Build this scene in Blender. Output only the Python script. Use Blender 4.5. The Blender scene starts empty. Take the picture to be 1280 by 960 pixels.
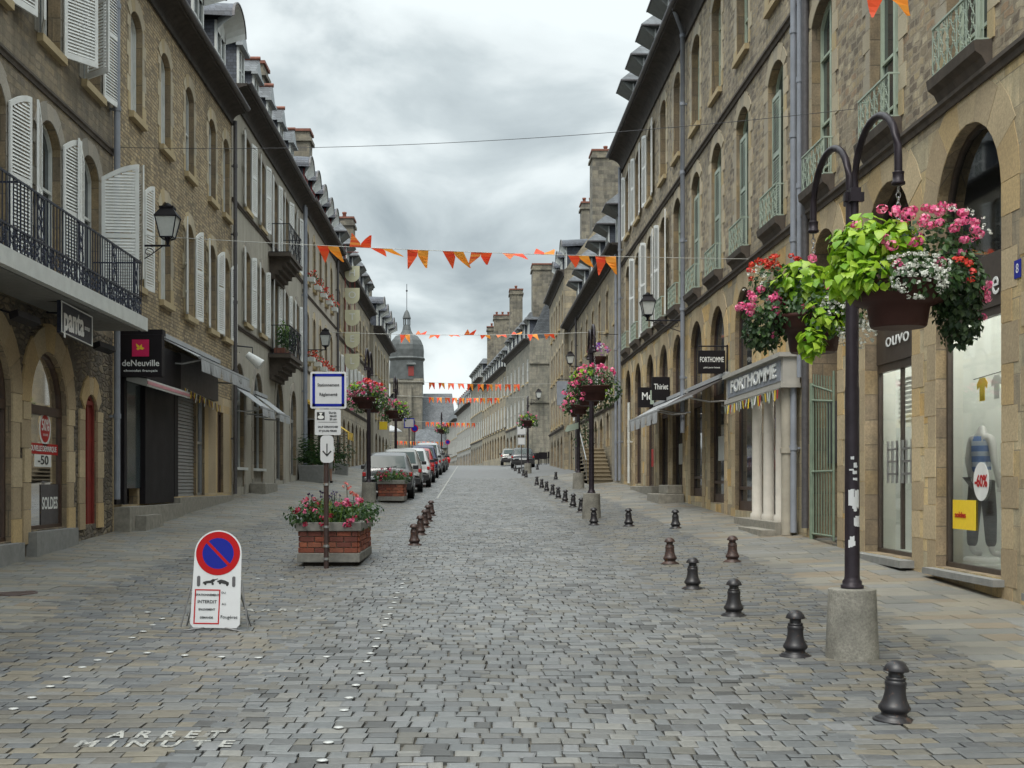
import bpy, bmesh, math, random
from mathutils import Vector, Matrix
rnd = random.Random(7)
R = math.radians
PI = math.pi
SC = bpy.context.scene
COL = SC.collection
ORD = ['nearest','second','third','fourth','fifth','sixth','seventh','eighth','ninth','tenth','eleventh','twelfth','thirteenth','fourteenth','fifteenth','sixteenth','seventeenth','eighteenth','nineteenth']

# ------------------------------------------------------------------ terrain
def g0(y):
    if y < 108: return -1.825 + .03*y
    t = min(y, 148) - 108
    z = -1.825 + .03*108 + .03*t - .03*t*t/40.0
    if y > 148: z -= .03*(y-148)
    return max(z, -3.2)
def lerp(x, pts):
    if x <= pts[0][0]: return pts[0][1]
    for (a, b), (c, d) in zip(pts, pts[1:]):
        if x <= c: return b + (d-b)*(x-a)/(c-a)
    return pts[-1][1]
RL = [(8, .04), (18, .13), (35, .34), (48, .46), (68, .6), (100, .6), (125, .2)]
RR = [(8, .05), (14.5, .09), (23, .18), (34, .2), (50, .29), (100, .35), (125, .2)]
def G(x, y):
    z = g0(y)
    if x < -2.6: z += lerp(y, RL)*min((-2.6-x)/4.1, 1.2)
    if x > 2.6: z += lerp(y, RR)*min((x-2.6)/3.4, 1.2)
    return z

# ------------------------------------------------------------------ mesh builder
LOC = {}
def wloc(o):
    return LOC.get(o.name, Vector((0, 0, 0))) if o else Vector((0, 0, 0))
class MB:
    def __init__(s): s.v = []; s.f = []; s.m = []; s.sm = []
    def add(s, vs, fs, m=0, smooth=False):
        o = len(s.v); s.v.extend([tuple(v) for v in vs])
        for f in fs:
            s.f.append([o+i for i in f]); s.m.append(m); s.sm.append(smooth)
    def poly(s, pts, m=0): s.add(pts, [list(range(len(pts)))], m)
    def box(s, a, b, m=0):
        x0, y0, z0 = [min(p, q) for p, q in zip(a, b)]; x1, y1, z1 = [max(p, q) for p, q in zip(a, b)]
        s.add([(x0,y0,z0),(x1,y0,z0),(x1,y1,z0),(x0,y1,z0),(x0,y0,z1),(x1,y0,z1),(x1,y1,z1),(x0,y1,z1)],
              [(3,2,1,0),(4,5,6,7),(0,1,5,4),(1,2,6,5),(2,3,7,6),(3,0,4,7)], m)
    def hexa(s, P, m=0):
        s.add(P, [(3,2,1,0),(4,5,6,7),(0,1,5,4),(1,2,6,5),(2,3,7,6),(3,0,4,7)], m)
    def fbox(s, fr, u0, u1, w0, w1, z0, z1, m=0):
        s.hexa([fr(u0,w0,z0),fr(u1,w0,z0),fr(u1,w1,z0),fr(u0,w1,z0),fr(u0,w0,z1),fr(u1,w0,z1),fr(u1,w1,z1),fr(u0,w1,z1)], m)
    def prism(s, prof, fn, a, b, m=0, caps=True):
        n = len(prof); vs = [fn(a, *p) for p in prof] + [fn(b, *p) for p in prof]
        fs = [(i, (i+1) % n, n+(i+1) % n, n+i) for i in range(n)]
        if caps: fs += [list(range(n)), list(range(2*n-1, n-1, -1))]
        s.add(vs, fs, m)
    def tube(s, pts, r, seg=6, m=0, rr=None, caps=True):
        pts = [Vector(p) for p in pts]; n = len(pts); vs = []
        up = Vector((0, 0, 1))
        for i, p in enumerate(pts):
            t = (pts[min(i+1, n-1)] - pts[max(i-1, 0)])
            t = t.normalized() if t.length > 1e-9 else Vector((0, 0, 1))
            ref = up if abs(t.dot(up)) < .97 else Vector((1, 0, 0))
            a = t.cross(ref).normalized(); b = t.cross(a).normalized()
            q = rr[i] if rr else r
            for k in range(seg):
                th = 2*PI*k/seg
                vs.append(p + a*math.cos(th)*q + b*math.sin(th)*q)
        fs = [(i*seg+k, i*seg+(k+1) % seg, (i+1)*seg+(k+1) % seg, (i+1)*seg+k) for i in range(n-1) for k in range(seg)]
        s.add(vs, fs, m, seg > 4)
        if caps:
            s.add(vs[:seg], [list(range(seg))], m); s.add(vs[-seg:], [list(range(seg))], m)
    def lathe(s, c, prof, seg=20, m=0, smooth=True, sx=1, sy=1):
        vs = []
        for r, z in prof:
            for k in range(seg):
                th = 2*PI*k/seg
                vs.append((c[0]+r*math.cos(th)*sx, c[1]+r*math.sin(th)*sy, c[2]+z))
        fs = [(i*seg+k, i*seg+(k+1) % seg, (i+1)*seg+(k+1) % seg, (i+1)*seg+k) for i in range(len(prof)-1) for k in range(seg)]
        s.add(vs, fs, m, smooth)
        s.add(vs[:seg], [list(range(seg))], m); s.add(vs[-seg:], [list(range(seg))], m)
    def build(s, name, mats, parent=None, loc=None, bevel=0, keep=False):
        if not isinstance(mats, (list, tuple)): mats = [mats]
        base = wloc(parent)
        o0 = Vector(loc) if loc is not None else (base if parent else Vector((0, 0, 0)))
        me = bpy.data.meshes.new(name)
        if keep: me.from_pydata(s.v, [], s.f)
        else: me.from_pydata([(v[0]-o0.x, v[1]-o0.y, v[2]-o0.z) for v in s.v], [], s.f)
        me.polygons.foreach_set('material_index', s.m)
        me.polygons.foreach_set('use_smooth', s.sm)
        for mm in mats: me.materials.append(mm)
        me.update()
        o = bpy.data.objects.new(name, me); COL.objects.link(o)
        if parent: o.parent = parent
        o.location = o0 - base if parent else o0
        LOC[o.name] = o0
        if bevel:
            b = o.modifiers.new('bevel', 'BEVEL'); b.width = bevel; b.segments = 2; b.limit_method = 'ANGLE'
        return o
def tag(o, label=None, cat=None, group=None, kind=None):
    if label: o['label'] = label
    if cat: o['category'] = cat
    if group: o['group'] = group
    if kind: o['kind'] = kind
    return o
def thing(name, label, cat, loc, group=None):
    o = bpy.data.objects.new(name, None); COL.objects.link(o); o.location = loc
    o.empty_display_size = .2
    LOC[o.name] = Vector(loc)
    return tag(o, label, cat, group)
def inst(src, name, parent, loc, rotz=0, rot=None):
    o = bpy.data.objects.new(name, src.data if hasattr(src, 'data') else src); COL.objects.link(o)
    base = wloc(parent)
    if parent: o.parent = parent
    o.location = Vector(loc)-base; o.rotation_euler = rot or (0, 0, rotz)
    LOC[o.name] = Vector(loc)
    return o
def copy_thing(root, loc, label, rotz=0):
    r = root.copy(); COL.objects.link(r); r.location = loc; r.rotation_euler = (0, 0, rotz); r['label'] = label
    def rec(src, dst):
        for ch in list(src.children):
            c = ch.copy(); COL.objects.link(c); c.parent = dst; rec(ch, c)
    rec(root, r)
    return r
def text(body, size, loc, rotz, mt, parent=None, name='lettering', ext=.004, align='CENTER', rx=90, sx=1, bold=0, shear=0, w=None):
    c = bpy.data.curves.new(name, 'FONT'); c.body = body; c.size = size; c.extrude = ext
    c.align_x = align; c.align_y = 'CENTER'; c.offset = bold; c.resolution_u = 3; c.shear = shear
    c.materials.append(mt)
    if name == 'road': c.space_character = 1.75
    tmp = bpy.data.objects.new('tmp', c); me = bpy.data.meshes.new_from_object(tmp); bpy.data.objects.remove(tmp); bpy.data.curves.remove(c)
    if not me.materials: me.materials.append(mt)
    o = bpy.data.objects.new(name, me); COL.objects.link(o)
    if w:
        xs_ = [v.co.x for v in me.vertices]; sx = w/(max(xs_)-min(xs_)+1e-6)
    o.rotation_euler = (R(rx), 0, R(rotz)); o.scale = (sx, 1, 1)
    if parent: o.parent = parent
    o.location = Vector(loc)-wloc(parent); LOC[o.name] = Vector(loc)
    return o

# ------------------------------------------------------------------ materials
class NT:
    def __init__(s, name):
        s.m = bpy.data.materials.new(name); s.m.use_nodes = True
        s.t = s.m.node_tree; s.n = s.t.nodes; s.l = s.t.links; s.b = s.n['Principled BSDF']
    def new(s, ty, **k):
        n = s.n.new(ty)
        for a, b in k.items(): setattr(n, a, b)
        return n
    def link(s, a, b): s.l.new(a, b)
    def val(s, node, name, v): node.inputs[name].default_value = v
    def math(s, op, a, b=None):
        n = s.new('ShaderNodeMath', operation=op)
        for i, q in enumerate((a, b)):
            if q is None: continue
            if isinstance(q, (int, float)): n.inputs[i].default_value = q
            else: s.link(q, n.inputs[i])
        return n.outputs[0]
    def ramp(s, fac, stops, interp='LINEAR'):
        n = s.new('ShaderNodeValToRGB'); n.color_ramp.interpolation = interp
        e = n.color_ramp.elements
        while len(e) > 1: e.remove(e[-1])
        e[0].position = stops[0][0]; e[0].color = (*stops[0][1], 1)
        for p, c in stops[1:]:
            q = e.new(p); q.color = (*c, 1)
        s.link(fac, n.inputs[0]); return n.outputs[0]
    def mix(s, fac, a, b, mode='MIX'):
        n = s.new('ShaderNodeMix', data_type='RGBA', blend_type=mode)
        for sock, q in ((n.inputs[0], fac), (n.inputs[6], a), (n.inputs[7], b)):
            if isinstance(q, (int, float)): sock.default_value = q
            elif isinstance(q, tuple): sock.default_value = (*q, 1)
            else: s.link(q, sock)
        return n.outputs[2]
    def wallvec(s, su=1, sz=1, wob=0, wob2=0):
        tc = s.new('ShaderNodeTexCoord'); sp = s.new('ShaderNodeSeparateXYZ'); s.link(tc.outputs['Object'], sp.inputs[0])
        u = s.math('ADD', sp.outputs[0], sp.outputs[1]); z = sp.outputs[2]
        if wob:
            nz = s.new('ShaderNodeTexNoise'); s.link(tc.outputs['Object'], nz.inputs['Vector']); s.val(nz, 'Scale', 2.3)
            k = s.math('MULTIPLY', s.math('SUBTRACT', nz.outputs[0], .5), wob)
            u = s.math('ADD', u, k); z = s.math('ADD', z, k)
        if wob2:
            n2 = s.new('ShaderNodeTexNoise'); s.link(tc.outputs['Object'], n2.inputs['Vector']); s.val(n2, 'Scale', 6.5); s.val(n2, 'Detail', 3)
            sp2 = s.new('ShaderNodeSeparateColor'); s.link(n2.outputs['Color'], sp2.inputs[0])
            u = s.math('ADD', u, s.math('MULTIPLY', s.math('SUBTRACT', sp2.outputs[0], .5), wob2*1.6)); z = s.math('ADD', z, s.math('MULTIPLY', s.math('SUBTRACT', sp2.outputs[1], .5), wob2))
        cb = s.new('ShaderNodeCombineXYZ'); s.link(s.math('MULTIPLY', u, su), cb.inputs[0]); s.link(s.math('MULTIPLY', z, sz), cb.inputs[1])
        return cb.outputs[0], tc.outputs['Object']
    def noise(s, vec, scale, detail=4, rough=.6):
        n = s.new('ShaderNodeTexNoise'); s.val(n, 'Scale', scale); s.val(n, 'Detail', detail); s.val(n, 'Roughness', rough)
        if vec is not None: s.link(vec, n.inputs['Vector'])
        return n.outputs[0]
    def streak(s, ob, c, amt=.3):
        mp = s.new('ShaderNodeMapping'); s.link(ob, mp.inputs[0]); mp.inputs['Scale'].default_value = (2.2, 2.2, .22)
        k = s.noise(mp.outputs[0], 1.6, 6, .65)
        return s.mix(1.0, c, s.ramp(k, [(.34, (1-amt,)*3), (.52, (1, 1, 1)), (.75, (1.1, 1.09, 1.06))]), 'MULTIPLY')
    def bump(s, h, strength=.5, dist=.01, prev=None):
        b = s.new('ShaderNodeBump'); s.val(b, 'Strength', strength); s.val(b, 'Distance', dist); s.link(h, b.inputs['Height'])
        if prev is not None: s.link(prev, b.inputs['Normal'])
        return b.outputs[0]
    def out(s, col=None, rough=None, nrm=None):
        if col is not None:
            if isinstance(col, tuple): s.b.inputs['Base Color'].default_value = (*col, 1)
            else: s.link(col, s.b.inputs['Base Color'])
        if rough is not None:
            if isinstance(rough, (int, float)): s.b.inputs['Roughness'].default_value = rough
            else: s.link(rough, s.b.inputs['Roughness'])
        if nrm is not None: s.link(nrm, s.b.inputs['Normal'])
        return s.m
def sc(c, k): return tuple(min(1, x*k) for x in c)

def m_plain(name, col, rough=.5, metal=0, var=.12, bump=.15, scale=14):
    t = NT(name); tc = t.new('ShaderNodeTexCoord')
    n = t.noise(tc.outputs['Object'], scale, 5)
    c = t.ramp(n, [(.3, sc(col, 1-var)), (.7, sc(col, 1+var))])
    t.b.inputs['Metallic'].default_value = metal
    nr = t.bump(n, bump, .004) if bump else None
    r = t.math('ADD', t.math('MULTIPLY', t.noise(tc.outputs['Object'], scale*.4, 3), .2), rough-.1)
    return t.out(c, r, nr)
def m_worn(name, col, under, rough=.6, amt=.62):
    t = NT(name); tc = t.new('ShaderNodeTexCoord')
    n = t.noise(tc.outputs['Object'], 30, 6, .75); n2 = t.noise(tc.outputs['Object'], 3, 4)
    k = t.ramp(t.math('ADD', t.math('MULTIPLY', n, .7), t.math('MULTIPLY', n2, .3)), [(amt, (0, 0, 0)), (amt+.04, (1, 1, 1))])
    c = t.mix(k, t.mix(n2, sc(col, .85), sc(col, 1.1)), under)
    return t.out(c, rough, t.bump(n, .2, .003))
def m_rubble(name, cols, mortar, su=3.2, sz=7.5, joint=.07, bstr=1.0, wob=.12, dirt=.3, patch=.22):
    t = NT(name); v, ob = t.wallvec(su, sz, wob)
    vo = t.new('ShaderNodeTexVoronoi', voronoi_dimensions='2D', feature='F1'); t.link(v, vo.inputs['Vector']); t.val(vo, 'Scale', 1)
    ve = t.new('ShaderNodeTexVoronoi', voronoi_dimensions='2D', feature='DISTANCE_TO_EDGE'); t.link(v, ve.inputs['Vector']); t.val(ve, 'Scale', 1)
    sp = t.new('ShaderNodeSeparateColor'); t.link(vo.outputs['Color'], sp.inputs[0])
    n = len(cols)
    stone = t.ramp(sp.outputs[0], [(i/n, c) for i, c in enumerate(cols)], 'CONSTANT')
    fine = t.noise(ob, 28, 6, .7); big = t.noise(ob, .55, 5, .65)
    edge = t.math('ADD', ve.outputs[0], t.math('MULTIPLY', t.math('SUBTRACT', fine, .5), .12))
    pt = t.ramp(t.noise(ob, 1.3, 4, .6), [(.5, (0, 0, 0)), (.66, (patch,)*3)])
    edge = t.math('SUBTRACT', edge, pt)
    jm = t.ramp(edge, [(joint*.5, (1, 1, 1)), (joint*1.5, (0, 0, 0))])
    stone = t.mix(.8, stone, t.ramp(fine, [(.3, (.5, .5, .5)), (.7, (1.35, 1.35, 1.35))]), 'MULTIPLY')
    c = t.mix(jm, stone, mortar)
    c = t.mix(1.0, c, t.ramp(big, [(.3, (1-dirt,)*3), (.65, (1.08, 1.06, 1.03))]), 'MULTIPLY')
    c = t.streak(ob, c)
    h = t.math('ADD', t.ramp(edge, [(0, (0, 0, 0)), (joint*2.5, (1, 1, 1))]), t.math('MULTIPLY', fine, .5))
    h2 = t.math('ADD', h, t.math('MULTIPLY', sp.outputs[1], .7))
    return t.out(c, .9, t.bump(h2, bstr, .035))
def m_ashlar(name, cols, mortar, bw=.62, rh=.34, mort=.012, dirt=.3, wob=.02, bstr=.7, lo=.55, hi=1.3, wob2=0, patch=0):
    t = NT(name); v, ob = t.wallvec(1, 1, wob, wob2)
    br = t.new('ShaderNodeTexBrick'); t.link(v, br.inputs['Vector'])
    t.val(br, 'Color1', (0, 0, 0, 1)); t.val(br, 'Color2', (1, 1, 1, 1)); t.val(br, 'Mortar', (0, 0, 0, 1))
    t.val(br, 'Scale', 1); t.val(br, 'Mortar Size', mort); t.val(br, 'Mortar Smooth', .2); t.val(br, 'Bias', 0)
    t.val(br, 'Brick Width', bw); t.val(br, 'Row Height', rh); br.offset = .43; br.squash = .7; br.squash_frequency = 3
    n = len(cols)
    stone = t.ramp(br.outputs['Color'], [(i/n, c) for i, c in enumerate(cols)], 'CONSTANT')
    fine = t.noise(ob, 35, 6, .75); big = t.noise(ob, .6, 5, .65); mid = t.noise(ob, 5, 4)
    stone = t.mix(.7, stone, t.ramp(fine, [(.3, (lo,)*3), (.7, (hi,)*3)]), 'MULTIPLY')
    stone = t.mix(.8, stone, t.ramp(mid, [(.3, (.72, .74, .76)), (.7, (1.2, 1.17, 1.1))]), 'MULTIPLY')
    fac = br.outputs['Fac']
    if patch: fac = t.math('MAXIMUM', fac, t.ramp(t.math('ADD', t.noise(ob, 1.5, 4, .6), t.math('MULTIPLY', fine, .18)), [(.62, (0, 0, 0)), (.72, (patch,)*3)]))
    c = t.mix(fac, stone, mortar)
    c = t.mix(1.0, c, t.ramp(big, [(.3, (1-dirt,)*3), (.62, (1.08, 1.06, 1.02))]), 'MULTIPLY')
    c = t.streak(ob, c)
    h = t.math('SUBTRACT', t.math('MULTIPLY', t.math('ADD', fine, mid), .35), br.outputs['Fac'])
    return t.out(c, .85, t.bump(h, bstr, .015))
def m_island(name, cols, rough=.8, fs=40, bstr=.5, dirt=.25, spec=None, fl=(.7, 1.2), bigs=.5):
    t = NT(name); ge = t.new('ShaderNodeNewGeometry'); tc = t.new('ShaderNodeTexCoord')
    n = len(cols); c = t.ramp(ge.outputs['Random Per Island'], [(i/n, q) for i, q in enumerate(cols)], 'CONSTANT')
    fine = t.noise(tc.outputs['Object'], fs, 6, .7); big = t.noise(tc.outputs['Object'], bigs, 5)
    c = t.mix(.8, c, t.ramp(fine, [(.3, (fl[0],)*3), (.7, (fl[1],)*3)]), 'MULTIPLY')
    c = t.mix(1.0, c, t.ramp(big, [(.3, (1-dirt,)*3), (.65, (1.08,)*3)]), 'MULTIPLY')
    if spec is not None: t.b.inputs['Specular IOR Level'].default_value = spec
    rg = t.math('ADD', t.math('MULTIPLY', fine, .3), rough-.15)
    return t.out(c, rg, t.bump(fine, bstr, .006))
def m_render(name, col, dirt=.35, crack=.3):
    t = NT(name); tc = t.new('ShaderNodeTexCoord'); ob = tc.outputs['Object']
    fine = t.noise(ob, 22, 6, .7); big = t.noise(ob, .7, 6, .7)
    mp = t.new('ShaderNodeMapping'); t.link(ob, mp.inputs[0]); mp.inputs['Scale'].default_value = (3, 3, .35)
    st = t.noise(mp.outputs[0], 1.2, 5, .6)
    c = t.mix(.5, t.ramp(big, [(.3, sc(col, 1-dirt)), (.7, sc(col, 1.12))]), t.ramp(st, [(.35, sc(col, 1-dirt)), (.65, sc(col, 1.1))]))
    c = t.mix(.5, c, t.ramp(fine, [(.3, (.75,)*3), (.7, (1.15,)*3)]), 'MULTIPLY')
    return t.out(c, .92, t.bump(fine, .4, .01))
def m_slate(name, col, rh=.11, bw=.22):
    t = NT(name); v, ob = t.wallvec(1, 1, .01)
    br = t.new('ShaderNodeTexBrick'); t.link(v, br.inputs['Vector'])
    t.val(br, 'Color1', (*sc(col, .65), 1)); t.val(br, 'Color2', (*sc(col, 1.3), 1)); t.val(br, 'Mortar', (*sc(col, .25), 1))
    t.val(br, 'Scale', 1); t.val(br, 'Mortar Size', .005); t.val(br, 'Brick Width', bw); t.val(br, 'Row Height', rh)
    big = t.noise(ob, 1.1, 5)
    c = t.mix(1.0, br.outputs['Color'], t.ramp(big, [(.3, (.6,)*3), (.7, (1.25, 1.22, 1.15))]), 'MULTIPLY')
    return t.out(c, .55, t.bump(t.math('SUBTRACT', big, br.outputs['Fac']), .6, .01))
def m_glass(name, col=(.02, .024, .027), rough=.05, wave=.004):
    t = NT(name); tc = t.new('ShaderNodeTexCoord')
    n = t.noise(tc.outputs['Object'], 1.4, 2)
    t.b.inputs['IOR'].default_value = 1.55
    return t.out(col, rough, t.bump(n, .25, wave*2))
def m_clear(name, tint=(.8, .85, .84), refl=.1):
    t = NT(name); n = t.n; n.remove(t.b)
    tr = t.new('ShaderNodeBsdfTransparent'); tr.inputs[0].default_value = (*tint, 1)
    gl = t.new('ShaderNodeBsdfGlossy'); gl.inputs['Roughness'].default_value = .03
    fr = t.new('ShaderNodeFresnel'); fr.inputs[0].default_value = 1.5
    mx = t.new('ShaderNodeMixShader')
    t.link(t.math('ADD', fr.outputs[0], refl), mx.inputs[0]); t.link(tr.outputs[0], mx.inputs[1]); t.link(gl.outputs[0], mx.inputs[2])
    t.link(mx.outputs[0], n['Material Output'].inputs[0]); return t.m
def m_emit(name, col, k):
    t = NT(name); t.b.inputs['Emission Color'].default_value = (*col, 1); t.b.inputs['Emission Strength'].default_value = k
    return t.out(col, .5)
def m_brick(name, c1, c2, mortar, bw=.22, rh=.075, m=.01):
    t = NT(name); v, ob = t.wallvec(1, 1, .006)
    br = t.new('ShaderNodeTexBrick'); t.link(v, br.inputs['Vector'])
    t.val(br, 'Color1', (*c1, 1)); t.val(br, 'Color2', (*c2, 1)); t.val(br, 'Mortar', (*mortar, 1))
    t.val(br, 'Scale', 1); t.val(br, 'Mortar Size', m); t.val(br, 'Brick Width', bw); t.val(br, 'Row Height', rh)
    f = t.noise(ob, 30, 5)
    c = t.mix(.6, br.outputs['Color'], t.ramp(f, [(.3, (.65,)*3), (.7, (1.3,)*3)]), 'MULTIPLY')
    return t.out(c, .85, t.bump(t.math('SUBTRACT', f, br.outputs['Fac']), .8, .01))
def m_leaf(name, cols, trans=.25, rough=.5):
    t = NT(name); ge = t.new('ShaderNodeNewGeometry'); n = len(cols)
    c = t.ramp(ge.outputs['Random Per Island'], [(i/n, q) for i, q in enumerate(cols)], 'CONSTANT')
    t.b.inputs['Transmission Weight'].default_value = 0
    t.out(c, rough)
    tl = t.new('ShaderNodeBsdfTranslucent'); t.link(c, tl.inputs[0])
    mx = t.new('ShaderNodeMixShader'); mx.inputs[0].default_value = trans
    t.link(t.b.outputs[0], mx.inputs[1]); t.link(tl.outputs[0], mx.inputs[2])
    t.link(mx.outputs[0], t.n['Material Output'].inputs[0]); return t.m

M = {}
M['sett'] = m_island('sett_stone', [(0.067,0.068,0.066),(0.189,0.186,0.171),(0.119,0.114,0.098),(0.118,0.125,0.128),(0.152,0.159,0.160),(0.099,0.102,0.103),(0.166,0.170,0.167),(0.134,0.140,0.140),(0.137,0.135,0.125),(0.164,0.168,0.171),(0.121,0.121,0.116),(0.147,0.154,0.155)], .5, 22, .5, .28, fl=(.75, 1.2))
M['paver'] = m_island('paver_stone', [(0.099,0.105,0.108),(0.135,0.137,0.133),(0.146,0.132,0.104),(0.086,0.090,0.094),(0.124,0.118,0.100),(0.148,0.148,0.140),(0.109,0.115,0.118),(0.158,0.143,0.111),(0.116,0.110,0.096)], .55, 16, .35, .22, fl=(.8, 1.15))
M['slab'] = m_island('slab_stone', [(0.173,0.168,0.150),(0.209,0.199,0.169),(0.155,0.157,0.146),(0.218,0.199,0.157),(0.185,0.185,0.175),(0.202,0.168,0.123),(0.169,0.164,0.145)], .6, 14, .35, .25, fl=(.8, 1.15))
M['joint'] = m_plain('joint_sand', (.11,.1,.082), .95, 0, .4, .6, 6)
M['farroad'] = m_plain('far_paving', (0.138,0.142,0.144), .6, 0, .2, .3, 4)
M['gran'] = m_island('dressed_granite', [(0.396,0.340,0.242),(0.451,0.381,0.269),(0.350,0.309,0.238),(0.437,0.347,0.199),(0.371,0.330,0.252),(0.461,0.398,0.278)], .85, 45, .5, .2, fl=(.78, 1.18))
M['gold'] = m_island('golden_granite', [(0.482,0.353,0.184),(0.509,0.404,0.251),(0.436,0.346,0.221),(0.522,0.381,0.194),(0.425,0.327,0.198),(0.488,0.391,0.250),(0.390,0.305,0.191)], .85, 26, .7, .25, fl=(.68, 1.22))
M['grang'] = m_island('grey_granite', [(.33,.30,.25),(.36,.33,.28),(.29,.27,.23),(.38,.34,.28)], .85, 45, .5, .25)
M['R_up'] = m_ashlar('right_rubble', [(.19,.155,.115),(0.375,0.308,0.208),(0.447,0.382,0.271),(0.282,0.232,0.165),(0.407,0.330,0.208),(0.199,0.159,0.120),(0.457,0.397,0.291),(0.357,0.257,0.168)], (.31,.265,.195), bw=.27, rh=.125, mort=.02, dirt=.25, wob=.05, bstr=.9, wob2=.11, patch=.85)
M['R_lo'] = m_ashlar('right_ashlar', [(0.519,0.399,0.222),(0.433,0.361,0.241),(0.562,0.442,0.251),(0.364,0.307,0.222),(0.542,0.371,0.159),(0.462,0.404,0.284),(0.564,0.479,0.323)], (0.298,0.255,0.184), .7, .42, .007, .2)
M['R2_up'] = m_ashlar('right_rubble_dark', [(.18,.15,.11),(0.348,0.289,0.196),(0.410,0.346,0.247),(0.263,0.216,0.158),(0.369,0.300,0.194),(0.189,0.154,0.118),(0.431,0.366,0.267)], (.29,.25,.19), bw=.27, rh=.125, mort=.02, dirt=.28, wob=.05, bstr=.9, wob2=.11, patch=.85)
M['L1_up'] = m_ashlar('left_stone_dark', [(0.274,0.228,0.163),(0.324,0.270,0.197),(0.225,0.195,0.144),(0.298,0.245,0.169),(0.193,0.166,0.131)], (.22,.185,.135), bw=.3, rh=.12, mort=.016, dirt=.3, wob=.05, bstr=.8, wob2=.08, patch=.9)
M['L1_lo'] = m_rubble('left_rubble_black', [(0.174,0.144,0.110),(0.229,0.189,0.135),(0.128,0.108,0.083),(0.257,0.212,0.143)], (0.137,0.117,0.092), 4, 11, .08, .9, .2, .3)
M['L2_up'] = m_ashlar('left_schist_rubble', [(0.413,0.322,0.194),(0.473,0.376,0.230),(0.329,0.259,0.162),(0.440,0.338,0.201),(0.261,0.209,0.139),(0.480,0.388,0.252)], (.2,.16,.105), bw=.21, rh=.078, mort=.012, dirt=.25, wob=.03, bstr=1.0, wob2=.045, patch=.0)
M['L3'] = m_render('grey_beige_render', (.37,.345,.285), .28)
M['L4'] = m_render('pale_beige_render', (.43,.39,.325), .28)
M['L5'] = m_ashlar('left_far_ashlar', [(0.379,0.335,0.258),(0.314,0.281,0.226),(0.422,0.372,0.284),(0.347,0.314,0.253)], (0.238,0.216,0.178), .8, .36, .01, .3)
M['L6'] = m_render('far_dark_render', (.32,.29,.23), .3)
M['R3'] = m_ashlar('right_far_ashlar', [(0.342,0.296,0.213),(0.288,0.253,0.194),(0.375,0.321,0.227),(0.310,0.274,0.209)], (0.213,0.190,0.154), .8, .36, .01, .35)
M['R5'] = m_ashlar('far_granite', [(.25,.24,.205),(.215,.21,.18),(.28,.265,.225)], (.16,.155,.135), .7, .33, .008, .2)
M['R6'] = m_render('far_white_render', (.33,.325,.3), .3)
M['church'] = m_ashlar('church_granite', [(0.223,0.209,0.176),(0.194,0.186,0.160),(0.254,0.237,0.201)], (0.155,0.146,0.127), .9, .45, .01, .3)
M['slate'] = m_slate('roof_slate', (.085,.095,.11))
M['slate2'] = m_slate('cheek_slate', (.06,.07,.095), .09, .16)
M['zinc'] = m_plain('zinc_sheet', (.27,.29,.3), .45, .3, .15, .1, 3)
M['lead'] = m_plain('weathered_lead', (0.083,0.091,0.091), .6, .2, .3, .2, .8)
M['cornice'] = m_plain('dark_cornice_stone', (0.047,0.040,0.035), .9, 0, .4, .7, 4)  # near-black stone for the coved eaves
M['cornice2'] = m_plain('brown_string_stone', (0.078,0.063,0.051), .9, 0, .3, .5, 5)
M['gutter'] = m_plain('dark_gutter', (.09,.085,.09), .5, .2, .2, .1)
M['pipe'] = m_plain('grey_pipe_paint', (.24,.26,.3), .5, 0, .15, .1, 3)
M['pipe_c'] = m_plain('cream_pipe_paint', (.36,.33,.27), .6, 0, .15, .1, 3)
M['white'] = m_plain('white_shutter_paint', (.74,.75,.73), .55, 0, .08, .1, 5)
M['white2'] = m_plain('white_window_paint', (.58,.6,.58), .5, 0, .1, .05, 5)
M['green'] = m_plain('pale_green_paint', (.38,.45,.355), .55, 0, .12, .1, 5)
M['greeniron'] = m_worn('green_railing_paint', (.34,.41,.34), (.1,.11,.09), .6, .6)
M['wood'] = m_plain('brown_wood_paint', (.06,.035,.025), .5, 0, .25, .2, 6)
M['redwood'] = m_plain('red_door_paint', (.2,.025,.02), .5, 0, .2, .1, 6)
M['iron'] = m_plain('black_iron', (.022,.022,.03), .45, .3, .3, .2, 20)
M['ironblue'] = m_plain('blue_black_iron', (.03,.035,.055), .4, .3, .3, .2, 20)
M['lampiron'] = m_plain('brown_black_lamp_paint', (.03,.024,.03), .4, .2, .25, .15, 8)
M['rust'] = m_worn('rusty_brown_iron', (.055,.032,.028), (.12,.06,.04), .5, .58)
M['bollard'] = m_worn('cast_iron_dark', (.022,.021,.024), (.085,.05,.038), .42, .565)
M['bollard_r'] = m_worn('cast_iron_rusty', (.045,.027,.024), (.11,.06,.045), .5, .52)
M['conc'] = m_island('rough_concrete', [(.27,.26,.225)], .85, 45, 1.0, .45, fl=(.5, 1.4), bigs=3.5)
M['glass'] = m_glass('window_glass', (.03,.036,.04), .05)
M['glass2'] = m_glass('window_glass_pale', (.06,.075,.08), .12)
M['clear'] = m_clear('shop_glass')
M['bar'] = m_plain('bronze_frame', (.07,.055,.045), .4, .3, .15, .05)
M['black'] = m_plain('black_shop_paint', (.010,.008,.010), .6, 0, .2, .05, 4)
M['panel'] = m_plain('white_window_panel', (.52,.53,.51), .6, 0, .08, .05, 3)
M['stoneplinth'] = m_plain('plinth_granite', (.24,.225,.19), .85, 0, .25, .5, 9)
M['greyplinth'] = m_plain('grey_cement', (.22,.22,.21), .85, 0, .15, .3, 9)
M['terracotta'] = m_plain('terracotta_tile', (.2,.08,.055), .8, 0, .25, .3, 8)
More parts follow.
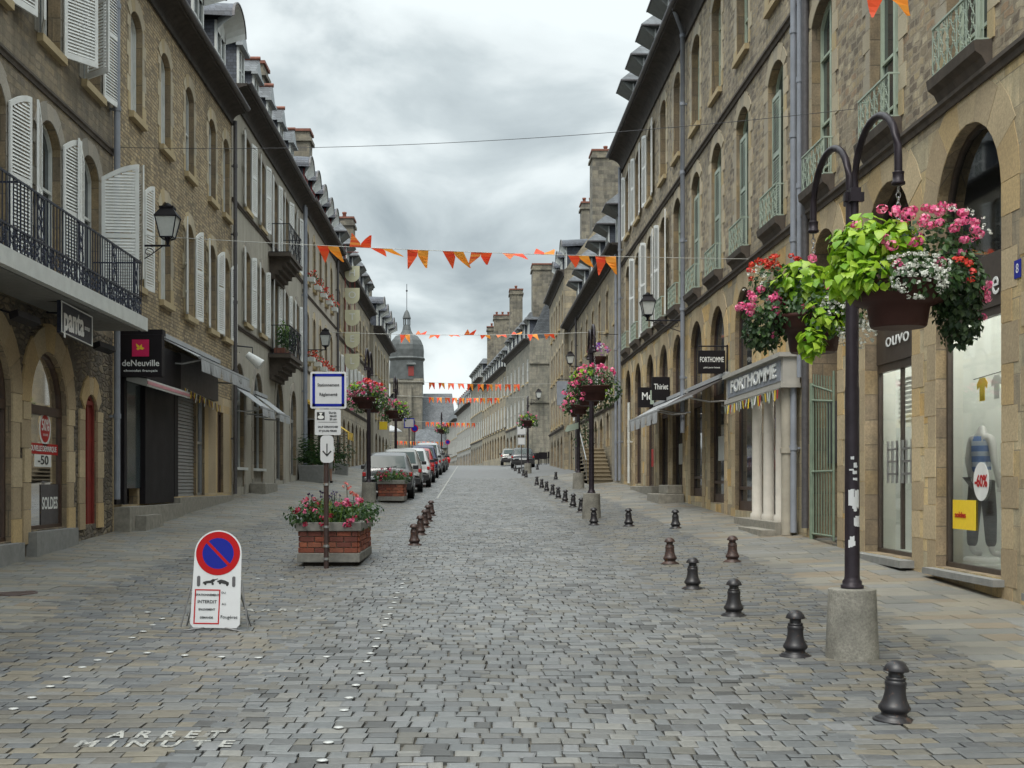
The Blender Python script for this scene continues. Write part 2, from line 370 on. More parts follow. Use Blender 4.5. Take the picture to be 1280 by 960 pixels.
M['chim'] = m_ashlar('chimney_stone', [(.2,.185,.155),(.25,.23,.185),(.15,.14,.12),(.22,.2,.16)], (.2,.18,.15), .5, .25, .012, .35)
M['brick'] = m_brick('red_brick', (.28,.085,.045), (.17,.055,.035), (.27,.2,.15), .2, .078, .009)
M['planter'] = m_plain('planter_concrete', (.2,.195,.175), .85, 0, .25, .5, 9)
M['soil'] = m_plain('dark_soil', (.03,.022,.016), .95, 0, .3, .5)
M['bowl'] = m_plain('brown_plastic_bowl', (.055,.022,.018), .5, 0, .15, .05, 4)
M['leaf'] = m_leaf('geranium_leaf', [(.03,.075,.02),(.05,.11,.025),(.02,.055,.018),(.065,.13,.035),(.04,.09,.03)])
M['lime'] = m_leaf('lime_leaf', [(.25,.44,.02),(.36,.55,.04),(.16,.34,.015),(.3,.5,.03),(.42,.6,.07),(.2,.4,.02)], .35, .42)
M['dark'] = m_leaf('dark_green_leaf', [(.02,.045,.018),(.03,.06,.02),(.045,.08,.025)])
M['grassy'] = m_leaf('blade_leaf', [(.12,.22,.03),(.08,.17,.03),(.2,.3,.05)])
M['pink'] = m_leaf('pink_petal', [(.75,.1,.28),(.8,.2,.36),(.68,.06,.2),(.85,.3,.42)], .2)
M['redp'] = m_leaf('red_petal', [(.65,.03,.02),(.7,.08,.03),(.5,.02,.02)], .2)
M['crim'] = m_leaf('crimson_petal', [(.4,.02,.06),(.55,.05,.12),(.3,.015,.04)], .2)
M['wht'] = m_leaf('white_petal', [(.75,.76,.7),(.65,.67,.6)], .2)
M['purp'] = m_leaf('purple_petal', [(.18,.04,.4),(.3,.1,.5),(.6,.25,.55)], .2)
M['flag'] = m_leaf('orange_fabric', [(.75,.14,.05),(.8,.28,.06),(.7,.11,.04),(.8,.22,.06)], .35, .6)
M['flagr'] = m_leaf('red_orange_fabric', [(.8,.06,.025),(.85,.1,.03)], .35, .6)
M['flago'] = m_leaf('amber_fabric', [(.92,.3,.03),(.9,.36,.05)], .35, .6)
M['rope'] = m_plain('pale_cord', (.45,.45,.42), .7, 0, .1, 0)
M['cable'] = m_plain('dark_cable', (.04,.04,.045), .6, 0, .1, 0)
M['signw'] = m_worn('sign_white', (.62,.63,.64), (.3,.3,.3), .35, .72)
M['signblue'] = m_plain('sign_blue', (.008,.018,.27), .35, 0, .08, 0)
M['signred'] = m_plain('sign_red', (.42,.006,.008), .35, 0, .08, 0)
M['ink'] = m_plain('black_ink', (.02,.02,.02), .5, 0, .05, 0)
M['steel'] = m_plain('galvanised_steel', (.4,.4,.4), .35, .8, .1, .05)
M['awn_w'] = m_plain('pale_grey_awning', (.36,.37,.38), .8, 0, .1, .1, 3)
M['awn_d'] = m_plain('dark_brown_awning', (.045,.035,.03), .8, 0, .15, .1, 3)
M['awn_y'] = m_plain('yellow_awning', (.6,.4,.04), .8, 0, .1, .1, 3)
M['paint'] = m_worn('worn_road_paint', (.36,.36,.335), (.16,.165,.16), .7, .5)
M['disc'] = m_plain('white_stud', (.42,.43,.42), .35, .1, .06, .05)
M['litg'] = m_plain('lantern_glass', (.6,.62,.6), .25, 0, .06, 0)
M['magenta'] = m_plain('magenta_panel', (.6,.015,.1), .4, 0, .05, 0)
M['yellow'] = m_plain('yellow_card', (.85,.6,.03), .6, 0, .05, 0)
M['cream'] = m_worn('cream_sign_paint', (.62,.6,.42), (.5,.47,.3), .6, .62)
M['skin'] = m_plain('skin', (.45,.26,.19), .5, 0, .05, 0)
M['manq'] = m_plain('mannequin_white', (.6,.59,.58), .4, 0, .03, 0)
M['rubber'] = m_plain('tyre_rubber', (.015,.015,.016), .8, 0, .2, .1)
M['plast'] = m_plain('black_plastic', (.02,.02,.022), .5, 0, .1, .05)
M['inw'] = m_plain('shop_interior', (.7,.72,.68), .8, 0, .08, 0, 2)
M['inwarm'] = m_plain('shop_interior_warm', (.6,.45,.24), .8, 0, .08, 0, 2)
M['lamp_on'] = m_emit('shop_lamp', (1, .96, .9), 12)
M['bulb'] = m_emit('spot_bulb', (1, .85, .6), 30)
M['roll'] = m_plain('rolling_shutter_metal', (.3,.31,.32), .4, .5, .1, .1, 3)
def stripe():
    t = NT('striped_knit'); tc = t.new('ShaderNodeTexCoord'); sp = t.new('ShaderNodeSeparateXYZ'); t.link(tc.outputs['Object'], sp.inputs[0])
    w = t.math('FRACT', t.math('MULTIPLY', sp.outputs[2], 7.5))
    return t.out(t.ramp(w, [(0, (.16,.25,.5)), (.55, (.5,.55,.65))], 'CONSTANT'), .85)
M['stripe'] = stripe()
M['greyg'] = m_plain('grey_green_shutter', (.36,.42,.36), .6, 0, .1, .1, 5)
M['colw'] = m_plain('column_stone_paint', (.47,.44,.385), .7, 0, .1, .1, 4)
M['whiteb'] = m_plain('bright_white_letters', (.85,.85,.85), .5, 0, .02, 0, 4)

for k_ in ('black', 'ironblue', 'iron', 'lampiron', 'bowl'): M[k_].node_tree.nodes['Principled BSDF'].inputs['Specular IOR Level'].default_value = .22

M['revl'] = m_ashlar('shaded_reveal_stone', [(.27,.21,.14),(.31,.245,.165),(.235,.185,.13),(.29,.22,.13)], (.15,.125,.09), .6, .38, .008, .25)  # brownish reveal stone, darkened so its colour carries the shade inside the openings

M['stairst'] = m_island('worn_stair_stone', [(.27,.225,.155)], .85, 30, .5, .3)
M['wire'] = m_plain('dull_wire', (.2,.2,.2), .5, .4, .1, 0)
M['palepink'] = m_plain('pale_pink_print', (.55,.25,.28), .6, 0, .1, 0)
M['hoodsoff'] = m_plain('hood_soffit', (.16,.17,.16), .7, 0, .15, .1, 4)
M['fasc'] = m_plain('cream_grey_fascia', (.4,.385,.35), .7, 0, .1, .1, 4)
M['gateg'] = m_plain('dull_green_gate', (.17,.22,.16), .6, 0, .2, .1, 6)
SKYOFF=(2.3,1.1,0); SKYK=0.60; SUNK=1.3; EXPO=0.92
# ------------------------------------------------------------------ facade kit
class Fr:
    """facade frame: u along the street, w out towards the street, z up"""
    def __init__(s, ox, oy, dx, dy, nx, ny):
        l = math.hypot(dx, dy); s.o = (ox, oy); s.d = (dx/l, dy/l); l = math.hypot(nx, ny); s.n = (nx/l, ny/l)
    def __call__(s, u, w, z): return (s.o[0]+s.d[0]*u+s.n[0]*w, s.o[1]+s.d[1]*u+s.n[1]*w, z)
    def rz(s): return math.atan2(s.d[1], s.d[0])
    def trot(s):
        # text rotation (degrees) for lettering on the facade, readable from the street
        return math.degrees(math.atan2(s.n[1], s.n[0])) + 90
def arc(ua, ub, z1, r, N=10):
    a = (ub-ua)/2; um = (ua+ub)/2
    if r < .01: return [(ua, z1), (ub, z1)]
    r = min(r, a*.999); RR_ = (a*a+r*r)/(2*r); zc = z1-RR_; th = math.asin(min(1, a/RR_))
    return [(um+RR_*math.sin(-th+2*th*i/N), zc+RR_*math.cos(-th+2*th*i/N)) for i in range(N+1)]
def outline(ua, ub, z0, z1, r, N=10):
    return [(ua, z0)] + arc(ua, ub, z1, r, N) + [(ub, z0)]
class Op:
    def __init__(s, uc, w, z0, z1, rise=0, kind='win', **k):
        s.u0 = uc-w/2; s.u1 = uc+w/2; s.uc = uc; s.w = w; s.z0 = z0; s.z1 = z1; s.r = rise; s.kind = kind; s.k = k
def wall(fr, bld, u0, u1, zb, zt, ops, mats, zsplit=None, depth=.26, back=8, name='wall', gable=None, cap=.44):
    mb = MB()
    us = sorted(set([u0, u1] + [o.u0 for o in ops] + [o.u1 for o in ops]))
    zs = sorted(set([zb, zt] + ([zsplit] if zsplit else []) + [o.z0 for o in ops] + [o.z1 for o in ops]))
    us = [u for u in us if u0 <= u <= u1]; zs = [z for z in zs if zb <= z <= zt]
    mi = lambda z: 1 if (zsplit and z < zsplit) else 0
    for a, b in zip(us, us[1:]):
        for c, d in zip(zs, zs[1:]):
            um, zm = (a+b)/2, (c+d)/2
            if any(o.u0 < um < o.u1 and o.z0 < zm < o.z1 for o in ops): continue
            mb.poly([fr(a,0,c), fr(b,0,c), fr(b,0,d), fr(a,0,d)], mi(zm))
    for o in ops:
        dd = o.k.get('depth', depth)
        A = arc(o.u0, o.u1, o.z1, o.r)
        m = mi(o.z1-.1)
        if o.r > .01:
            for (p, q), (p2, q2) in zip(A, A[1:]):
                mb.poly([fr(p,0,q), fr(p2,0,q2), fr(p2,0,o.z1), fr(p,0,o.z1)], m)
        O = outline(o.u0, o.u1, o.z0, o.z1, o.r)
        O2 = O + [O[0]]
        for (p, q), (p2, q2) in zip(O2, O2[1:]):
            mb.poly([fr(p,0,q), fr(p2,0,q2), fr(p2,-dd,q2), fr(p,-dd,q)], 2)
    mb.poly([fr(u0,0,zb), fr(u0,-back,zb), fr(u0,-back,zt+cap), fr(u0,0,zt+cap)], 0)
    mb.poly([fr(u1,0,zb), fr(u1,-back,zb), fr(u1,-back,zt+cap), fr(u1,0,zt+cap)], 0)
    mb.poly([fr(u0,-.001,zt), fr(u1,-.001,zt), fr(u1,-.001,zt+cap), fr(u0,-.001,zt+cap)], 0)
    mb.poly([fr(u0,-back,zb), fr(u1,-back,zb), fr(u1,-back,zt), fr(u0,-back,zt)], 0)
    if gable:
        for u, pts in gable: mb.poly([fr(u, w, z) for w, z in pts], 0)
    return mb.build(name, mats, bld)

def band(mb, fr, P, Q, w0, w1, m=0):
    """ribbon between outline P and inset outline Q, extruded w0..w1"""
    for i in range(len(P)-1):
        a, b, c, d = P[i], P[i+1], Q[i+1], Q[i]
        mb.hexa([fr(a[0],w0,a[1]),fr(b[0],w0,b[1]),fr(c[0],w0,c[1]),fr(d[0],w0,d[1]),
                 fr(a[0],w1,a[1]),fr(b[0],w1,b[1]),fr(c[0],w1,c[1]),fr(d[0],w1,d[1])], m)
def surround(fr, par, o, mat, jw=(.16, .27), lint=.26, proud=.012, sh=.33, N=5, lo=None, wback=-.02):
    mb = MB(); k = 0; z = lo if lo is not None else o.z0; zsp = o.z1-min(o.r, o.w/2)
    while z < zsp-.02:
        zz = min(z+sh*rnd.uniform(.85, 1.15), zsp)
        if zsp-zz < .12: zz = zsp
        for s in (0, 1):
            j = jw[(k+s) % 2]*rnd.uniform(.9, 1.1)
            a, b = (o.u0-j, o.u0-.002) if s == 0 else (o.u1+.002, o.u1+j)
            mb.fbox(fr, a, b, wback, proud+rnd.uniform(0, .006), z+.004, zz-.004)
        z = zz; k += 1
    A = arc(o.u0, o.u1, o.z1, o.r, N*2)
    if len(A) == 2: A = [(o.u0+(o.u1-o.u0)*i/(2*N), o.z1) for i in range(2*N+1)]
    um = o.uc; zc = zsp-.3 if o.r < o.w*.4 else zsp
    for i in range(0, 2*N, 2):
        sub = A[i:i+3]; P = []; Q = []
        for p, q in sub:
            du, dz = p-um, q-zc; L = math.hypot(du, dz) or 1
            e = lint*(1.0+.12*((i//2) % 2))
            Q.append((p+du/L*e, q+dz/L*e)); P.append((p+du/L*.002, q+dz/L*.002))
        g = .012
        def shr(a, b): return (a[0]+(b[0]-a[0])*g, a[1]+(b[1]-a[1])*g)
        P2 = [shr(P[0], P[1]), P[1], shr(P[2], P[1])]; Q2 = [shr(Q[0], Q[1]), Q[1], shr(Q[2], Q[1])]
        pr = proud+rnd.uniform(0, .006)
        for j in range(2):
            pass
        vs = [fr(p, wback, q) for p, q in P2] + [fr(p, wback, q) for p, q in reversed(Q2)] + [fr(p, pr, q) for p, q in P2] + [fr(p, pr, q) for p, q in reversed(Q2)]
        n = 6
        mb.add(vs, [tuple(range(n, 2*n))] + [(t, (t+1) % n, n+(t+1) % n, n+t) for t in range(n)])
    return mb.build('surround', mat, par)
def offs(o, e, N=10, z0=None):
    return outline(o.u0+e, o.u1-e, o.z0 if z0 is None else z0, o.z1-e, min(o.r, (o.w/2-e)), N)
def window(fr, bld, o, col='white2', depth=.2, bars=(.55,), mull=True, glass='glass', sill='gran', sur='gran', zsill=.12, bw=.055, panel=False, kind='window', sproud=.1, jw=(.16, .27), lint=.26, N=5):
    O = offs(o, .01)
    mb = MB(); mb.poly([fr(p, -depth-.02, q) for p, q in O])
    win = mb.build(kind, M['panel'] if panel else M[glass], bld)
    mb = MB()
    I = offs(o, bw, z0=o.z0+bw); band(mb, fr, O, I, -depth-.03, -depth+.03)
    mb.fbox(fr, o.u0, o.u1, -depth-.03, -depth+.03, o.z0, o.z0+bw)
    if mull and not panel: mb.fbox(fr, o.uc-.04, o.uc+.04, -depth-.018, -depth+.036, o.z0+bw, o.z1-bw)
    for b in (bars if not panel else ()):
        z = o.z0+(o.z1-o.z0)*b
        mb.fbox(fr, o.u0+.04, o.u1-.04, -depth-.015, -depth+(.034 if b == bars[0] else .02), z-.022, z+.022)
    if panel:
        for q in (.02, .5): mb.fbox(fr, o.uc-.01, o.uc+.01, -depth-.015, -depth-.005, o.z0+.1, o.z1-.2)
    mb.build('frame', M[col], win)
    if sur: surround(fr, win, o, M[sur], jw=jw, lint=lint, N=N)
    if sill:
        mb = MB(); mb.fbox(fr, o.u0-.08, o.u1+.08, -depth, sproud, o.z0-zsill, o.z0+.004); mb.build('sill', M[sill], win)
    return win
SHC = {}
def shutter_mesh(w, h, rise, mt, louv=.055, leftside=0):
    key = (round(w, 2), round(h, 2), round(rise, 2), mt, leftside)
    if key in SHC: return SHC[key]
    mb = MB(); t = .03; st = .065
    # local: x 0..w, y thickness, z 0..h ; arched top falls towards x=w or x=0
    def top(x):
        if rise < .01: return h
        f = (x/w) if leftside == 0 else 1-(x/w)
        return h-rise*(1-math.sin(f*PI/2))
    def bx(x0, x1, z0, z1, z2=None, y0=-t/2, y1=t/2):
        z2 = z1 if z2 is None else z2
        mb.hexa([(x0,y0,z0),(x1,y0,z0),(x1,y1,z0),(x0,y1,z0),(x0,y0,z1),(x1,y0,z2),(x1,y1,z2),(x0,y1,z1)])
    bx(0, st, 0, top(0), top(st)); bx(w-st, w, 0, top(w-st), top(w))
    bx(st, w-st, 0, .1); bx(st, w-st, h*.52, h*.52+.08)
    N = 5
    for i in range(N):
        a = st+(w-2*st)*i/N; b = st+(w-2*st)*(i+1)/N
        mb.hexa([(a,-t/2,top(a)-.09),(b,-t/2,top(b)-.09),(b,t/2,top(b)-.09),(a,t/2,top(a)-.09),(a,-t/2,top(a)),(b,-t/2,top(b)),(b,t/2,top(b)),(a,t/2,top(a))])
    z = .11
    while z < h-.12:
        if not (h*.52-.03 < z < h*.52+.08):
            zt = min(top(st), top(w-st))
            a, b = st, w-st
            if z > zt-.12 and rise > .01:
                # clip the louvre to the arched top
                xs = [st+(w-2*st)*i/20 for i in range(21)]; ok = [x for x in xs if top(x)-.09 > z+.03]
                if not ok: break
                a, b = min(ok), max(ok)
            mb.add([(a,-t*.45,z),(b,-t*.45,z),(b,t*.45,z+.045),(a,t*.45,z+.045),(a,-t*.45,z+.009),(b,-t*.45,z+.009),(b,t*.45,z+.054),(a,t*.45,z+.054)],
                   [(0,1,2,3),(4,5,6,7),(0,1,5,4),(3,2,6,7)])
        z += louv
    me = bpy.data.meshes.new('shutter'); me.from_pydata(mb.v, [], mb.f); me.materials.append(M[mt]); SHC[key] = me
    return me
def shutters(fr, win, o, mt='white', ang=(0, 0), w=None, zlo=0, rise=None, which=(0, 1), out=.05):
    """ang: degrees each leaf stands off the wall (0 folded flat, 180 closed)"""
    w = w or o.w/2; h = o.z1-o.z0-zlo; rs = o.r if rise is None else rise
    d = Vector((fr.d[0], fr.d[1], 0)); n = Vector((fr.n[0], fr.n[1], 0))
    for s in which:
        me = shutter_mesh(w, h, rs, mt, leftside=0)
        a = R(ang[s]); sg = -1 if s == 0 else 1
        # leaf direction: from the hinge outwards along the wall, swung by a towards the street
        v = d*(sg*math.cos(a)) + n*math.sin(a)
        rz = math.atan2(v.y, v.x)
        hp = fr(o.u0-.01 if s == 0 else o.u1+.01, out, o.z0+zlo)
        # arched leaf: the high side is at the free edge when folded back (x=w) for closed meeting in the middle
        ob = inst(me, 'shutter', win, hp, rz)
def railing(fr, par, u0, u1, w, z0, h, mt, dens=.11, scroll=True, r=.008, name='railing', sides=None):
    mb = MB()
    mb.fbox(fr, u0, u1, w-.015, w+.015, z0+h-.025, z0+h); mb.fbox(fr, u0, u1, w-.01, w+.01, z0, z0+.02)
    n = max(2, int((u1-u0)/dens)); du = (u1-u0)/n
    for i in range(n+1):
        u = u0+du*i
        if not scroll or i % 3 == 0: mb.fbox(fr, u-.007, u+.007, w-.007, w+.007, z0, z0+h-.02)
    if scroll:
        for i in range(n):
            for q in range(2):
                zz = z0+.02+(h-.05)*q/2; hh = (h-.05)/2; u = u0+du*i
                fl = 1 if (i+q) % 2 else -1; pts = []
                for t in range(9):
                    a = t/8; pts.append(fr(u+du*(.5+fl*.42*math.sin(a*2*PI)*(1-.3*a)), w, zz+hh*a))
                mb.tube(pts, r, 3, caps=False)
                c = (u+du*.5, zz+hh*.5); pts = []
                for t in range(7):
                    a = t/6*1.6*PI; rr_ = du*.28*(1-t/9); pts.append(fr(c[0]+rr_*math.cos(a)*fl, w, c[1]+rr_*math.sin(a)))
                mb.tube(pts, r*.9, 3, caps=False)
    if sides:
        for u in sides:
            mb.fbox(fr, u-.01, u+.01, .0, w, z0+h-.025, z0+h); mb.fbox(fr, u-.008, u+.008, 0, w, z0, z0+.02)
            k = max(2, int(w/dens))
            for i in range(k+1): mb.fbox(fr, u-.006, u+.006, w*i/k-.006, w*i/k+.006, z0, z0+h-.02)
    return mb.build(name, M[mt], par)
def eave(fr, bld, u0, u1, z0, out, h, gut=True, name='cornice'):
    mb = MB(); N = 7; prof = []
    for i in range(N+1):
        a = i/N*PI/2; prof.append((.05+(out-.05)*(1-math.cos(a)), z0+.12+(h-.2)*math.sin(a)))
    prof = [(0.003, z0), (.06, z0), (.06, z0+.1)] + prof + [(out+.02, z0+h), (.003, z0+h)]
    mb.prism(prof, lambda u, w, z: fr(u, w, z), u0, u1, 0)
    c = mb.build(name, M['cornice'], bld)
    if gut:
        mb = MB(); g = []
        for i in range(9):
            a = PI*i/8; g.append((out+.055-.075*math.cos(a), z0+h+.045-.075*math.sin(a)))
        g = g + [(p*1.0-.0, q+.012) for p, q in reversed(g)]
        mb.prism(g, lambda u, w, z: fr(u, w, z), u0, u1, 0); mb.build('gutter', M['gutter'], bld)
def string(fr, bld, u0, u1, z, h=.16, out=.09, mt='cornice2'):
    mb = MB(); mb.prism([(.002, z), (out*.4, z), (out*.6, z+h*.4), (out, z+h*.55), (out, z+h*.85), (.002, z+h)], lambda u, w, q: fr(u, w, q), u0, u1)
    return mb.build('string_course', M[mt], bld)
def roof(fr, bld, u0, u1, prof, mt='slate', gabmat=None, coping=None):
    mb = MB()
    P = [fr(u0, w, z) for w, z in prof]; Q = [fr(u1, w, z) for w, z in prof]
    for i in range(len(prof)-1): mb.poly([P[i], P[i+1], Q[i+1], Q[i]], 0)
    mb.poly(P, 1); mb.poly(Q, 1)
    r = mb.build('roof', [M[mt], gabmat or M[mt]], bld)
    return r
def dormer(fr, bld, uc, w, zb, h, wf, back, style='hip', col='white2', over=.45, ridge=None, mt='slate2'):
    mb = MB(); a, b = uc-w/2, uc+w/2
    mb.fbox(fr, a, b, wf-back, wf, zb, zb+h)
    d = mb.build('dormer', M[mt], bld)
    mb = MB(); mb.fbox(fr, a+.13, b-.13, wf+.001, wf+.02, zb+.12, zb+h-.1); mb.build('pane', M['glass2'], d)
    mb = MB(); t = .12
    for p, q in ((a, a+t), (b-t, b), (uc-.035, uc+.035)): mb.fbox(fr, p, q, wf, wf+.06, zb+.02, zb+h)
    mb.fbox(fr, a+t, b-t, wf, wf+.058, zb+.02, zb+.12); mb.fbox(fr, a+t, b-t, wf, wf+.058, zb+h-.12, zb+h); mb.fbox(fr, a+t, b-t, wf, wf+.04, zb+h*.55, zb+h*.55+.05)
    mb.build('frame', M[col], d)
    zt = zb+h
    if style == 'hip':
        e = .22; f = wf+over; mb = MB()
        A = [fr(a-e, f, zt+.02), fr(b+e, f, zt+.02), fr(b+e, wf-back, zt+.02), fr(a-e, wf-back, zt+.02)]
        lowA = [fr(a-.02, wf+.06, zt-.32), fr(b+.02, wf+.06, zt-.32)]
        mb.poly([A[0], A[1], lowA[1], lowA[0]], 1)
        mb.poly([A[0], lowA[0], fr(a-.02, wf+.06, zt)], 1); mb.poly([A[1], lowA[1], fr(b+.02, wf+.06, zt)], 1)
        mb.poly(A, 1)
        T = [(a-e-.03, f+.03), (b+e+.03, f+.03), (b+e+.03, wf-back), (a-e-.03, wf-back)]
        t0 = [fr(u, q, zt+.025) for u, q in T]; t1 = [fr(u, q, zt+.075) for u, q in T]
        mb.hexa([t0[0], t0[1], t0[2], t0[3], t1[0], t1[1], t1[2], t1[3]], 2)
        r0 = fr(uc, wf-.1, zt+.75); r1 = fr(uc, wf-back, zt+.75)
        mb.poly([t1[0], t1[1], r0], 0); mb.poly([t1[1], t1[2], r1, r0], 0); mb.poly([t1[3], t1[0], r0, r1], 0)
        mb.build('hood', [M['slate'], M['hoodsoff'], M['gutter']], d)
    elif style == 'curve':
        mb = MB(); N = 12; e = .28; P = []
        for i in range(N+1):
            th = PI*i/N; P.append((uc-(w/2+e)*math.cos(th), zt+.0+.55*math.sin(th)))
        f = wf+over
        vsF = [fr(u, f, z) for u, z in P]; vsB = [fr(u, wf-back, z+.1) for u, z in P]
        for i in range(N): mb.poly([vsF[i], vsF[i+1], vsB[i+1], vsB[i]], 0)
        C = [fr(uc-(w/2)*math.cos(PI*i/N), wf+.06, zt-.25+.5*math.sin(PI*i/N)) for i in range(N+1)]
        for i in range(N): mb.poly([vsF[i], vsF[i+1], C[i+1], C[i]], 1)
        mb.poly(C, 1)
        P2 = [(uc-(w/2+e+.03)*math.cos(PI*i/N), zt+.0+.59*math.sin(PI*i/N)) for i in range(N+1)]
        band(mb, fr, P, P2, f-.03, f+.03, 2)
        mb.build('hood', [M['slate2'], M['white2'], M['gutter']], d)
    elif style == 'gable':
        mb = MB(); e = .14; f = wf+over*.5; zp = zt+.55
        F = [fr(a-e, f, zt), fr(b+e, f, zt), fr(uc, f, zp)]; B = [fr(a-e, wf-back, zt), fr(b+e, wf-back, zt), fr(uc, wf-back, zp)]
        mb.poly(F, 1); mb.poly([F[0], F[1], B[1], B[0]], 1); mb.poly([F[1], F[2], B[2], B[1]], 0); mb.poly([F[0], F[2], B[2], B[0]], 0)
        mb.fbox(fr, a-e, b+e, wf, f+.05, zt-.08, zt+.001, 1)
        mb.tube([fr(uc, f+.03, zp+.03), fr(uc, wf-back, zp+.03)], .07, 6, 2)
        mb.build('hood', [M['slate'], M['zinc'], M['terracotta']], d)
    return d
def chimney(bld, x0, x1, y0, y1, zb, zt, pots=2):
    mb = MB(); mb.box((x0, y0, zb), (x1, y1, zt-.5)); mb.box((x0-.1, y0-.1, zt-.5), (x1+.1, y1+.1, zt-.34)); mb.box((x0, y0, zt-.34), (x1, y1, zt-.06)); mb.box((x0-.07, y0-.07, zt-.06), (x1+.07, y1+.07, zt+.05), 1)
    c = mb.build('chimney', [M['chim'], M['terracotta']], bld)
    for i in range(pots):
        mb = MB(); xx = x0+(x1-x0)*(i+.5)/pots; mb.lathe((xx, (y0+y1)/2, zt+.05), [(.13, 0), (.11, .3), (.14, .32), (.14, .42), (.1, .43)], 10)
        mb.build('pot', M['terracotta'], c)
    return c
def pipe(par, fr, u, w, z0, z1, mt='pipe', r=.055, name='downpipe', top=None):
    mb = MB(); pts = [fr(u, w, z0), fr(u, w, z1)]
    if top: pts.append(top)
    mb.tube(pts, r, 8)
    z = z0+1.5
    while z < z1: mb.tube([fr(u, w, z), fr(u, w, z+.09)], r*1.25, 8); mb.fbox(fr, u-.03, u+.03, 0, w, z+.02, z+.06); z += 1.9
    return mb.build(name, M[mt], par)
FL = Fr(-6.7, 0, 0, 1, 1, 0); FRt = Fr(6.0, 0, 0, 1, -1, 0)

# ------------------------------------------------------------------ ground
mb = MB()
xs = [-400, -120, -40, -15, -9, -6.7, -5, -3.5, -2.6, 0, 2.6, 3.5, 4.5, 6, 8, 15, 40, 120, 400]
ys = [-60, -20, 0] + [4*i for i in range(1, 46)] + [200, 240, 300, 400, 700, 1500, 3500]
vs = [(x, y, G(max(-8, min(8, x)), y)-.026) for y in ys for x in xs]; n = len(xs)
mb.add(vs, [(j*n+i, j*n+i+1, (j+1)*n+i+1, (j+1)*n+i) for j in range(len(ys)-1) for i in range(n-1)])
tag(mb.build('ground', M['joint']), kind='structure')
mb = MB(); ys = [68+2*i for i in range(0, 70)]; xs2 = [-8.5, -6.7, -5, -3.5, -2.6, 0, 2.6, 3.5, 4.5, 6, 8]
vs = [(x, y, G(x, y)-.006) for y in ys for x in xs2]; n = len(xs2)
mb.add(vs, [(j*n+i, j*n+i+1, (j+1)*n+i+1, (j+1)*n+i) for j in range(len(ys)-1) for i in range(n-1)])
tag(mb.build('street', M['farroad']), kind='structure')
def warp(x, y): return (x+.022*math.sin(y*.7)+.014*math.sin(y*2.3+x*.8), y+.055*math.sin(x*.9+y*.3)+.022*math.sin(x*2.6+y*.9)+.012*math.sin(x*5.3+y*2.1))
def setts(mb, x0, x1, y0, y1, row, rowj, zone, split=0):
    """rows of real stones; zone(x, y) gives width range, joint, edge drop, jitter, height spread, tilt, material"""
    y = y0
    while y < y1:
        rh = row*rnd.uniform(1-rowj, 1+rowj); ya, yb = y, y+rh
        x = x0-rnd.uniform(0, .13)
        while x < x1:
            wr, gap, dome, jit, hv, tilt, m = zone(x, (ya+yb)/2)
            w = rnd.uniform(*wr); xa, xb = x, x+w
            w = xb-xa
            cut = ya+rh*rnd.uniform(.42, .58) if rnd.random() < split else None
            for qa, qb in (((ya, cut), (cut, yb)) if cut else ((ya, yb),)):
                j = lambda: rnd.uniform(-jit, jit)
                g = gap/2; h = rnd.gauss(0, hv)
                c = [(xa+g+j(), qa+g+j()), (xb-g+j(), qa+g+j()), (xb-g+j(), qb-g+j()), (xa+g+j(), qb-g+j())]
                cx = sum(p[0] for p in c)/4; cy = sum(p[1] for p in c)/4
                e = min(.016, w*.1)
                ins = [(p[0]+(cx-p[0])*e/(w/2), p[1]+(cy-p[1])*e/((qb-qa)/2)) for p in c]
                tx, ty = rnd.gauss(0, tilt), rnd.gauss(0, tilt)
                zt = lambda p, q: G(p, q)+h+(p-cx)*tx+(q-cy)*ty
                P = [(*warp(p, q), zt(p, q)-.05) for p, q in c] + [(*warp(p, q), zt(p, q)-dome) for p, q in c] + [(*warp(p, q), zt(p, q)) for p, q in ins]
                mb.add(P, [(0,1,5,4),(1,2,6,5),(2,3,7,6),(3,0,4,7),(4,5,9,8),(5,6,10,9),(6,7,11,10),(7,4,8,11),(8,9,10,11)], m)
            x = xb
        y = yb
zl = lambda x, y: ((.13, .28), .009, .004, .007, .0018, .003, 1)
mb = MB()
zc = lambda x, y: ((.10, .20), .0095, .0038, .009, .002, .005, 0)
setts(mb, -1.7, 2.35, 5.6, 70, .165, .22, zc, .1); setts(mb, -3.7, -1.7, 40, 70, .2, .22, zc, .1)
setts(mb, -4.7, -1.7, 5.6, 40, .132, .12, zl); setts(mb, 2.35, 4.3, 5.6, 70, .132, .12, zl)
tag(mb.build('roadway_setts', [M['sett'], M['paver']]), kind='structure')
mb = MB(); zs_ = lambda x, y: ((.3, .7), .008, .004, .003, .0015, .002, 0)
setts(mb, 4.3, 6.1, 5.6, 70, .34, .2, zs_); setts(mb, -7.1, -4.7, 5.6, 40, .2, .2, lambda x, y: ((.2, .45), .008, .004, .004, .0015, .002, 0)); setts(mb, -7.1, -3.7, 40, 70, .28, .2, zs_)
tag(mb.build('pavement_slabs', M['slab']), kind='structure')
def gp(px, py):
    """ground point seen at a photo pixel (fixed survey of the painted marks and studs)"""
    y = 2920/(py-556.0)
    for _ in range(25):
        x = (px-589)*y/1600; zt = G(x, y); y = -zt*1600/(py-604.0) if py > 604 else y
    return (px-589)*y/1600, y
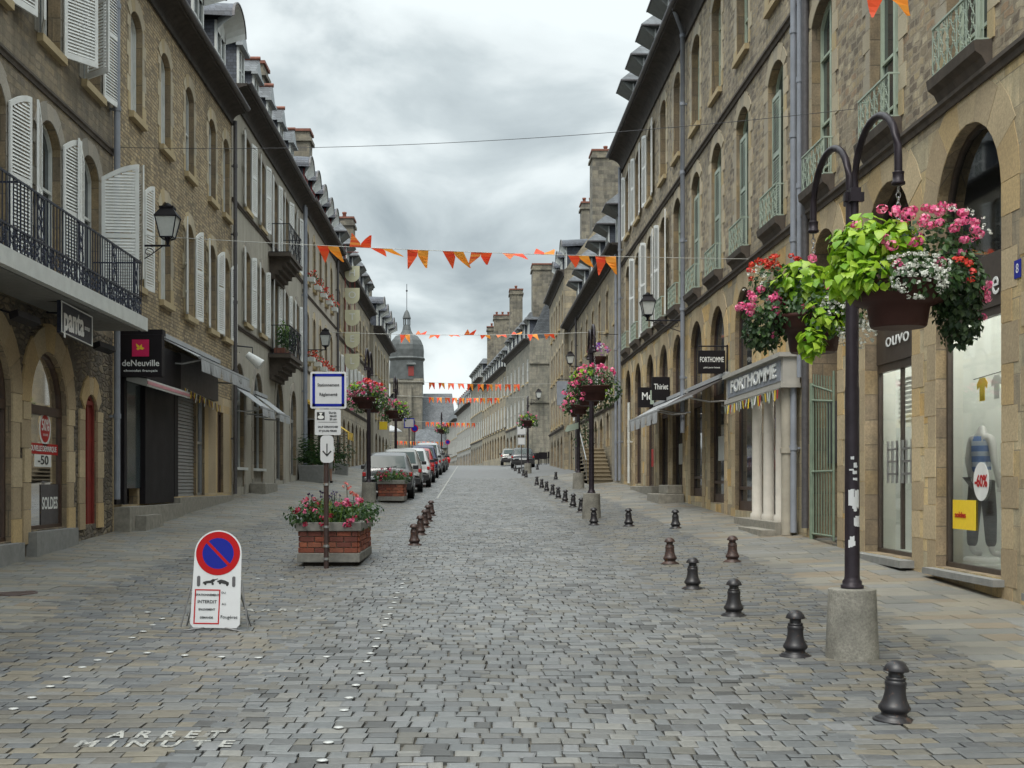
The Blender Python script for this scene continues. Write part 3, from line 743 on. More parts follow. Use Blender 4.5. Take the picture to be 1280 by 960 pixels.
# ------------------------------------------------------------------ right row
UC = [9.2, 12.3, 15.4, 18.5, 21.8, 25.1, 28.2, 31.2, 34.1, 37.2, 39.9, 42.9, 46, 48.9]
def shopfront(fr, bld, o, dep=.28, col='bar', transom=(), mulls=(), glass='clear', kick=0, name='shop_window', room=None, roomback=1.3, z0=None):
    O = offs(o, .008); mb = MB(); mb.poly([fr(p, -dep, q) for p, q in O]); g = mb.build(name, M[glass], bld)
    mb = MB(); b = .06; band(mb, fr, O, offs(o, b, z0=o.z0+b), -dep-.03, -dep+.04)
    mb.fbox(fr, o.u0, o.u1, -dep-.03, -dep+.04, o.z0, o.z0+b+kick)
    for z, hh in transom: mb.fbox(fr, o.u0+.03, o.u1-.03, -dep-.025, -dep+.05, z-hh/2, z+hh/2)
    for u, za, zb in mulls: mb.fbox(fr, u-.03, u+.03, -dep-.02, -dep+.03, za, zb)
    mb.build('frame', M[col], g)
    if room:
        mb = MB(); a, b_ = o.u0-.3, o.u1+.3; zt = room[1]; zb = o.z0
        w0, w1 = -dep-.04, -dep-roomback
        mb.poly([fr(a,w1,zb),fr(b_,w1,zb),fr(b_,w1,zt),fr(a,w1,zt)]); mb.poly([fr(a,w0,zb),fr(a,w1,zb),fr(a,w1,zt),fr(a,w0,zt)])
        mb.poly([fr(b_,w0,zb),fr(b_,w1,zb),fr(b_,w1,zt),fr(b_,w0,zt)]); mb.poly([fr(a,w0,zb),fr(b_,w0,zb),fr(b_,w1,zb),fr(a,w1,zb)]); mb.poly([fr(a,w0,zt),fr(b_,w0,zt),fr(b_,w1,zt),fr(a,w1,zt)])
        mb.poly([fr(a,w0,zb),fr(o.u0,w0,zb),fr(o.u0,w0,zt),fr(a,w0,zt)]); mb.poly([fr(o.u1,w0,zb),fr(b_,w0,zb),fr(b_,w0,zt),fr(o.u1,w0,zt)])
        mb.build('interior', M[room[0]], g)
        mb = MB(); um = (a+b_)/2; mb.fbox(fr, um-.8, um+.8, w0-.25, w0-.55, zt-.06, zt-.03); mb.build('ceiling_lamp', M['lamp_on'], g)
    return g
def door_opening(fr, bld, o, mt='wood', dep=.3, name='door', sur=None):
    mb = MB(); O = offs(o, .005); mb.poly([fr(p, -dep, q) for p, q in O])
    d = mb.build(name, M[mt], bld)
    mb = MB(); band(mb, fr, O, offs(o, .07, z0=o.z0), -dep-.02, -dep+.04)
    mb.fbox(fr, o.uc-.02, o.uc+.02, -dep, -dep+.03, o.z0, o.z1-.05)
    mb.fbox(fr, o.u0, o.u1, -dep, -dep+.045, o.z0+2.1, o.z0+2.17)
    mb.build('frame', M[mt], d)
    return d

def first_floor(fr, b, ops, style):
    for o in ops:
        n = o.k
        w = window(fr, b, o, col='green', depth=.18, bars=(.72, .36, .12), sill=None, sur='gran', jw=(.2, .34), lint=.28)
        mb = MB(); mb.prism([(.002, o.z0-.34), (.07, o.z0-.30), (.12, o.z0-.2), (.2, o.z0-.14), (.22, o.z0-.02), (.002, o.z0)], lambda u, q, z: fr(u, q, z), o.u0-.12, o.u1+.12)
        mb.build('sill', M['cornice2'], w)
        railing(fr, w, o.u0-.05, o.u1+.05, .16, o.z0+.01, .62, 'greeniron', dens=.1, r=.009, sides=(o.u0-.05, o.u1+.05))
        if n.get('gs'): shutters(fr, w, Op(o.uc, o.w, o.z0+.05, o.z1-.55, 0), 'greyg', ang=(180, 180), w=o.w*.5, which=(1,), out=-.09, rise=0)
        if n.get('ws'): shutters(fr, w, o, 'white', ang=n['ws'], w=o.w*.5, rise=.12)
r1 = thing('stone_house', 'tan granite house with wide shop arches and pale green balconettes, right edge of the picture', 'house', (6, 14, G(6, 14)), 'stone houses along the right side')
r2 = thing('stone_house', 'long tan stone house with dormers, white shutters and a porch of three white columns', 'house', (6, 37, G(6, 37)), 'stone houses along the right side')
ZR1, ZR2, ZT = 4.68, 8.6, 12.35
def rops(us, near):
    o1 = []; o2 = []
    for u in us:
        ws = None
        if u > 34 and u < 47: ws = (4, 8) if u > 41 else (8, 4)
        o1.append(Op(u+.1, 1.3, 5.12, 8.3, .3, 'w1', gs=(24 < u < 36), ws=ws if u > 38 else None))
        o2.append(Op(u+.1, 1.2, 9.5, 11.95, .24, 'w2', ws=(5, 5) if u > 42 else None))
    return o1, o2
# R1
us1 = [u for u in UC if u < 23.5]
o1, o2 = rops(us1, True)
gA = Op(15.5, 2.04, -1.07, 4.34, .95, depth=.2); gB = Op(18.46, 2.08, -1.04, 4.34, .95, depth=.26); gC = Op(21.75, 1.6, -1.05, 4.32, .78, depth=1.2)
g0_ = Op(12.5, 2.04, -1.15, 4.32, .95, depth=.2); gz = Op(9.4, 2.04, -1.2, 4.32, .95, depth=.2)
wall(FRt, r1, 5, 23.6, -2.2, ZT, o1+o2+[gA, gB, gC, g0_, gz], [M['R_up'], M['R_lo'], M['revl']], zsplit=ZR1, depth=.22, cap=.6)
first_floor(FRt, r1, o1, 0)
for o in o2: window(FRt, r1, o, col='green', depth=.2, bars=(.72, .36), sur='gran', jw=(.2, .32))
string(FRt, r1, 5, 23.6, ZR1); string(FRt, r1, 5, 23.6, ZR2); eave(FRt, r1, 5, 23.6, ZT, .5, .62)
for o in (gz, g0_, gA):
    s = shopfront(FRt, r1, o, dep=.17, transom=((2.02, .1), (2.66, .1)), glass='clear', room=('inw', 2.6))
    mb = MB(); mb.fbox(FRt, o.u0+.05, o.u1-.05, -.2, -.1, 2.07, 2.61); mb.build('fascia', M['bar'], s)
    mb = MB(); A = [p for p in arc(o.u0+.06, o.u1-.06, o.z1-.06, .88)]; mb.poly([FRt(p, -.19, q) for p, q in [(o.u0+.06, 2.7)]+A+[(o.u1-.06, 2.7)]]); mb.build('upper_pane', M['glass'], s)
    mb = MB(); mb.fbox(FRt, o.u0-.1, o.u1+.12, -.3, .14, o.z0-.1, o.z0-.02); mb.build('sill', M['greyplinth'], s)
    surround(FRt, s, o, M['gold'], jw=(.3, .44), lint=.5, sh=.42, N=7, proud=.003, lo=-1.6)
    if o is gA:
        text('e', .45, FRt(14.85, -.08, 2.33), 270, M['white'], s)
# door bay
s = shopfront(FRt, r1, gB, dep=.23, transom=((1.72, .12), (2.5, .12)), mulls=((gB.uc, -.95, 1.7),), glass='clear', room=('inw', 2.4), name='shop_door')
mb = MB(); mb.fbox(FRt, gB.u0+.05, gB.u1-.05, -.26, -.16, 1.78, 2.44); mb.build('fascia', M['bar'], s)
text('ouvo', .3, FRt(gB.uc, -.14, 2.1), 270, M['white'], s, w=1.0)
mb = MB(); A = arc(gB.u0+.06, gB.u1-.06, gB.z1-.06, .88); mb.poly([FRt(p, -.25, q) for p, q in [(gB.u0+.06, 2.55)]+A+[(gB.u1-.06, 2.55)]]); mb.build('upper_pane', M['glass'], s)
mb = MB(); mb.fbox(FRt, gB.u0-.1, gB.u1+.1, -.3, .2, gB.z0-.11, gB.z0-.01); mb.build('threshold', M['greyplinth'], s)
mb = MB()
for z in (.12, .3, .48): mb.fbox(FRt, gB.uc-.52, gB.uc-.1, -.2, -.17, z, z+.03); mb.fbox(FRt, gB.uc+.1, gB.uc+.52, -.2, -.17, z, z+.03)
for u in (-.52, -.3, -.13, .1, .3, .5): mb.fbox(FRt, gB.uc+u, gB.uc+u+.03, -.195, -.165, .0, .62)
mb.build('handle', M['steel'], s)
mb = MB(); z = .9
while z < 1.6: mb.fbox(FRt, gB.u0+.1, gB.u1-.1, -.5, -.48, z, z+.045); z += .07
mb.build('blind', M['white'], s)
surround(FRt, s, gB, M['gold'], jw=(.3, .44), lint=.5, sh=.42, N=7, proud=.003, lo=-1.6)
# gated passage
mb = MB(); F = FRt
mb.poly([F(gC.u0,-1.2,-1.6),F(gC.u0,-4,-1.6),F(gC.u0,-4,4.4),F(gC.u0,-1.2,4.4)]); mb.poly([F(gC.u1,-1.2,-1.6),F(gC.u1,-4,-1.6),F(gC.u1,-4,4.4),F(gC.u1,-1.2,4.4)])
mb.poly([F(gC.u0,-4,-1.6),F(gC.u1,-4,-1.6),F(gC.u1,-4,4.4),F(gC.u0,-4,4.4)]); mb.poly([F(gC.u0,-1.2,4.33),F(gC.u1,-1.2,4.33),F(gC.u1,-4,4.33),F(gC.u0,-4,4.33)])
mb.poly([F(gC.u0,0,-1.04),F(gC.u1,0,-1.04),F(gC.u1,-4,-1.0),F(gC.u0,-4,-1.0)])
ps = mb.build('passage', [M['L1_up']], r1)
surround(FRt, ps, gC, M['gold'], jw=(.3, .42), lint=.5, sh=.42, N=7, proud=.01, lo=-1.4)
mb = MB(); mb.fbox(F, gC.u1-.02, gC.u1-.06, -.55, -.25, .35, 1.45); mb.build('notice_board', M['gutter'], ps)
gt = thing('iron_gate', 'pale green iron gate standing half open in the stone passage', 'gate', F(21.1, -.15, -1.0))
mb = MB(); hx = F(22.42, .03, 0); dirg = Vector((.0, -1.35, 0)) # leaf runs towards the viewer
def gl(s, z): return (hx[0]+dirg.x*s, hx[1]+dirg.y*s, z)
mb.tube([gl(0, -1.0), gl(0, 1.75)], .045, 8)
mb.build('post', M['gateg'], gt)
mb = MB()
for k in range(8): s_ = .08+k*.125; mb.tube([gl(s_, -.9), gl(s_, 1.9-.02*k)], .012, 5)
for z in (-.88, .2, 1.45): mb.tube([gl(.0, z), gl(1.0, z-(.1 if z > 1 else 0))], .02, 5)
mb.tube([gl(0, 1.72), gl(1.0, 1.5)], .018, 5); mb.tube([gl(1.0, -.95), gl(1.0, 1.85)], .022, 5)
mb.build('leaf', M['gateg'], gt)
roof(FRt, r1, 5, 23.6, [(-.1, 12.95), (-1.5, 15.6), (-4, 17), (-8, 12.9)], 'slate')
pipe(r1, FRt, 23.35, .12, -.9, 12.6, 'pipe', .06); pipe(r1, FRt, 23.0, .1, 1.9, 12.6, 'pipe', .05)
mb = MB(); mb.tube([F(22.75, .06, -.8), F(22.75, .06, 9.4)], .07, 8); mb.build('cable_duct', M['gutter'], r1)
mb = MB(); mb.box(F(22.4, 0, 9.0), F(22.7, .22, 9.3)); mb.build('junction_box', M['white2'], r1)
pipe(r1, FRt, 23.45, .22, -.95, 2.05, 'pipe_c', .1, 'drain_casing')
mb = MB(); mb.fbox(F, 13.95, 14.12, .005, .012, 2.25, 2.45); nb = mb.build('number_plate', M['signblue'], r1)
text('8', .15, F(14.035, .014, 2.35), 270, M['white'], nb, ext=.001)
# R2
us2 = [u for u in UC if u > 23.5]
o1, o2 = rops(us2, False)
gr = []
for u in us2:
    gr.append(Op(u, 1.8 if u > 26 else 2.6, lerp(u, [(25, -.75), (34, -.35), (40, -.2), (50, .1)]), 4.32 if u > 26 else 2.3, .88 if u > 26 else 0, depth=.16))
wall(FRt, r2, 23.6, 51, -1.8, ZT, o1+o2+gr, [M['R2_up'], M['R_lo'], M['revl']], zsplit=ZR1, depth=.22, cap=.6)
first_floor(FRt, r2, o1, 0)
for o in o2:
    w = window(FRt, r2, o, col='green' if o.uc < 36 else 'white2', depth=.2, bars=(.72, .36), sur='gran', jw=(.2, .32))
    if o.k['ws']: shutters(FRt, w, o, 'white', ang=(5, 5), rise=.1)
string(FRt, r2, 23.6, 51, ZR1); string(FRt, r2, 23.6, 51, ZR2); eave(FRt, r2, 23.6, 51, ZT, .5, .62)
for k, o in enumerate(gr):
    if o.uc < 26: s = shopfront(FRt, r2, o, dep=.13, col='bar', glass='clear', transom=((-.2, .1),), mulls=((24.6, -.7, 2.2), (25.6, -.7, 2.2)), kick=.35, room=('wood', 2.2)); continue
    if k < 4: s = shopfront(FRt, r2, o, dep=.13, col='wood' if k else 'bar', glass='glass', transom=((o.z0+.5, .07), (2.1, .12)), kick=.15)
    else: s = shopfront(FRt, r2, o, dep=.13, col='wood', glass='glass', transom=((o.z0+2.3, .1),), mulls=((o.uc, o.z0, o.z1-.2),))
    surround(FRt, s, o, M['gold'], jw=(.3, .42), lint=.42, sh=.42, N=6, proud=.01, lo=o.z0-.4)
    if k in (2, 4, 6): mb = MB(); mb.fbox(FRt, o.u0+.25, o.u1-.5, -.115, -.1, .55, 1.15); mb.build('poster', M['white2'] if k != 6 else M['signred'], s)
roof(FRt, r2, 23.6, 51, [(-.1, 12.95), (-1.5, 15.9), (-4, 17.4), (-8, 12.9)], 'slate', M['chim'])
for u in (34.5, 37.4, 40.3, 43.1, 46.0, 48.9): dormer(FRt, r2, u, 1.15, 13.0, 2.1, -.15, 1.6, 'hip', over=.5)
pipe(r2, FRt, 35.6, .12, 1.4, 12.5, 'pipe', .065, top=F(34.9, .5, 13.0)); pipe(r2, FRt, 50.7, .12, .1, 12.5, 'pipe', .06)
pipe(r2, FRt, 47.6, .14, .0, 3.0, 'white2', .05, 'white_pipe')
# porch fascia and columns
pf = thing('shop_porch', 'pale grey shop porch with raised lettering on its fascia and three round white columns', 'porch', F(25, .2, -.85))
mb = MB(); mb.fbox(F, 23.25, 28.4, .03, .34, 1.82, 2.3); mb.fbox(F, 23.2, 28.45, .02, .42, 2.3, 2.38); mb.fbox(F, 23.22, 28.42, .02, .38, 1.74, 1.82); mb.build('fascia', M['fasc'], pf)
mb = MB(); mb.fbox(F, 23.4, 28.2, .34, .352, 1.87, 2.26); mb.build('panel', M['bar'] if False else M['pipe'], pf)
text('FORTHOMME', .36, F(25.75, .36, 2.07), 270, M['white'], pf, ext=.012, w=4.1, bold=.01)
for u in (23.95, 24.95, 25.95):
    mb = MB(); mb.lathe(F(u, .2, -.62), [(.14, -.1), (.14, 0), (.105, .03), (.105, 1.2), (.097, 2.3), (.12, 2.33), (.12, 2.36)], 18)
    mb.build('column', M['colw'], pf)
mb = MB(); mb.fbox(F, 23.5, 27.2, -.2, .42, -1.3, -.72); mb.fbox(F, 23.4, 25.4, .42, .7, -1.3, -.86); mb.build('step', M['stoneplinth'], pf)
# small coloured pennants under the fascia
def pennants(name, label, pts, fr, cols, parent=None):
    t = thing(name, label, 'bunting', pts[0])
    mb = MB(); mb.tube(pts, .004, 4); mb.build('cord', M['rope'], t)
    P0, P1 = Vector(pts[0]), Vector(pts[-1]); n = int((P1-P0).length/.2)
    for i in range(n):
        a = P0.lerp(P1, (i+.2)/n); b = P0.lerp(P1, (i+.75)/n); zz = rnd.uniform(.14, .2)
        off = Vector((rnd.uniform(-.03, .03), 0, 0))
        mb = MB(); mb.poly([a, b, b+Vector((0, 0, -zz))+off, (a+b)/2+Vector((0, 0, -zz*1.15))+off*1.4, a+Vector((0, 0, -zz))+off])
        mb.build('pennant', M[cols[i % len(cols)]], t)
    return t
pennants('shop_bunting', 'string of little coloured pennants under the grey shop fascia', [F(23.3, .4, 1.72), F(28.35, .4, 1.7)], F, ['signred', 'yellow', 'white', 'greenp' if 'greenp' in M else 'green', 'white', 'yellow', 'greeniron'])
def hang_sign(label, x0, x1, y, z0, z1, wallx, body, face='black', lines=(), bracket=True, th=.05):
    t = thing('hanging_sign', label, 'sign', (wallx, y, z0))
    mb = MB(); mb.box((x0, y-th/2, z0), (x1, y+th/2, z1)); mb.build('sign_board', M[face], t, bevel=.006)
    if bracket:
        mb = MB(); mb.tube([(wallx, y, z1+.1), (x0 if wallx > x1-.01 else x1, y, z1+.1)], .018, 6)
        for x in (x0+.08, x1-.08): mb.tube([(x, y, z1), (x, y, z1+.1)], .008, 4)
        mb.tube([(wallx-(.02 if wallx > 0 else -.02), y, z0), (wallx-(.02 if wallx > 0 else -.02), y, z1+.13)], .02, 5); mb.build('bracket', M['iron'], t)
    for tx, sz, zz, mt, sx in lines: text(tx, sz, ((x0+x1)/2, y-th/2-.004, zz), 0, M[mt], t, ext=.002, w=(x1-x0)*sx, bold=sz*.012)
    return t
hang_sign('black hanging sign with white capitals on an iron bracket', 5.3, 5.93, 29.9, 2.56, 3.1, 6.0, '', 'black', [('FORTHOMME', .17, 2.88, 'white', .88), ('prêt à porter homme', .055, 2.7, 'white', .6)])
hang_sign('black square sign with white script on the arcade pier', 5.45, 5.98, 38.6, 2.5, 3.2, 6.0, '', 'black', [('Thiriet', .24, 2.9, 'white', .8)], bracket=False, th=.12)
t = hang_sign('black square sign with white letters and a green mark, beyond the script sign', 5.4, 5.95, 41.4, 2.45, 3.1, 6.0, '', 'black', [('Me', .34, 2.8, 'white', .6)], bracket=False, th=.12)
mb = MB(); mb.box((5.78, 41.32, 2.55), (5.9, 41.335, 3.0)); mb.build('green_mark', M['greeniron'], t)
def awning(label, fr, u0, u1, wo, zw, zo, val, mt, mtop=None, arms=True, name='awning'):
    t = thing(name, label, 'awning', fr(u0, 0, zo))
    mb = MB(); mb.hexa([fr(u0,.02,zw-.02),fr(u1,.02,zw-.02),fr(u1,wo,zo-.02),fr(u0,wo,zo-.02),fr(u0,.02,zw),fr(u1,.02,zw),fr(u1,wo,zo),fr(u0,wo,zo)])
    mb.build('canopy', M[mt], t)
    mb = MB(); mb.fbox(fr, u0, u1, wo-.03, wo+.03, zo-.03, zo+.02); mb.fbox(fr, u0, u1, .02, .12, zw-.02, zw+.08); mb.build('front_bar', M[mtop or 'awn_w'], t)
    if val:
        mb = MB(); n = int((u1-u0)/.25)
        for i in range(n):
            a = u0+(u1-u0)*i/n; b = u0+(u1-u0)*(i+1)/n; o = .02*math.sin(i*1.3)
            mb.add([fr(a,wo+.03,zo-.04),fr(b,wo+.03,zo-.04),fr(b,wo+.04+o,zo-val),fr(a,wo+.04-o,zo-val)], [(0,1,2,3)])
        mb.build('valance', M[mtop or mt], t)
    if arms:
        for u in (u0+.25, u1-.25): mb = MB(); mb.tube([fr(u, .05, zo-.1), fr(u, wo*.5, zo-.12), fr(u, wo, zo-.03)], .022, 5); mb.build('arm', M['steel'], t)
    return t
awning('wide dark brown shop awning stretched above the brown shop bays', F, 29.6, 34.9, .9, 2.5, 2.02, 0, 'awn_d', 'awn_w')
awning('pale grey shop awning with a printed valance, beyond the brown awning', F, 35.2, 41.6, .85, 2.5, 2.02, .36, 'awn_w', 'awn_w')
# stone steps / bench by the pier
t = thing('stone_step', 'two low granite doorsteps against the arcade pier', 'step', F(36.8, .3, -.6))
mb = MB(); mb.fbox(F, 35.9, 38.2, .02, .75, -.9, -.3); mb.build('tread', M['stoneplinth'], t, bevel=.02)
mb = MB(); mb.fbox(F, 36.2, 37.9, .02, .45, -.3, -.05); mb.build('tread', M['stoneplinth'], t, bevel=.02)
t = thing('stone_step', 'low granite doorstep further along the arcade, past the grey awning', 'step', F(41, .3, -.4))
mb = MB(); mb.fbox(F, 40.2, 45.5, .02, .35, -.8, -.1); mb.build('tread', M['stoneplinth'], t, bevel=.02)
# mannequin window contents
# R3
r3 = thing('stone_house', 'lower stone house with slate dormers behind the outdoor stair', 'house', (6, 65, G(6, 65)), 'stone houses along the right side')
ops = []
for i in range(8):
    u = 53.2+3.3*i
    ops.append(Op(u, 1.0, 3.6, 5.7, .15, 'w')); ops.append(Op(u, .95, 6.7, 8.5, .15, 'w'))
for i in range(8):
    ops.append(Op(53.6+3.2*i, 1.5 if i else 1.1, .6 if i == 0 else .3+.15*i, 2.9, .5, 'g'))
ops[16] = Op(56.2, 1.0, 1.62, 3.1, .2, 'g'); ops[17] = Op(59, 1.3, .2, 3.0, .5, 'g'); ops[18] = Op(61.6, 1.3, .3, 3.0, .5, 'g')
for i in range(19, 24): ops[i] = Op(64.4+3.0*(i-19), 1.5, .4+.1*(i-19), 3.1, .5, 'g')
ops = [o for o in ops if o.u1 < 78.8]
wall(FRt, r3, 51.02, 79, -1, 9.2, ops, [M['R3'], M['R3'], M['revl']])
for o in ops:
    if o.kind == 'w':
        w = window(FRt, r3, o, bars=(.5,), depth=.2, N=3)
        if 59 < o.uc < 76 and o.z0 < 5 and int(o.uc) % 2: shutters(FRt, w, o, 'white', ang=(6, 6), rise=0)
    else:
        d = shopfront(FRt, r3, o, dep=.3, col='wood', glass='glass', transom=((o.z0+1.9, .1),)); surround(FRt, d, o, M['gran'], N=4)
string(FRt, r3, 51.02, 79, 3.2); eave(FRt, r3, 51.02, 79, 9.2, .4, .4)
roof(FRt, r3, 51.02, 79, [(-.1, 9.6), (-2.2, 12.6), (-4.2, 14.2), (-8, 9.6)], 'slate')
for u in (53, 57, 61, 65, 69, 73): dormer(FRt, r3, u, 1.1, 9.6, 1.75, -.1, 1.5, 'hip', over=.6)
pipe(r3, FRt, 71.9, .12, .5, 9.3, 'gutter', .06); pipe(r3, FRt, 52.0, .12, .1, 9.3, 'pipe', .06)
# R4
r4 = thing('stone_house', 'tall narrow house with a stone gable and high chimneys, next past the slate dormers', 'house', (6, 86, G(6, 86)), 'stone houses along the right side')
ops = [Op(80.8+2.6*i, 1.0, z, z+1.9, .15, 'w') for i in range(5) for z in (3.8, 6.9, 10.0)] + [Op(81.5+3.2*i, 1.6, .9, 3.0, .5, 'g') for i in range(4)]
F4 = Fr(5.75, 0, 0, 1, -1, 0)
wall(F4, r4, 79.02, 94, -1, 12.8, ops, [M['R3'], M['R3'], M['revl']])
for o in ops:
    if o.kind == 'w': window(F4, r4, o, sur='gran', bars=(.5,), N=3)
    else: shopfront(F4, r4, o, dep=.3, col='wood', glass='glass')
eave(F4, r4, 79.02, 94, 12.8, .35, .4); string(F4, r4, 79.02, 94, 3.4)
roof(F4, r4, 79.02, 94, [(-.05, 13.2), (-3.2, 17.4), (-4.6, 17.4), (-8, 13.2)], 'slate', M['R3'])
for u in (81.5, 85.5, 89.5): dormer(F4, r4, u, 1.3, 13.3, 1.6, -.3, 1.6, 'curve', over=.35)
chimney(r4, 7.5, 9.3, 79.1, 81, 15.5, 20.6, 1); chimney(r4, 7.95, 8.9, 92, 93.5, 15.5, 20.2, 2)
mb = MB()
for k in range(2): pass
# outdoor stair
st = thing('stone_stair', 'worn outdoor stone staircase with a handrail, climbing beside the house wall', 'stair', (5.4, 53, G(5.4, 53)))
mb = MB()
zb = G(5.4, 53)
for i in range(9):
    mb.box((4.85, 53+i*.42, zb-.6), (5.85, 57.6, zb+.17*(i+1)-.035)); mb.box((4.82, 53+i*.42-.05, zb+.17*(i+1)-.045), (5.855, 57.6, zb+.17*(i+1)))
mb.build('step', M['stairst'], st)
mb = MB(); mb.box((5.86, 52.6, -.6), (5.99, 53.4, 3.0)); mb.build('pier', M['grang'], st)
mb = MB(); pts = [(4.75, 52.8+i*.42, zb+.95+.17*i) for i in range(10)]; mb.tube(pts, .03, 6)
for i in range(0, 10, 2): mb.tube([(4.75, 52.8+i*.42, zb+.1+.17*i), (4.75, 52.8+i*.42, zb+.95+.17*i)], .014, 5)
mb.build('handrail', M['steel'], st)

# ------------------------------------------------------------------ left row
l1 = thing('stone_house', 'dark brown stone house with golden shop arches, a long iron balcony and open white shutters', 'house', (-6.7, 18, G(-6.7, 18)), 'stone houses along the left side')
F = FL
A1 = Op(17.75, 1.78, -.85, 2.12, .8, depth=.16); A2 = Op(20.3, 1.8, -.72, 2.08, .85, depth=.16); A0 = Op(14.9, 1.8, -1.0, 2.12, .85, depth=.16); Am = Op(12.1, 1.8, -1.1, 2.12, .85, depth=.16)
dr = Op(22.5, .74, -.72, 1.56, .28, depth=.12)
w1 = [Op(u, 1.05, 2.98, 5.75, .32, 'w1') for u in (15.2, 17.9, 20.35, 22.5)] + [Op(12.7, 1.05, 3.2, 5.7, .32, 'w1')]
w2 = [Op(u, 1.05, 6.95, 9.3, .2, 'w2') for u in (12.7, 15.2, 17.9, 20.35, 22.6)]
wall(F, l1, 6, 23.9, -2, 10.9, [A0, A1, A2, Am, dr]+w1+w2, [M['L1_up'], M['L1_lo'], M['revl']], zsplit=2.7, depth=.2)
for o in (Am, A0, A1, A2):
    s = shopfront(F, l1, o, dep=.12, col='wood', transom=((1.15, .14),), glass='clear', room=('inwarm', 2.05))
    surround(F, s, o, M['gold'], jw=(.3, .36), lint=.4, sh=.46, N=7, proud=.03, lo=o.z0-.2)
    mb = MB(); mb.fbox(F, o.u0-.12, o.u1+.12, -.3, .16, o.z0-.5, o.z0-.02); mb.build('doorstep', M['greyplinth'], s)
    if o is A2:
        # the lettering stuck on the pane
        rz = 90; C = lambda uc, zc, r: [(uc+r*math.cos(q*PI/12), zc+r*math.sin(q*PI/12)) for q in range(24)]
        D_ = lambda w, u, z: F(u, w, z)
        mb = MB(); mb.prism([(a, b*1.0) for a, b in C(20.45, .87, .28)], D_, -.112, -.108); mb.build('sticker', M['white'], s)
        mb = MB(); mb.prism(C(20.45, .87, .22), D_, -.107, -.104); mb.build('sticker', M['signred'], s)
        text('50%', .26, F(20.45, -.1, .92), rz, M['white'], s, ext=.001, w=.36, bold=.004); text('SOLDES', .05, F(20.45, -.1, .77), rz, M['white'], s, ext=.001, w=.24)
        mb = MB(); mb.fbox(F, 19.55, 21.08, -.111, -.108, .46, .63); mb.build('sticker', M['signred'], s)
        text('NOUVELLE DEMARQUE', .12, F(20.32, -.103, .545), rz, M['white'], s, ext=.001, w=1.35, bold=.003)
        mb = MB(); mb.fbox(F, 19.95, 20.75, -.112, -.108, .26, .455); mb.build('sticker', M['white'], s)
        text('-50', .2, F(20.35, -.103, .36), rz, M['ink'], s, ext=.001, w=.5, bold=.003)
        mb = MB(); mb.fbox(F, 20.25, 21.1, -.112, -.108, -.72, -.02); mb.build('poster', M['gutter'], s)
        text('SOLDES', .27, F(20.67, -.103, -.33), rz, M['white'], s, ext=.001, w=.76, bold=.006)
        mb = MB(); mb.tube([F(20.45, -.5, 1.36), F(20.45, -.62, 1.42)], .05, 8); mb.build('spotlight', M['bulb'], s)
d = door_opening(F, l1, dr, 'redwood', dep=.07); surround(F, d, dr, M['gold'], jw=(.3, .36), lint=.3, sh=.46, N=5, proud=.03, lo=-.8)
string(F, l1, 6, 23.9, 6.1, .14, .06)
for o in w1:
    w = window(F, l1, o, col='white2', depth=.16, bars=(.62, .3), sill=None if o.u0 > 14 else 'gran', sur='grang', jw=(.2, .3))
    shutters(F, w, o, 'white', ang=(14, 8) if o.uc < 22 else (10, 84), w=.66, rise=.24)
for o in w2:
    w = window(F, l1, o, depth=.25, bars=(.5,), sur='grang', jw=(.2, .3)); shutters(F, w, o, 'white', ang={12.7: (10, 10), 15.2: (20, 30), 17.9: (12, 14), 20.35: (22, 34), 22.6: (50, 8)}[o.uc], w=.68, rise=0, out=.06)
eave(F, l1, 6, 23.9, 10.9, .4, .45); roof(F, l1, 6, 23.9, [(-.1, 11.4), (-2, 14.2), (-4, 15.4), (-8, 11.4)], 'slate')
pipe(l1, F, 23.75, .13, -.3, 10.9, 'pipe', .06)
mb = MB(); mb.fbox(F, 14.2, 22.72, .02, .9, 2.74, 2.9); mb.fbox(F, 14.2, 22.76, .84, .95, 2.7, 2.93); bs = mb.build('balcony_slab', M['white2'], l1)
railing(F, bs, 14.25, 22.68, .85, 2.94, .34, 'ironblue', dens=.12, r=.011, sides=(22.68, 14.25))
railing(F, bs, 14.25, 22.68, .852, 2.94, .98, 'ironblue', dens=.13, scroll=False, sides=(22.68, 14.25, 16.6))
for u in (15.6, 17.4, 19.2, 21.0, 22.35): railing(F, bs, u-.13, u+.13, .85, 3.3, .6, 'ironblue', dens=.13, r=.011)
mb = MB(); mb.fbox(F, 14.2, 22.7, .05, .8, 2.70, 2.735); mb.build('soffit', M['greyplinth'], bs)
# L2
l2 = thing('stone_house', 'brown rubble stone house with arched windows and curved slate dormers, behind the wall lantern', 'house', (-6.7, 30, G(-6.7, 30)), 'stone houses along the left side')
uw = [25.6, 28.05, 30.45, 33.1, 35.0]
w1 = [Op(u, .95, 3.95, 6.15, .28, 'w1') for u in uw]; w2 = [Op(u, .92, 7.3, 9.4, .22, 'w2') for u in uw]
gg = [Op(25.15, 1.15, -.42, 2.35, 0, 'g', depth=.3), Op(30.2, 2.05, -.3, 2.1, 0, 'g', depth=.14), Op(31.75, .85, -.3, 2.1, 0, 'g', depth=.14), Op(34.2, .8, -.25, 1.9, 0, 'g', depth=.14)]
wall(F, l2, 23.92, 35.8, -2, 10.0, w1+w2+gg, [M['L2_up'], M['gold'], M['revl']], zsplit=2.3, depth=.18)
for i, o in enumerate(w2): window(F, l2, o, depth=.15, panel=i < 2, sur='gran', jw=(.16, .26), bars=(.5,))
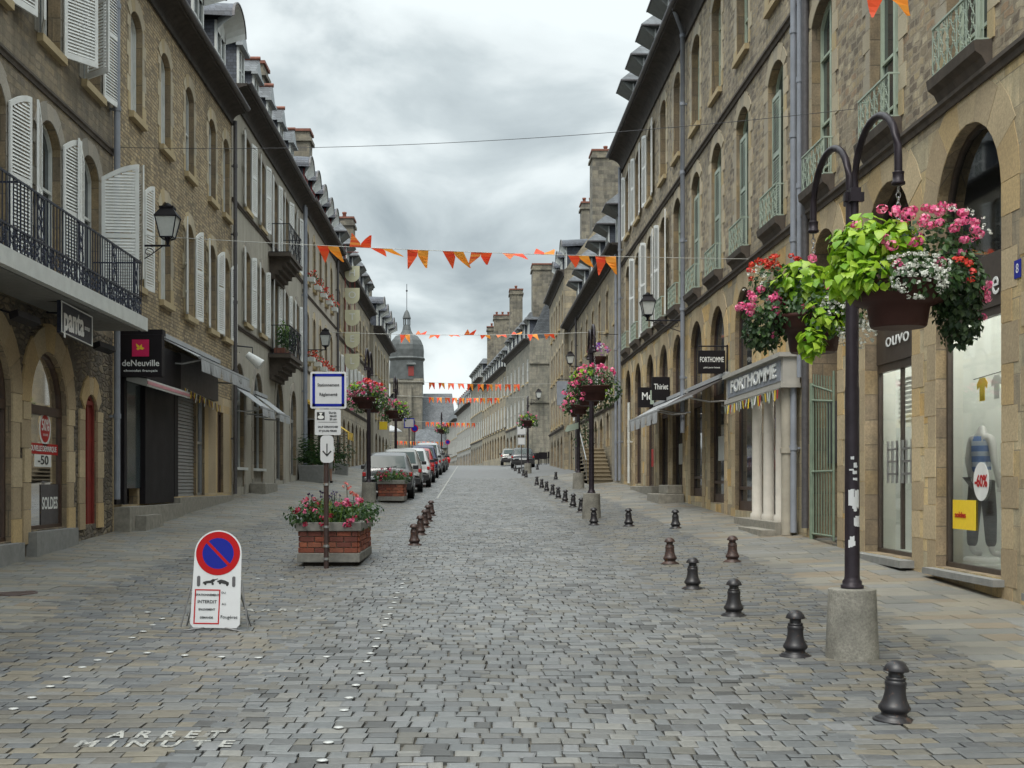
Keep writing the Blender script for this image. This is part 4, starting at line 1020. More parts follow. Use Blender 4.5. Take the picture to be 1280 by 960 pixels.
for i, o in enumerate(w1):
    w = window(F, l2, o, depth=.15, sur='gran', jw=(.16, .26), panel=i == 1, bars=(.6, .3))
    if i != 1: shutters(F, w, o, 'white', ang=[(40, 8), (0, 0), (14, 8), (10, 10), (8, 8)][i], w=.5, rise=.2)
eave(F, l2, 23.92, 35.8, 10.0, .4, .42)
roof(F, l2, 23.92, 35.8, [(-.1, 10.4), (-1.6, 13.6), (-4, 15), (-8, 10.4)], 'slate', M['chim'])
for u in (25.6, 28.3, 31.2, 34.0): dormer(F, l2, u, 1.2, 10.35, 1.75, .0, 1.7, 'curve', over=.55)
pipe(l2, F, 35.7, .12, -.3, 10.1, 'gutter', .055)
s = shopfront(F, l2, gg[0], dep=.22, col='black', glass='glass', kick=.1); mb = MB(); mb.fbox(F, 24.56, 25.84, .0, .02, -.1, 2.1); mb.build('glass_panel', M['glass2'], s)
mb = MB(); mb.fbox(F, 24.36, 24.55, .003, .1, -.4, 2.45); mb.fbox(F, 24.0, 24.36, .003, .05, -.4, 2.45); mb.fbox(F, 25.85, 28.35, .003, .12, -.42, 2.1); mb.fbox(F, 24.36, 28.4, .003, .26, 2.1, 2.85); mb.fbox(F, 28.4, 28.75, .003, .12, -.3, 2.1); mb.build('black_shopfront', M['black'], s)
mb = MB(); mb.fbox(F, 24.0, 28.5, .0, .3, -1.2, -.45); mb.fbox(F, 24.4, 25.8, .05, .5, -1.2, -.62); mb.build('plinth', M['stoneplinth'], s)
mb = MB(); mb.fbox(F, 28.5, 34.9, .0, .22, -1.1, -.33); mb.build('kerb_step', M['stoneplinth'], l2)
rs = MB(); z = -.3
while z < 2.08: rs.hexa([F(29.2,-.1,z),F(31.2,-.1,z),F(31.2,-.06,z),F(29.2,-.06,z),F(29.2,-.1,z+.075),F(31.2,-.1,z+.075),F(31.2,-.08,z+.07),F(29.2,-.08,z+.07)]); z += .08
rs.build('roller_shutter', M['roll'], l2)
shopfront(F, l2, gg[2], dep=.1, col='steel', glass='glass', transom=((1.0, .06),)); door_opening(F, l2, gg[3], 'wood', dep=.1)
mb = MB(); mb.fbox(F, 28.9, 33.2, .003, .14, 2.12, 2.95); mb.build('fascia', M['gutter'], l2)
mb = MB(); mb.fbox(F, 33.05, 33.25, .01, .2, -.3, 2.15); mb.build('poster_strip', M['signw'], l2) if False else None
awning('grey shop awning with a drooping valance over the rolled-down shutter', F, 27.6, 33.6, .85, 3.15, 2.72, .3, 'awn_w', 'awn_w')
pennants('shop_bunting', 'string of faded yellow and white pennants below the grey awning', [F(28.8, .25, 2.15), F(33.0, .25, 2.0)], F, ['yellow', 'white', 'awn_d', 'yellow', 'redwood'])
t = hang_sign('black box sign with a magenta square and white lettering, on the dark shopfront', -6.66, -5.86, 24.35, 2.02, 2.82, -6.7, '', 'black', [('deNeuville', .165, 2.27, 'white', .88), ('chocolat français', .062, 2.13, 'white', .8)], bracket=False, th=.22)
mb = MB(); mb.box((-6.42, 24.225, 2.4), (-6.1, 24.238, 2.72)); mb.build('magenta_square', M['magenta'], t)
mb = MB()
for a, L in ((2.2, .13), (1.2, .1), (.2, .09), (3.1, .07)):
    c = Vector((-6.27, 24.222, 2.54)); dv = Vector((math.cos(a), 0, math.sin(a))); pv = Vector((-dv.z, 0, dv.x))
    mb.poly([c, c+dv*L*.5+pv*.025, c+dv*L, c+dv*L*.5-pv*.025])
mb.build('leaf_emblem', M['yellow'], t)
mb = MB(); mb.box((-6.66, 24.3, 2.82), (-5.86, 24.55, 2.92)); mb.build('cap', M['black'], t)
t = thing('shop_canopy', 'pale pink and white plastic canopy under the black box sign', 'canopy', (-6.3, 24.6, 2.0))
mb = MB(); mb.hexa([F(24.5,.05,1.98),F(28.2,.05,1.98),F(28.2,.5,1.86),F(24.5,.5,1.86),F(24.5,.05,2.06),F(28.2,.05,2.06),F(28.2,.5,2.0),F(24.5,.5,2.0)]); mb.build('canopy', M['panel'], t)
mb = MB(); mb.fbox(F, 24.5, 28.2, .5, .51, 1.9, 1.96); mb.build('stripe_band', M['palepink'], t)
t = thing('hanging_sign', 'black tilted sign with white lettering and a white border below the long balcony', 'sign', (-6.7, 19.6, 2.2))
mb = MB(); a = [( -6.28, 18.95), (-6.05, 20.35)]
def tl(s, z, o=0): return (-6.1+.0*s+o, 18.85+s*1.55, z)
mb.hexa([tl(0,2.22),tl(1,2.17),tl(1,2.17,.06),tl(0,2.22,.06),tl(0,2.70),tl(1,2.66),tl(1,2.66,.06),tl(0,2.70,.06)]); mb.build('sign_board', M['ironblue'], t)
mb = MB()
for P, Q in (((0,2.235),(1,2.185)), ((0,2.685),(1,2.645)), ((.01,2.23),(.01,2.69)), ((.99,2.19),(.99,2.64))): mb.tube([tl(P[0],P[1],.062), tl(Q[0],Q[1],.062)], .011, 4)
mb.build('white_border', M['white'], t)
text('panta', .5, (-6.035, 19.45, 2.44), 90, M['whiteb'], t, ext=.003, w=.98, bold=.014); text('BOUTIQUE', .08, (-6.035, 20.12, 2.42), 90, M['whiteb'], t, ext=.002, w=.26); text('BOUTIQUE', .09, (-6.03, 20.15, 2.42), 90, M['white'], t, ext=.002, sx=.8) if False else None
mb = MB(); mb.tube([(-6.7, 19, 2.75), (-6.08, 19, 2.7)], .02, 5); mb.tube([(-6.7, 20.2, 2.7), (-6.08, 20.2, 2.66)], .02, 5); mb.build('bracket', M['iron'], t)
for i, u in enumerate((17.2, 21.0)):
    t = thing('shop_floodlight', ['slim black floodlight on an arm at the near end of the tilted sign', 'slim black floodlight on an arm at the far end of the tilted sign'][i], 'floodlight', F(u, 0, 2.3), 'floodlights beside the tilted sign')
    mb = MB(); mb.hexa([F(u,.5,2.2),F(u+.9,.5,2.2),F(u+.9,.62,2.25),F(u,.62,2.25),F(u,.48,2.3),F(u+.9,.48,2.3),F(u+.9,.6,2.34),F(u,.6,2.34)]); mb.build('lamp_head', M['black'], t)
    mb = MB(); mb.tube([F(u+.45, 0, 2.45), F(u+.45, .52, 2.3)], .015, 5); mb.build('arm', M['iron'], t)
# L3
l3 = thing('stone_house', 'grey rendered house with louvred white shutters and two corbelled iron balconies', 'house', (-6.7, 43, G(-6.7, 43)), 'stone houses along the left side')
uw = [38.3, 41.0, 43.7, 46.3, 49.2]
w1 = [Op(u, 1.0, 4.75, 6.9, .12, 'w1') for u in uw]; w2 = [Op(u, 1.0, 8.15 if i != 2 else 7.7, 10.3, .08, 'w2') for i, u in enumerate(uw)]
w1[2] = Op(43.7, 1.0, 4.35, 6.9, .12, 'w1')
gg = [Op(36.95, 1.5, -.1, 3.46, .72, 'a', depth=.2), Op(40.2, 1.7, .05, 3.46, .8, 'a', depth=.2), Op(44.7, 1.7, .1, 3.5, .8, 'd', depth=.22), Op(48.2, 1.5, .3, 3.48, .72, 'd', depth=.22)]
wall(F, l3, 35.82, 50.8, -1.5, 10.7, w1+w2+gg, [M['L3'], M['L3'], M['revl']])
for o in w1+w2:
    w = window(F, l3, o, depth=.14, sur='grang', bars=(.6, .3)); shutters(F, w, o, 'white', ang=(rnd.uniform(3, 14), rnd.uniform(3, 12)), rise=.08 if o.r > .1 else 0)
for o in gg:
    s = shopfront(F, l3, o, dep=.15, col='white2' if o.kind == 'a' else 'greyplinth', glass='glass', transom=((2.35, .12),), mulls=((o.uc, o.z0, 2.3),) if o.kind == 'd' else ())
    surround(F, s, o, M['grang'], jw=(.25, .35), lint=.3, sh=.4, N=6, lo=o.z0-.3, proud=.02)
    if o.kind == 'a': mb = MB(); mb.fbox(F, o.u0-.1, o.u1+.1, -.3, .12, .38, .46); mb.build('sill', M['white2'], s); mb = MB(); mb.fbox(F, o.u0+.005, o.u1-.005, -.14, -.03, o.z0, .38); mb.build('breast_wall', M['stoneplinth'], s)
string(F, l3, 35.82, 50.8, 4.42, .12, .07); string(F, l3, 35.82, 50.8, 7.9, .12, .07); eave(F, l3, 35.82, 50.8, 10.7, .42, .5)
roof(F, l3, 35.82, 50.8, [(-.1, 11.2), (-1.8, 14.2), (-4, 15.6), (-8, 11.2)], 'slate', M['chim'])
for u in (37.6, 40.2, 42.9, 45.5, 48.2): dormer(F, l3, u, .95, 11.2, 1.55, -.1, 1.7, 'gable', over=.3)
pipe(l3, F, 50.6, .12, .2, 11, 'pipe', .06)
chimney(l3, -8.0, -7.55, 46.5, 47.6, 13, 15.3, 0)
for z, nm in ((7.6, 'w2'), (4.25, 'w1')):
    mb = MB(); mb.fbox(F, 42.2, 45.2, .0, .75, z-.1, z+.02)
    for k in range(5): mb.fbox(F, 42.5, 44.9, .0, .68-.13*k, z-.1-.14*(k+1), z-.1-.14*k)
    bs = mb.build('balcony_slab', M['cornice2'], l3); railing(F, bs, 42.25, 45.15, .7, z+.03, .95, 'iron', dens=.12, r=.007, sides=(42.25, 45.15), scroll=True)
awning('short white shop awning over the arched window nearest the brown house', F, 36.0, 38.2, .8, 2.75, 2.15, .25, 'awn_w', 'awn_w')
awning('short white shop awning over the second arched window of the grey house', F, 39.2, 41.4, .8, 2.75, 2.15, .25, 'awn_w', 'awn_w')
t = thing('stone_step', 'low granite doorstep below the two short white awnings', 'step', F(39.5, .3, -.3)); mb = MB(); mb.fbox(F, 38.6, 41.0, .02, .5, -.7, .0); mb.build('tread', M['stoneplinth'], t, bevel=.02)
t = thing('floodlight', 'white wall floodlight on a bracket beside the drainpipe', 'floodlight', F(36.3, 0, 3.3))
mb = MB(); mb.tube([F(36.3, 0, 3.9), F(36.3, .5, 3.85), F(36.3, .5, 3.6)], .02, 5); mb.build('arm', M['iron'], t)
mb = MB(); mb.tube([F(36.3, .35, 3.65), F(36.3, .75, 3.35)], .14, 10, rr=[.1, .17]); mb.build('lamp_head', M['white'], t)
# L4
l4 = thing('stone_house', 'beige rendered house with red dormer windows and red geranium boxes on its sills', 'house', (-6.7, 57, G(-6.7, 57)), 'stone houses along the left side')
uw = [52.4, 54.6, 56.8, 59.0, 61.3]
w1 = [Op(u, .8, 4.95, 7.0, .2, 'w1') for u in uw]; w2 = [Op(u, .8, 8.2, 10.3, .2, 'w2') for u in uw]
gg = [Op(53.2, 2.6, .2, 2.7, 0, 'g', depth=.5), Op(57.2, 2.6, .35, 2.7, 0, 'g', depth=.5), Op(61.2, 2.6, .4, 2.7, 0, 'g', depth=.5)]
wall(F, l4, 50.82, 63.4, -1, 10.9, w1+w2+gg, [M['L4'], M['L4'], M['revl']])
for o in w1+w2: window(F, l4, o, depth=.16, sur='gran', bars=(.6, .3), N=3)
for o in gg: shopfront(F, l4, o, dep=.2, col='wood', glass='glass', mulls=((o.uc, o.z0, o.z1),))
string(F, l4, 50.82, 63.4, 4.5, .12, .06); string(F, l4, 50.82, 63.4, 7.6, .12, .06); eave(F, l4, 50.82, 63.4, 10.9, .42, .42)
roof(F, l4, 50.82, 63.4, [(-.1, 11.3), (-1.8, 14.2), (-4, 15.4), (-8, 11.3)], 'slate', M['chim'])
for u in (52.3, 54.7, 57.2, 59.8, 62.2): dormer(F, l4, u, 1.0, 11.25, 1.5, -.1, 1.6, 'curve', col='redwood', over=.3)
chimney(l4, -7.95, -7.15, 56.5, 57.6, 13, 15.6, 0); pipe(l4, F, 63.2, .12, .4, 11, 'gutter', .06); pipe(l4, F, 51.0, .12, .2, 11, 'pipe', .055)
for o in w1+w2:
    k = (w1+w2).index(o)
    t = thing('flower_box', '%s red geranium box along the %s sills of the beige house' % (ORD[k % 5], 'lower' if k < 5 else 'upper'), 'flower box', F(o.uc, .15, o.z0), 'geranium boxes on the beige house')
    mb = MB(); mb.fbox(F, o.u0+.1, o.u1-.1, .03, .3, o.z0+.01, o.z0+.2); mb.build('box', M['white2'], t)
    mb = MB()
    for _ in range(60):
        p = Vector(F(o.uc+rnd.uniform(-.36, .36), .17+rnd.uniform(-.18, .22), o.z0+.25+rnd.uniform(-.05, .25))); s_ = .05
        a, b = Vector((rnd.uniform(-1, 1), rnd.uniform(-1, 1), rnd.uniform(-1, 1)))*s_, Vector((rnd.uniform(-1, 1), rnd.uniform(-1, 1), rnd.uniform(-1, 1)))*s_
        mb.add([p-a, p-b, p+a, p+b], [(0, 1, 2, 3)], 0 if rnd.random() < .65 else 1)
    mb.build('geraniums', [M['redp'], M['leaf']], t)
awning('yellow shop awning on the beige house, near bay', F, 51.6, 54.9, .9, 3.3, 2.7, .35, 'awn_y', 'awn_y'); awning('yellow shop awning on the beige house, far bay', F, 59.8, 62.6, .9, 3.0, 2.4, .35, 'awn_y', 'awn_y')
# L5, L6
l5 = thing('stone_house', 'grey stone house with a mansard roof behind the shield-shaped signs', 'house', (-6.7, 74, G(-6.7, 74)), 'stone houses along the left side')
uw = [65+2.45*i for i in range(8)]
ops = [Op(u, .95, z, z+2.0, .12, 'w') for u in uw for z in (4.6, 7.8)] + [Op(u, 1.3, lerp(u, [(65, .55), (84, 1.1)]), 3.4, .5, 'g', depth=.5) for u in uw]
wall(F, l5, 63.42, 84.4, -1, 10.7, ops, [M['L5'], M['L5'], M['revl']])
for o in ops:
    if o.kind == 'w':
        w = window(F, l5, o, sur='gran', bars=(.5,), N=3)
        if o.z0 < 7: shutters(F, w, o, 'white', ang=(8, 8), rise=0)
    else: shopfront(F, l5, o, dep=.4, col='wood', glass='glass')
eave(F, l5, 63.42, 84.4, 10.7, .4, .42); string(F, l5, 63.42, 84.4, 3.9); string(F, l5, 63.42, 84.4, 7.3)
roof(F, l5, 63.42, 84.4, [(-.1, 11.1), (-1.5, 14.0), (-4, 15.3), (-8, 11.1)], 'slate', M['chim'])
for u in (65.5, 69, 72.5, 76, 79.5, 82.6): dormer(F, l5, u, 1.15, 11.1, 1.6, .0, 1.7, 'hip', over=.4)
chimney(l5, -8.4, -7.2, 78, 79.5, 13.5, 16.2, 1)
l6 = thing('stone_house', 'last dark house of the left row with hooded dormers, next to the church tower', 'house', (-6.4, 92, G(-6.4, 92)), 'stone houses along the left side')
F6 = Fr(-6.45, 0, 0, 1, 1, 0)
ops = [Op(86.5+2.9*i, 1.0, z, z+1.9, .1, 'w') for i in range(5) for z in (4.4, 7.4)] + [Op(87+3.4*i, 1.8, 1.1, 3.4, .4, 'g', depth=.5) for i in range(4)]
wall(F6, l6, 84.42, 101, -1, 10.0, ops, [M['L6'], M['L6'], M['revl']])
for o in ops:
    if o.kind == 'w': window(F6, l6, o, sur='gran', bars=(.5,), N=3)
    else: shopfront(F6, l6, o, dep=.4, col='wood', glass='glass')
eave(F6, l6, 84.42, 101, 10.0, .45, .4)
roof(F6, l6, 84.42, 101, [(-.1, 10.4), (-1.5, 13.2), (-4, 14.4), (-8, 10.4)], 'slate', M['chim'])
for u in (86.4, 90, 93.6, 97.2, 100): dormer(F6, l6, u, 1.2, 10.4, 1.6, .1, 1.7, 'curve', over=.5)
chimney(l6, -8.2, -7.4, 94, 95.5, 12.5, 14.9, 0)
# hotel shields
t = thing('shield_sign', 'vertical column of five cream shield-shaped panels with one letter each', 'sign', (-6.3, 66.5, 7))
mb = MB(); mb.tube([(-6.7, 66.5, 12.0), (-5.85, 66.5, 12.0)], .025, 5); mb.tube([(-6.55, 66.5, 5.4), (-6.55, 66.5, 12.4)], .03, 5); mb.tube([(-6.3, 66.5, 6), (-6.3, 66.5, 11)], .02, 5); mb.tube([(-6.05, 66.5, 6), (-6.05, 66.5, 11)], .02, 5); mb.build('bracket', M['redwood'], t)
for i, ch in enumerate('HOTEL'):
    zc = 10.88-1.14*i; P = [(-.38, .4), (.38, .4), (.38, -.05)] + [(.38*math.cos(a), -.05-.38*math.sin(a)) for a in [PI*k/10 for k in range(1, 10)]] + [(-.38, -.05)]
    mb = MB(); mb.prism(P, lambda y, x, z: (-6.18+x, y, zc+z), 66.46, 66.54); s = mb.build('shield', M['cream'], t); text(ch, .5, (-6.18, 66.44, zc+.02), 0, M['white'], s, ext=.003)

# ------------------------------------------------------------------ far row (street bends left)
d5 = (-.071, 1.0); n5 = (-1.0, -.071)
F5 = Fr(12.26-.071*105, 105, d5[0], d5[1], n5[0], n5[1])
def farhouse(label, u0, u1, zb, floors, ze, mt, gmt, sp=3.0, dor='hip', prof=None, shop=True, fr=F5, ww=1.2, grp='stone houses where the street bends'):
    p = fr((u0+u1)/2, 0, 0); b = thing('stone_house', label, 'house', (p[0], p[1], g0(p[1])), grp)
    n = max(1, int((u1-u0-1)/sp)); us = [u0+(u1-u0)*(i+.5)/n for i in range(n)]
    ops = [Op(u, ww, z, z+h, .06, 'w') for u in us for z, h in floors]
    if shop: ops += [Op(u, sp*.6, zb+1.4, zb+3.6, .3, 'g', depth=.4) for u in us]
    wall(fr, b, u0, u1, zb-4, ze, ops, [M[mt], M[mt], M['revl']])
    for o in ops:
        if o.kind == 'w': window(fr, b, o, sur=None, bars=(.5,), sill='gran', depth=.04)
        else: shopfront(fr, b, o, dep=.35, col='wood', glass='glass')
    eave(fr, b, u0, u1, ze, .4, .4); string(fr, b, u0, u1, zb+4.1, .2, .1)
    roof(fr, b, u0, u1, prof or [(-.05, ze+.4), (-1.3, ze+3.2), (-4, ze+4.2), (-8, ze+.4)], 'slate', M[gmt])
    if dor:
        for u in us: dormer(fr, b, u, 1.1, ze+.4, 1.6, -.1, 1.6, dor, over=.35)
    return b
fh = farhouse('pale granite corner house with a blank end wall, where the side street opens', 0, 20, .8, ((5.2, 2.1), (8.4, 1.9)), 11.5, 'R5', 'slate', 3.0)
chimney(fh, 5.1, 7.2, 106.2, 108.5, 12, 18.2, 0)
chimney(fh, 3.7, 4.9, 122, 124, 14, 18.5, 1)
mb = MB(); e = lambda w, z: F5(-.03, w, z)
mb.poly([e(-5.2, 1.0), e(-2.6, 1.0), e(-2.6, 4.2)] + [e(-3.9+1.3*math.cos(a), 4.2+1.0*math.sin(a)) for a in [PI*k/8 for k in range(1, 8)]] + [e(-5.2, 4.2)]); mb.build('archway', M['glass'], fh)
mb = MB()
for z in (6.6, 9.8): mb.hexa([F5(-.12, .1, z), F5(-.12, -8, z), F5(-.003, -8, z), F5(-.003, .1, z), F5(-.12, .1, z+.16), F5(-.12, -8, z+.16), F5(-.003, -8, z+.16), F5(-.003, .1, z+.16)])
mb.build('end_string_course', M['R5'], fh)
fh = farhouse('grey granite house with long shop windows, second past the side street', 20.05, 49, 1.2, ((5.4, 2.2), (8.6, 1.9)), 11.0, 'R3', 'chim', 2.8)
chimney(fh, 2.6, 4.6, 146, 148, 13, 19.2, 3); chimney(fh, 1.9, 3.0, 152, 153.4, 13, 18.6, 1)
fh = farhouse('taller house with a row of dormers, third past the side street', 49.05, 69, 1.0, ((5.4, 2.2), (8.8, 2.0)), 12.4, 'R5', 'chim', 2.4)
fh = farhouse('plain white-rendered house, fourth past the side street', 69.05, 100, .6, ((4.8, 1.8), (7.8, 1.8)), 10.6, 'R6', 'chim', 3.2, dor='gable')
fh = farhouse('white-rendered house at the very end of the right-hand row', 100.05, 150, .2, ((4.4, 1.8), (7.4, 1.8)), 10.0, 'R6', 'chim', 3.6, dor=None)
# ------------------------------------------------------------------ church
ch = thing('church', 'old granite church with a domed slate bell tower and thin spire', 'church', (-14.9, 290, -3))
def px(x, y, Y): return ((x-589)*Y/1600, (604-y)*Y/1600)
Yc = 290
cx = px(507.5, 0, Yc)[0]; hw = 3.6
mb = MB()
zt = px(0, 478, Yc)[1]
mb.box((cx-hw, Yc, -6), (cx+hw, Yc+7, zt)); mb.box((cx-hw-.3, Yc-.3, zt), (cx+hw+.3, Yc+7.3, zt+.9)); mb.box((cx-hw-.1, Yc-.1, zt-3.4), (cx+hw+.1, Yc+7.1, zt-3.1))
mb.box((cx+.4, Yc-1.6, -6), (cx+1.3, Yc, zt-.8))
tw = mb.build('tower', M['church'], ch)
cyc = Yc+3.5
def octo(r0, z0, r1, z1, m=0, mbx=None, n=8):
    P = [(cx+r0*math.cos(R(22.5+45*k)), cyc+r0*math.sin(R(22.5+45*k)), z0) for k in range(n)]; Q = [(cx+r1*math.cos(R(22.5+45*k)), cyc+r1*math.sin(R(22.5+45*k)), z1) for k in range(n)]
    mbx.add(P+Q, [(k, (k+1) % n, n+(k+1) % n, n+k) for k in range(n)], m)
mb = MB(); zz = lambda y: px(0, y, Yc)[1]
s8 = 1/math.cos(R(22.5))
prof = [(3.9, 474), (3.75, 450), (4.15, 447), (3.85, 445), (3.9, 436), (3.75, 430), (3.3, 424), (2.5, 418.5), (1.5, 416), (1.0, 411), (.75, 404)]
for (a, y0), (b, y1) in zip(prof, prof[1:]): octo(a*s8, zz(y0), b*s8, zz(y1), 0, mb)
octo(.1, zz(404), .85, zz(404), 0, mb)
dm = mb.build('dome', M['lead'], ch)
mb = MB(); octo(.05, zz(396), 1.0, zz(396), 0, mb); octo(1.0, zz(396), 1.0, zz(395), 0, mb); octo(1.0, zz(395), .55, zz(388), 0, mb); octo(.55, zz(388), .06, zz(384), 0, mb); mb.build('turret_cap', M['lead'], ch)
mb = MB()
for k in range(8):
    a = R(22.5+45*k); mb.tube([(cx+.75*math.cos(a), cyc+.75*math.sin(a), zz(404)), (cx+.75*math.cos(a), cyc+.75*math.sin(a), zz(395))], .13, 5)
mb.build('lantern_turret', M['lead'], ch)
mb = MB(); mb.tube([(cx, cyc, zz(385)), (cx, cyc, zz(352))], .07, 5); mb.lathe((cx, cyc, zz(361)-.2), [(.05, 0), (.22, .2), (.22, .35), (.05, .55)], 8); mb.build('spire_cross', M['iron'], ch)
mb = MB(); mb.box((cx+.55, Yc-.5, zz(470)), (cx+1.8, Yc-.45, zz(458))); mb.build('louvre', M['redwood'], ch)
mb = MB(); mb.hexa([(cx+.1,Yc-1.0,zz(456)),(cx+2.4,Yc-1.0,zz(456)),(cx+2.4,Yc,zz(456)),(cx+.1,Yc,zz(456)),(cx+.5,Yc-.3,zz(453)),(cx+2.0,Yc-.3,zz(453)),(cx+2.0,Yc,zz(453)),(cx+.5,Yc,zz(453))]); mb.build('louvre_hood', M['lead'], ch)
mb = MB(); x0 = px(484, 0, Yc-3)[0]; x1 = px(570, 0, 290)[0]
mb.box((cx+hw, Yc+2, -6), (x1, Yc+14, zz(536))); mb.box((cx-9, Yc+1, -6), (cx-hw, Yc+12, zz(500))); mb.build('nave_wall', M['church'], ch)
mb = MB(); xa, xb = cx+hw, x1
mb.hexa([(xa,Yc+1.6,zz(536)),(xb,Yc+1.6,zz(536)),(xb,Yc+14.4,zz(536)),(xa,Yc+14.4,zz(536)),(xa,Yc+7.8,zz(489)),(xb-1,Yc+7.8,zz(489)),(xb-1,Yc+8.2,zz(489)),(xa,Yc+8.2,zz(489))]); mb.build('roof', M['slate'], ch)
# houses closing the view beyond the crest
fh = thing('stone_house', 'low grey house with a slate roof in front of the church nave', 'house', (-11, 230, -3), 'small houses by the church')
Yh = 235; mb = MB(); a, _ = px(520, 0, Yh); b, _ = px(569, 0, Yh); zr = px(0, 560, Yh)[1]
mb.box((a, Yh, -6), (b, Yh+9, zr)); mb.build('wall', M['church'], fh)
mb = MB(); mb.hexa([(a-.2,Yh-.3,zr),(b+.2,Yh-.3,zr),(b+.2,Yh+9.3,zr),(a-.2,Yh+9.3,zr),(a-.2,Yh+4,zr+3.6),(b+.2,Yh+4,zr+3.6),(b+.2,Yh+5,zr+3.6),(a-.2,Yh+5,zr+3.6)]); mb.build('roof', M['slate'], fh)
for k in range(3):
    mb = MB(); xx = a+(b-a)*(k+.5)/3; mb.box((xx-.5, Yh-.04, .6), (xx+.5, Yh-.02, zr-1)); mb.build('window', M['glass2'], fh)

t = thing('balcony_plants', 'leafy green shrubs filling the lower corbelled balcony of the grey house', 'plants', F(43.7, .4, 4.27))
mb = MB(); mb.fbox(F, 42.5, 44.9, .15, .5, 4.28, 4.5); mb.build('trough', M['terracotta'], t)
# ------------------------------------------------------------------ bollards
def bollard_mesh(mt, name):
    mb = MB(); k = .4/76
    mb.lathe((0, 0, 0), [(26*k, 0), (26*k, 1.6*k), (23*k, 2*k), (23*k, 3.5*k), (17*k, 6*k), (15.5*k, 9*k), (16.5*k, 11*k), (19.5*k, 14*k), (20*k, 17*k), (18*k, 20*k), (15*k, 26*k), (13.2*k, 34*k), (12.6*k, 42*k), (13.2*k, 46*k), (13.6*k, 47.5*k), (12.5*k, 50*k), (11.4*k, 51*k), (12.4*k, 52*k), (12.4*k, 54*k), (9.6*k, 55*k), (9.2*k, 60*k), (10.5*k, 62*k), (15.8*k, 62.5*k), (16*k, 63.5*k), (14*k, 68*k), (10.5*k, 72.5*k), (6*k, 75.3*k), (1*k, 76*k)], 28)
    for i in range(8):
        a = PI*i/4+PI/8
    return mb.build('bollard', M[mt])
RB = [(2.8,8.48),(2.8,11.06),(2.8,13.66),(2.8,16.2),(3.03,19.5),(2.78,29),(2.95,34.3),(2.95,37.1),(2.95,40.3),(2.93,43),(2.92,46),(2.92,49.5),(2.92,53),(2.92,57),(3.0,70),(3.0,73.5),(3.0,80),(3.0,87)]
RB2 = [(3.96,19.4),(4.25,26.6),(3.45,28),(4.1,62),(4.4,85)]
LB = [(-1.03,23.3),(-1.03,26.0),(-1.03,28.4),(-1.03,30.6),(-1.03,33)]
bd = bollard_mesh('bollard', 'b'); br = bollard_mesh('bollard_r', 'b')
used = set()
def put_b(src, x, y, label, grp, rusty=False):
    s = br if rusty else bd
    loc = (x, y, G(x, y)-.004)
    if s.name not in used: used.add(s.name); o = s; o.location = loc
    else: o = s.copy(); COL.objects.link(o); o.location = loc
    o.rotation_euler = (rnd.gauss(0, .02), rnd.gauss(0, .02), rnd.uniform(0, 6)); o['label'] = label; o['category'] = 'bollard'; o['group'] = grp
for i, (x, y) in enumerate(RB): put_b(bd, x, y, '%s black cast iron bollard in the long row right of the roadway%s' % (ORD[i], ', rusty brown' if i == 4 else ''), 'cast iron bollards', i == 4)
for i, (x, y) in enumerate(RB2): put_b(bd, x, y, '%s of the bollards standing apart, right of the long right-hand row' % ORD[i], 'cast iron bollards', i == 0)
for i, (x, y) in enumerate(LB): put_b(bd, x, y, '%s rusty brown bollard in the short row behind the brick planter' % ORD[i], 'cast iron bollards', True)

# ------------------------------------------------------------------ foliage kit
def rv(r=rnd): 
    while 1:
        v = Vector((r.uniform(-1, 1), r.uniform(-1, 1), r.uniform(-1, 1)))
        if .05 < v.length < 1: return v
def leaf(mb, p, n, up, L, W, m=0, heart=False):
    n = n.normalized(); t = (up-n*up.dot(n)); t = t.normalized() if t.length > 1e-4 else n.orthogonal().normalized(); b = n.cross(t)
    if heart:
        P = [p-t*L*.1, p+b*W*.5+t*L*.0-n*L*.06, p+b*W*.42+t*L*.4, p+t*L+(-n*L*.2), p-b*W*.42+t*L*.4, p-b*W*.5-n*L*.06, p+t*L*.35+n*L*.07]
        mb.add(P, [(0,1,6),(1,2,6),(2,3,6),(3,4,6),(4,5,6),(5,0,6)], m, True)
    else:
        P = [p, p+b*W*.5+t*L*.5+n*L*.1, p+t*L-n*L*.12, p-b*W*.5+t*L*.5+n*L*.1]
        mb.add(P, [(0,1,2),(0,2,3)], m)
def clump(mb, c, r, n, L, m=0, heart=False, ratio=.8, shell=.55):
    c = Vector(c)
    for _ in range(n):
        v = rv().normalized()*rnd.uniform(shell, 1)**.7*(1+rnd.uniform(-.12, .16))
        p = c+Vector((v.x*r[0], v.y*r[1], v.z*r[2]))
        nn = Vector((v.x, v.y, v.z*.6+.5))+rv()*.75; up = Vector((v.x*.8, v.y*.8, -.6+v.z))+rv()*.6
        k = rnd.uniform(.7, 1.25); leaf(mb, p, nn, up, L*k, L*ratio*k, m, heart)
def head(mb, p, r, n, m, pet=.018):
    p = Vector(p)
    for _ in range(n):
        v = rv().normalized(); q = p+Vector((v.x*r, v.y*r, v.z*r*.75)); nn = v+rv()*.4; b = nn.orthogonal().normalized(); t = nn.cross(b).normalized(); s_ = pet*rnd.uniform(.7, 1.3)
        mb.add([q+b*s_, q+t*s_, q-b*s_, q-t*s_], [(0, 1, 2, 3)], m)
def shellpt(c, r, front=True):
    v = rv().normalized()
    if front and v.y > .3: v.y = -v.y
    v.z = abs(v.z)*.9+.1 if rnd.random() < .6 else v.z
    return (c[0]+v.x*r[0], c[1]+v.y*r[1], c[2]+v.z*r[2])
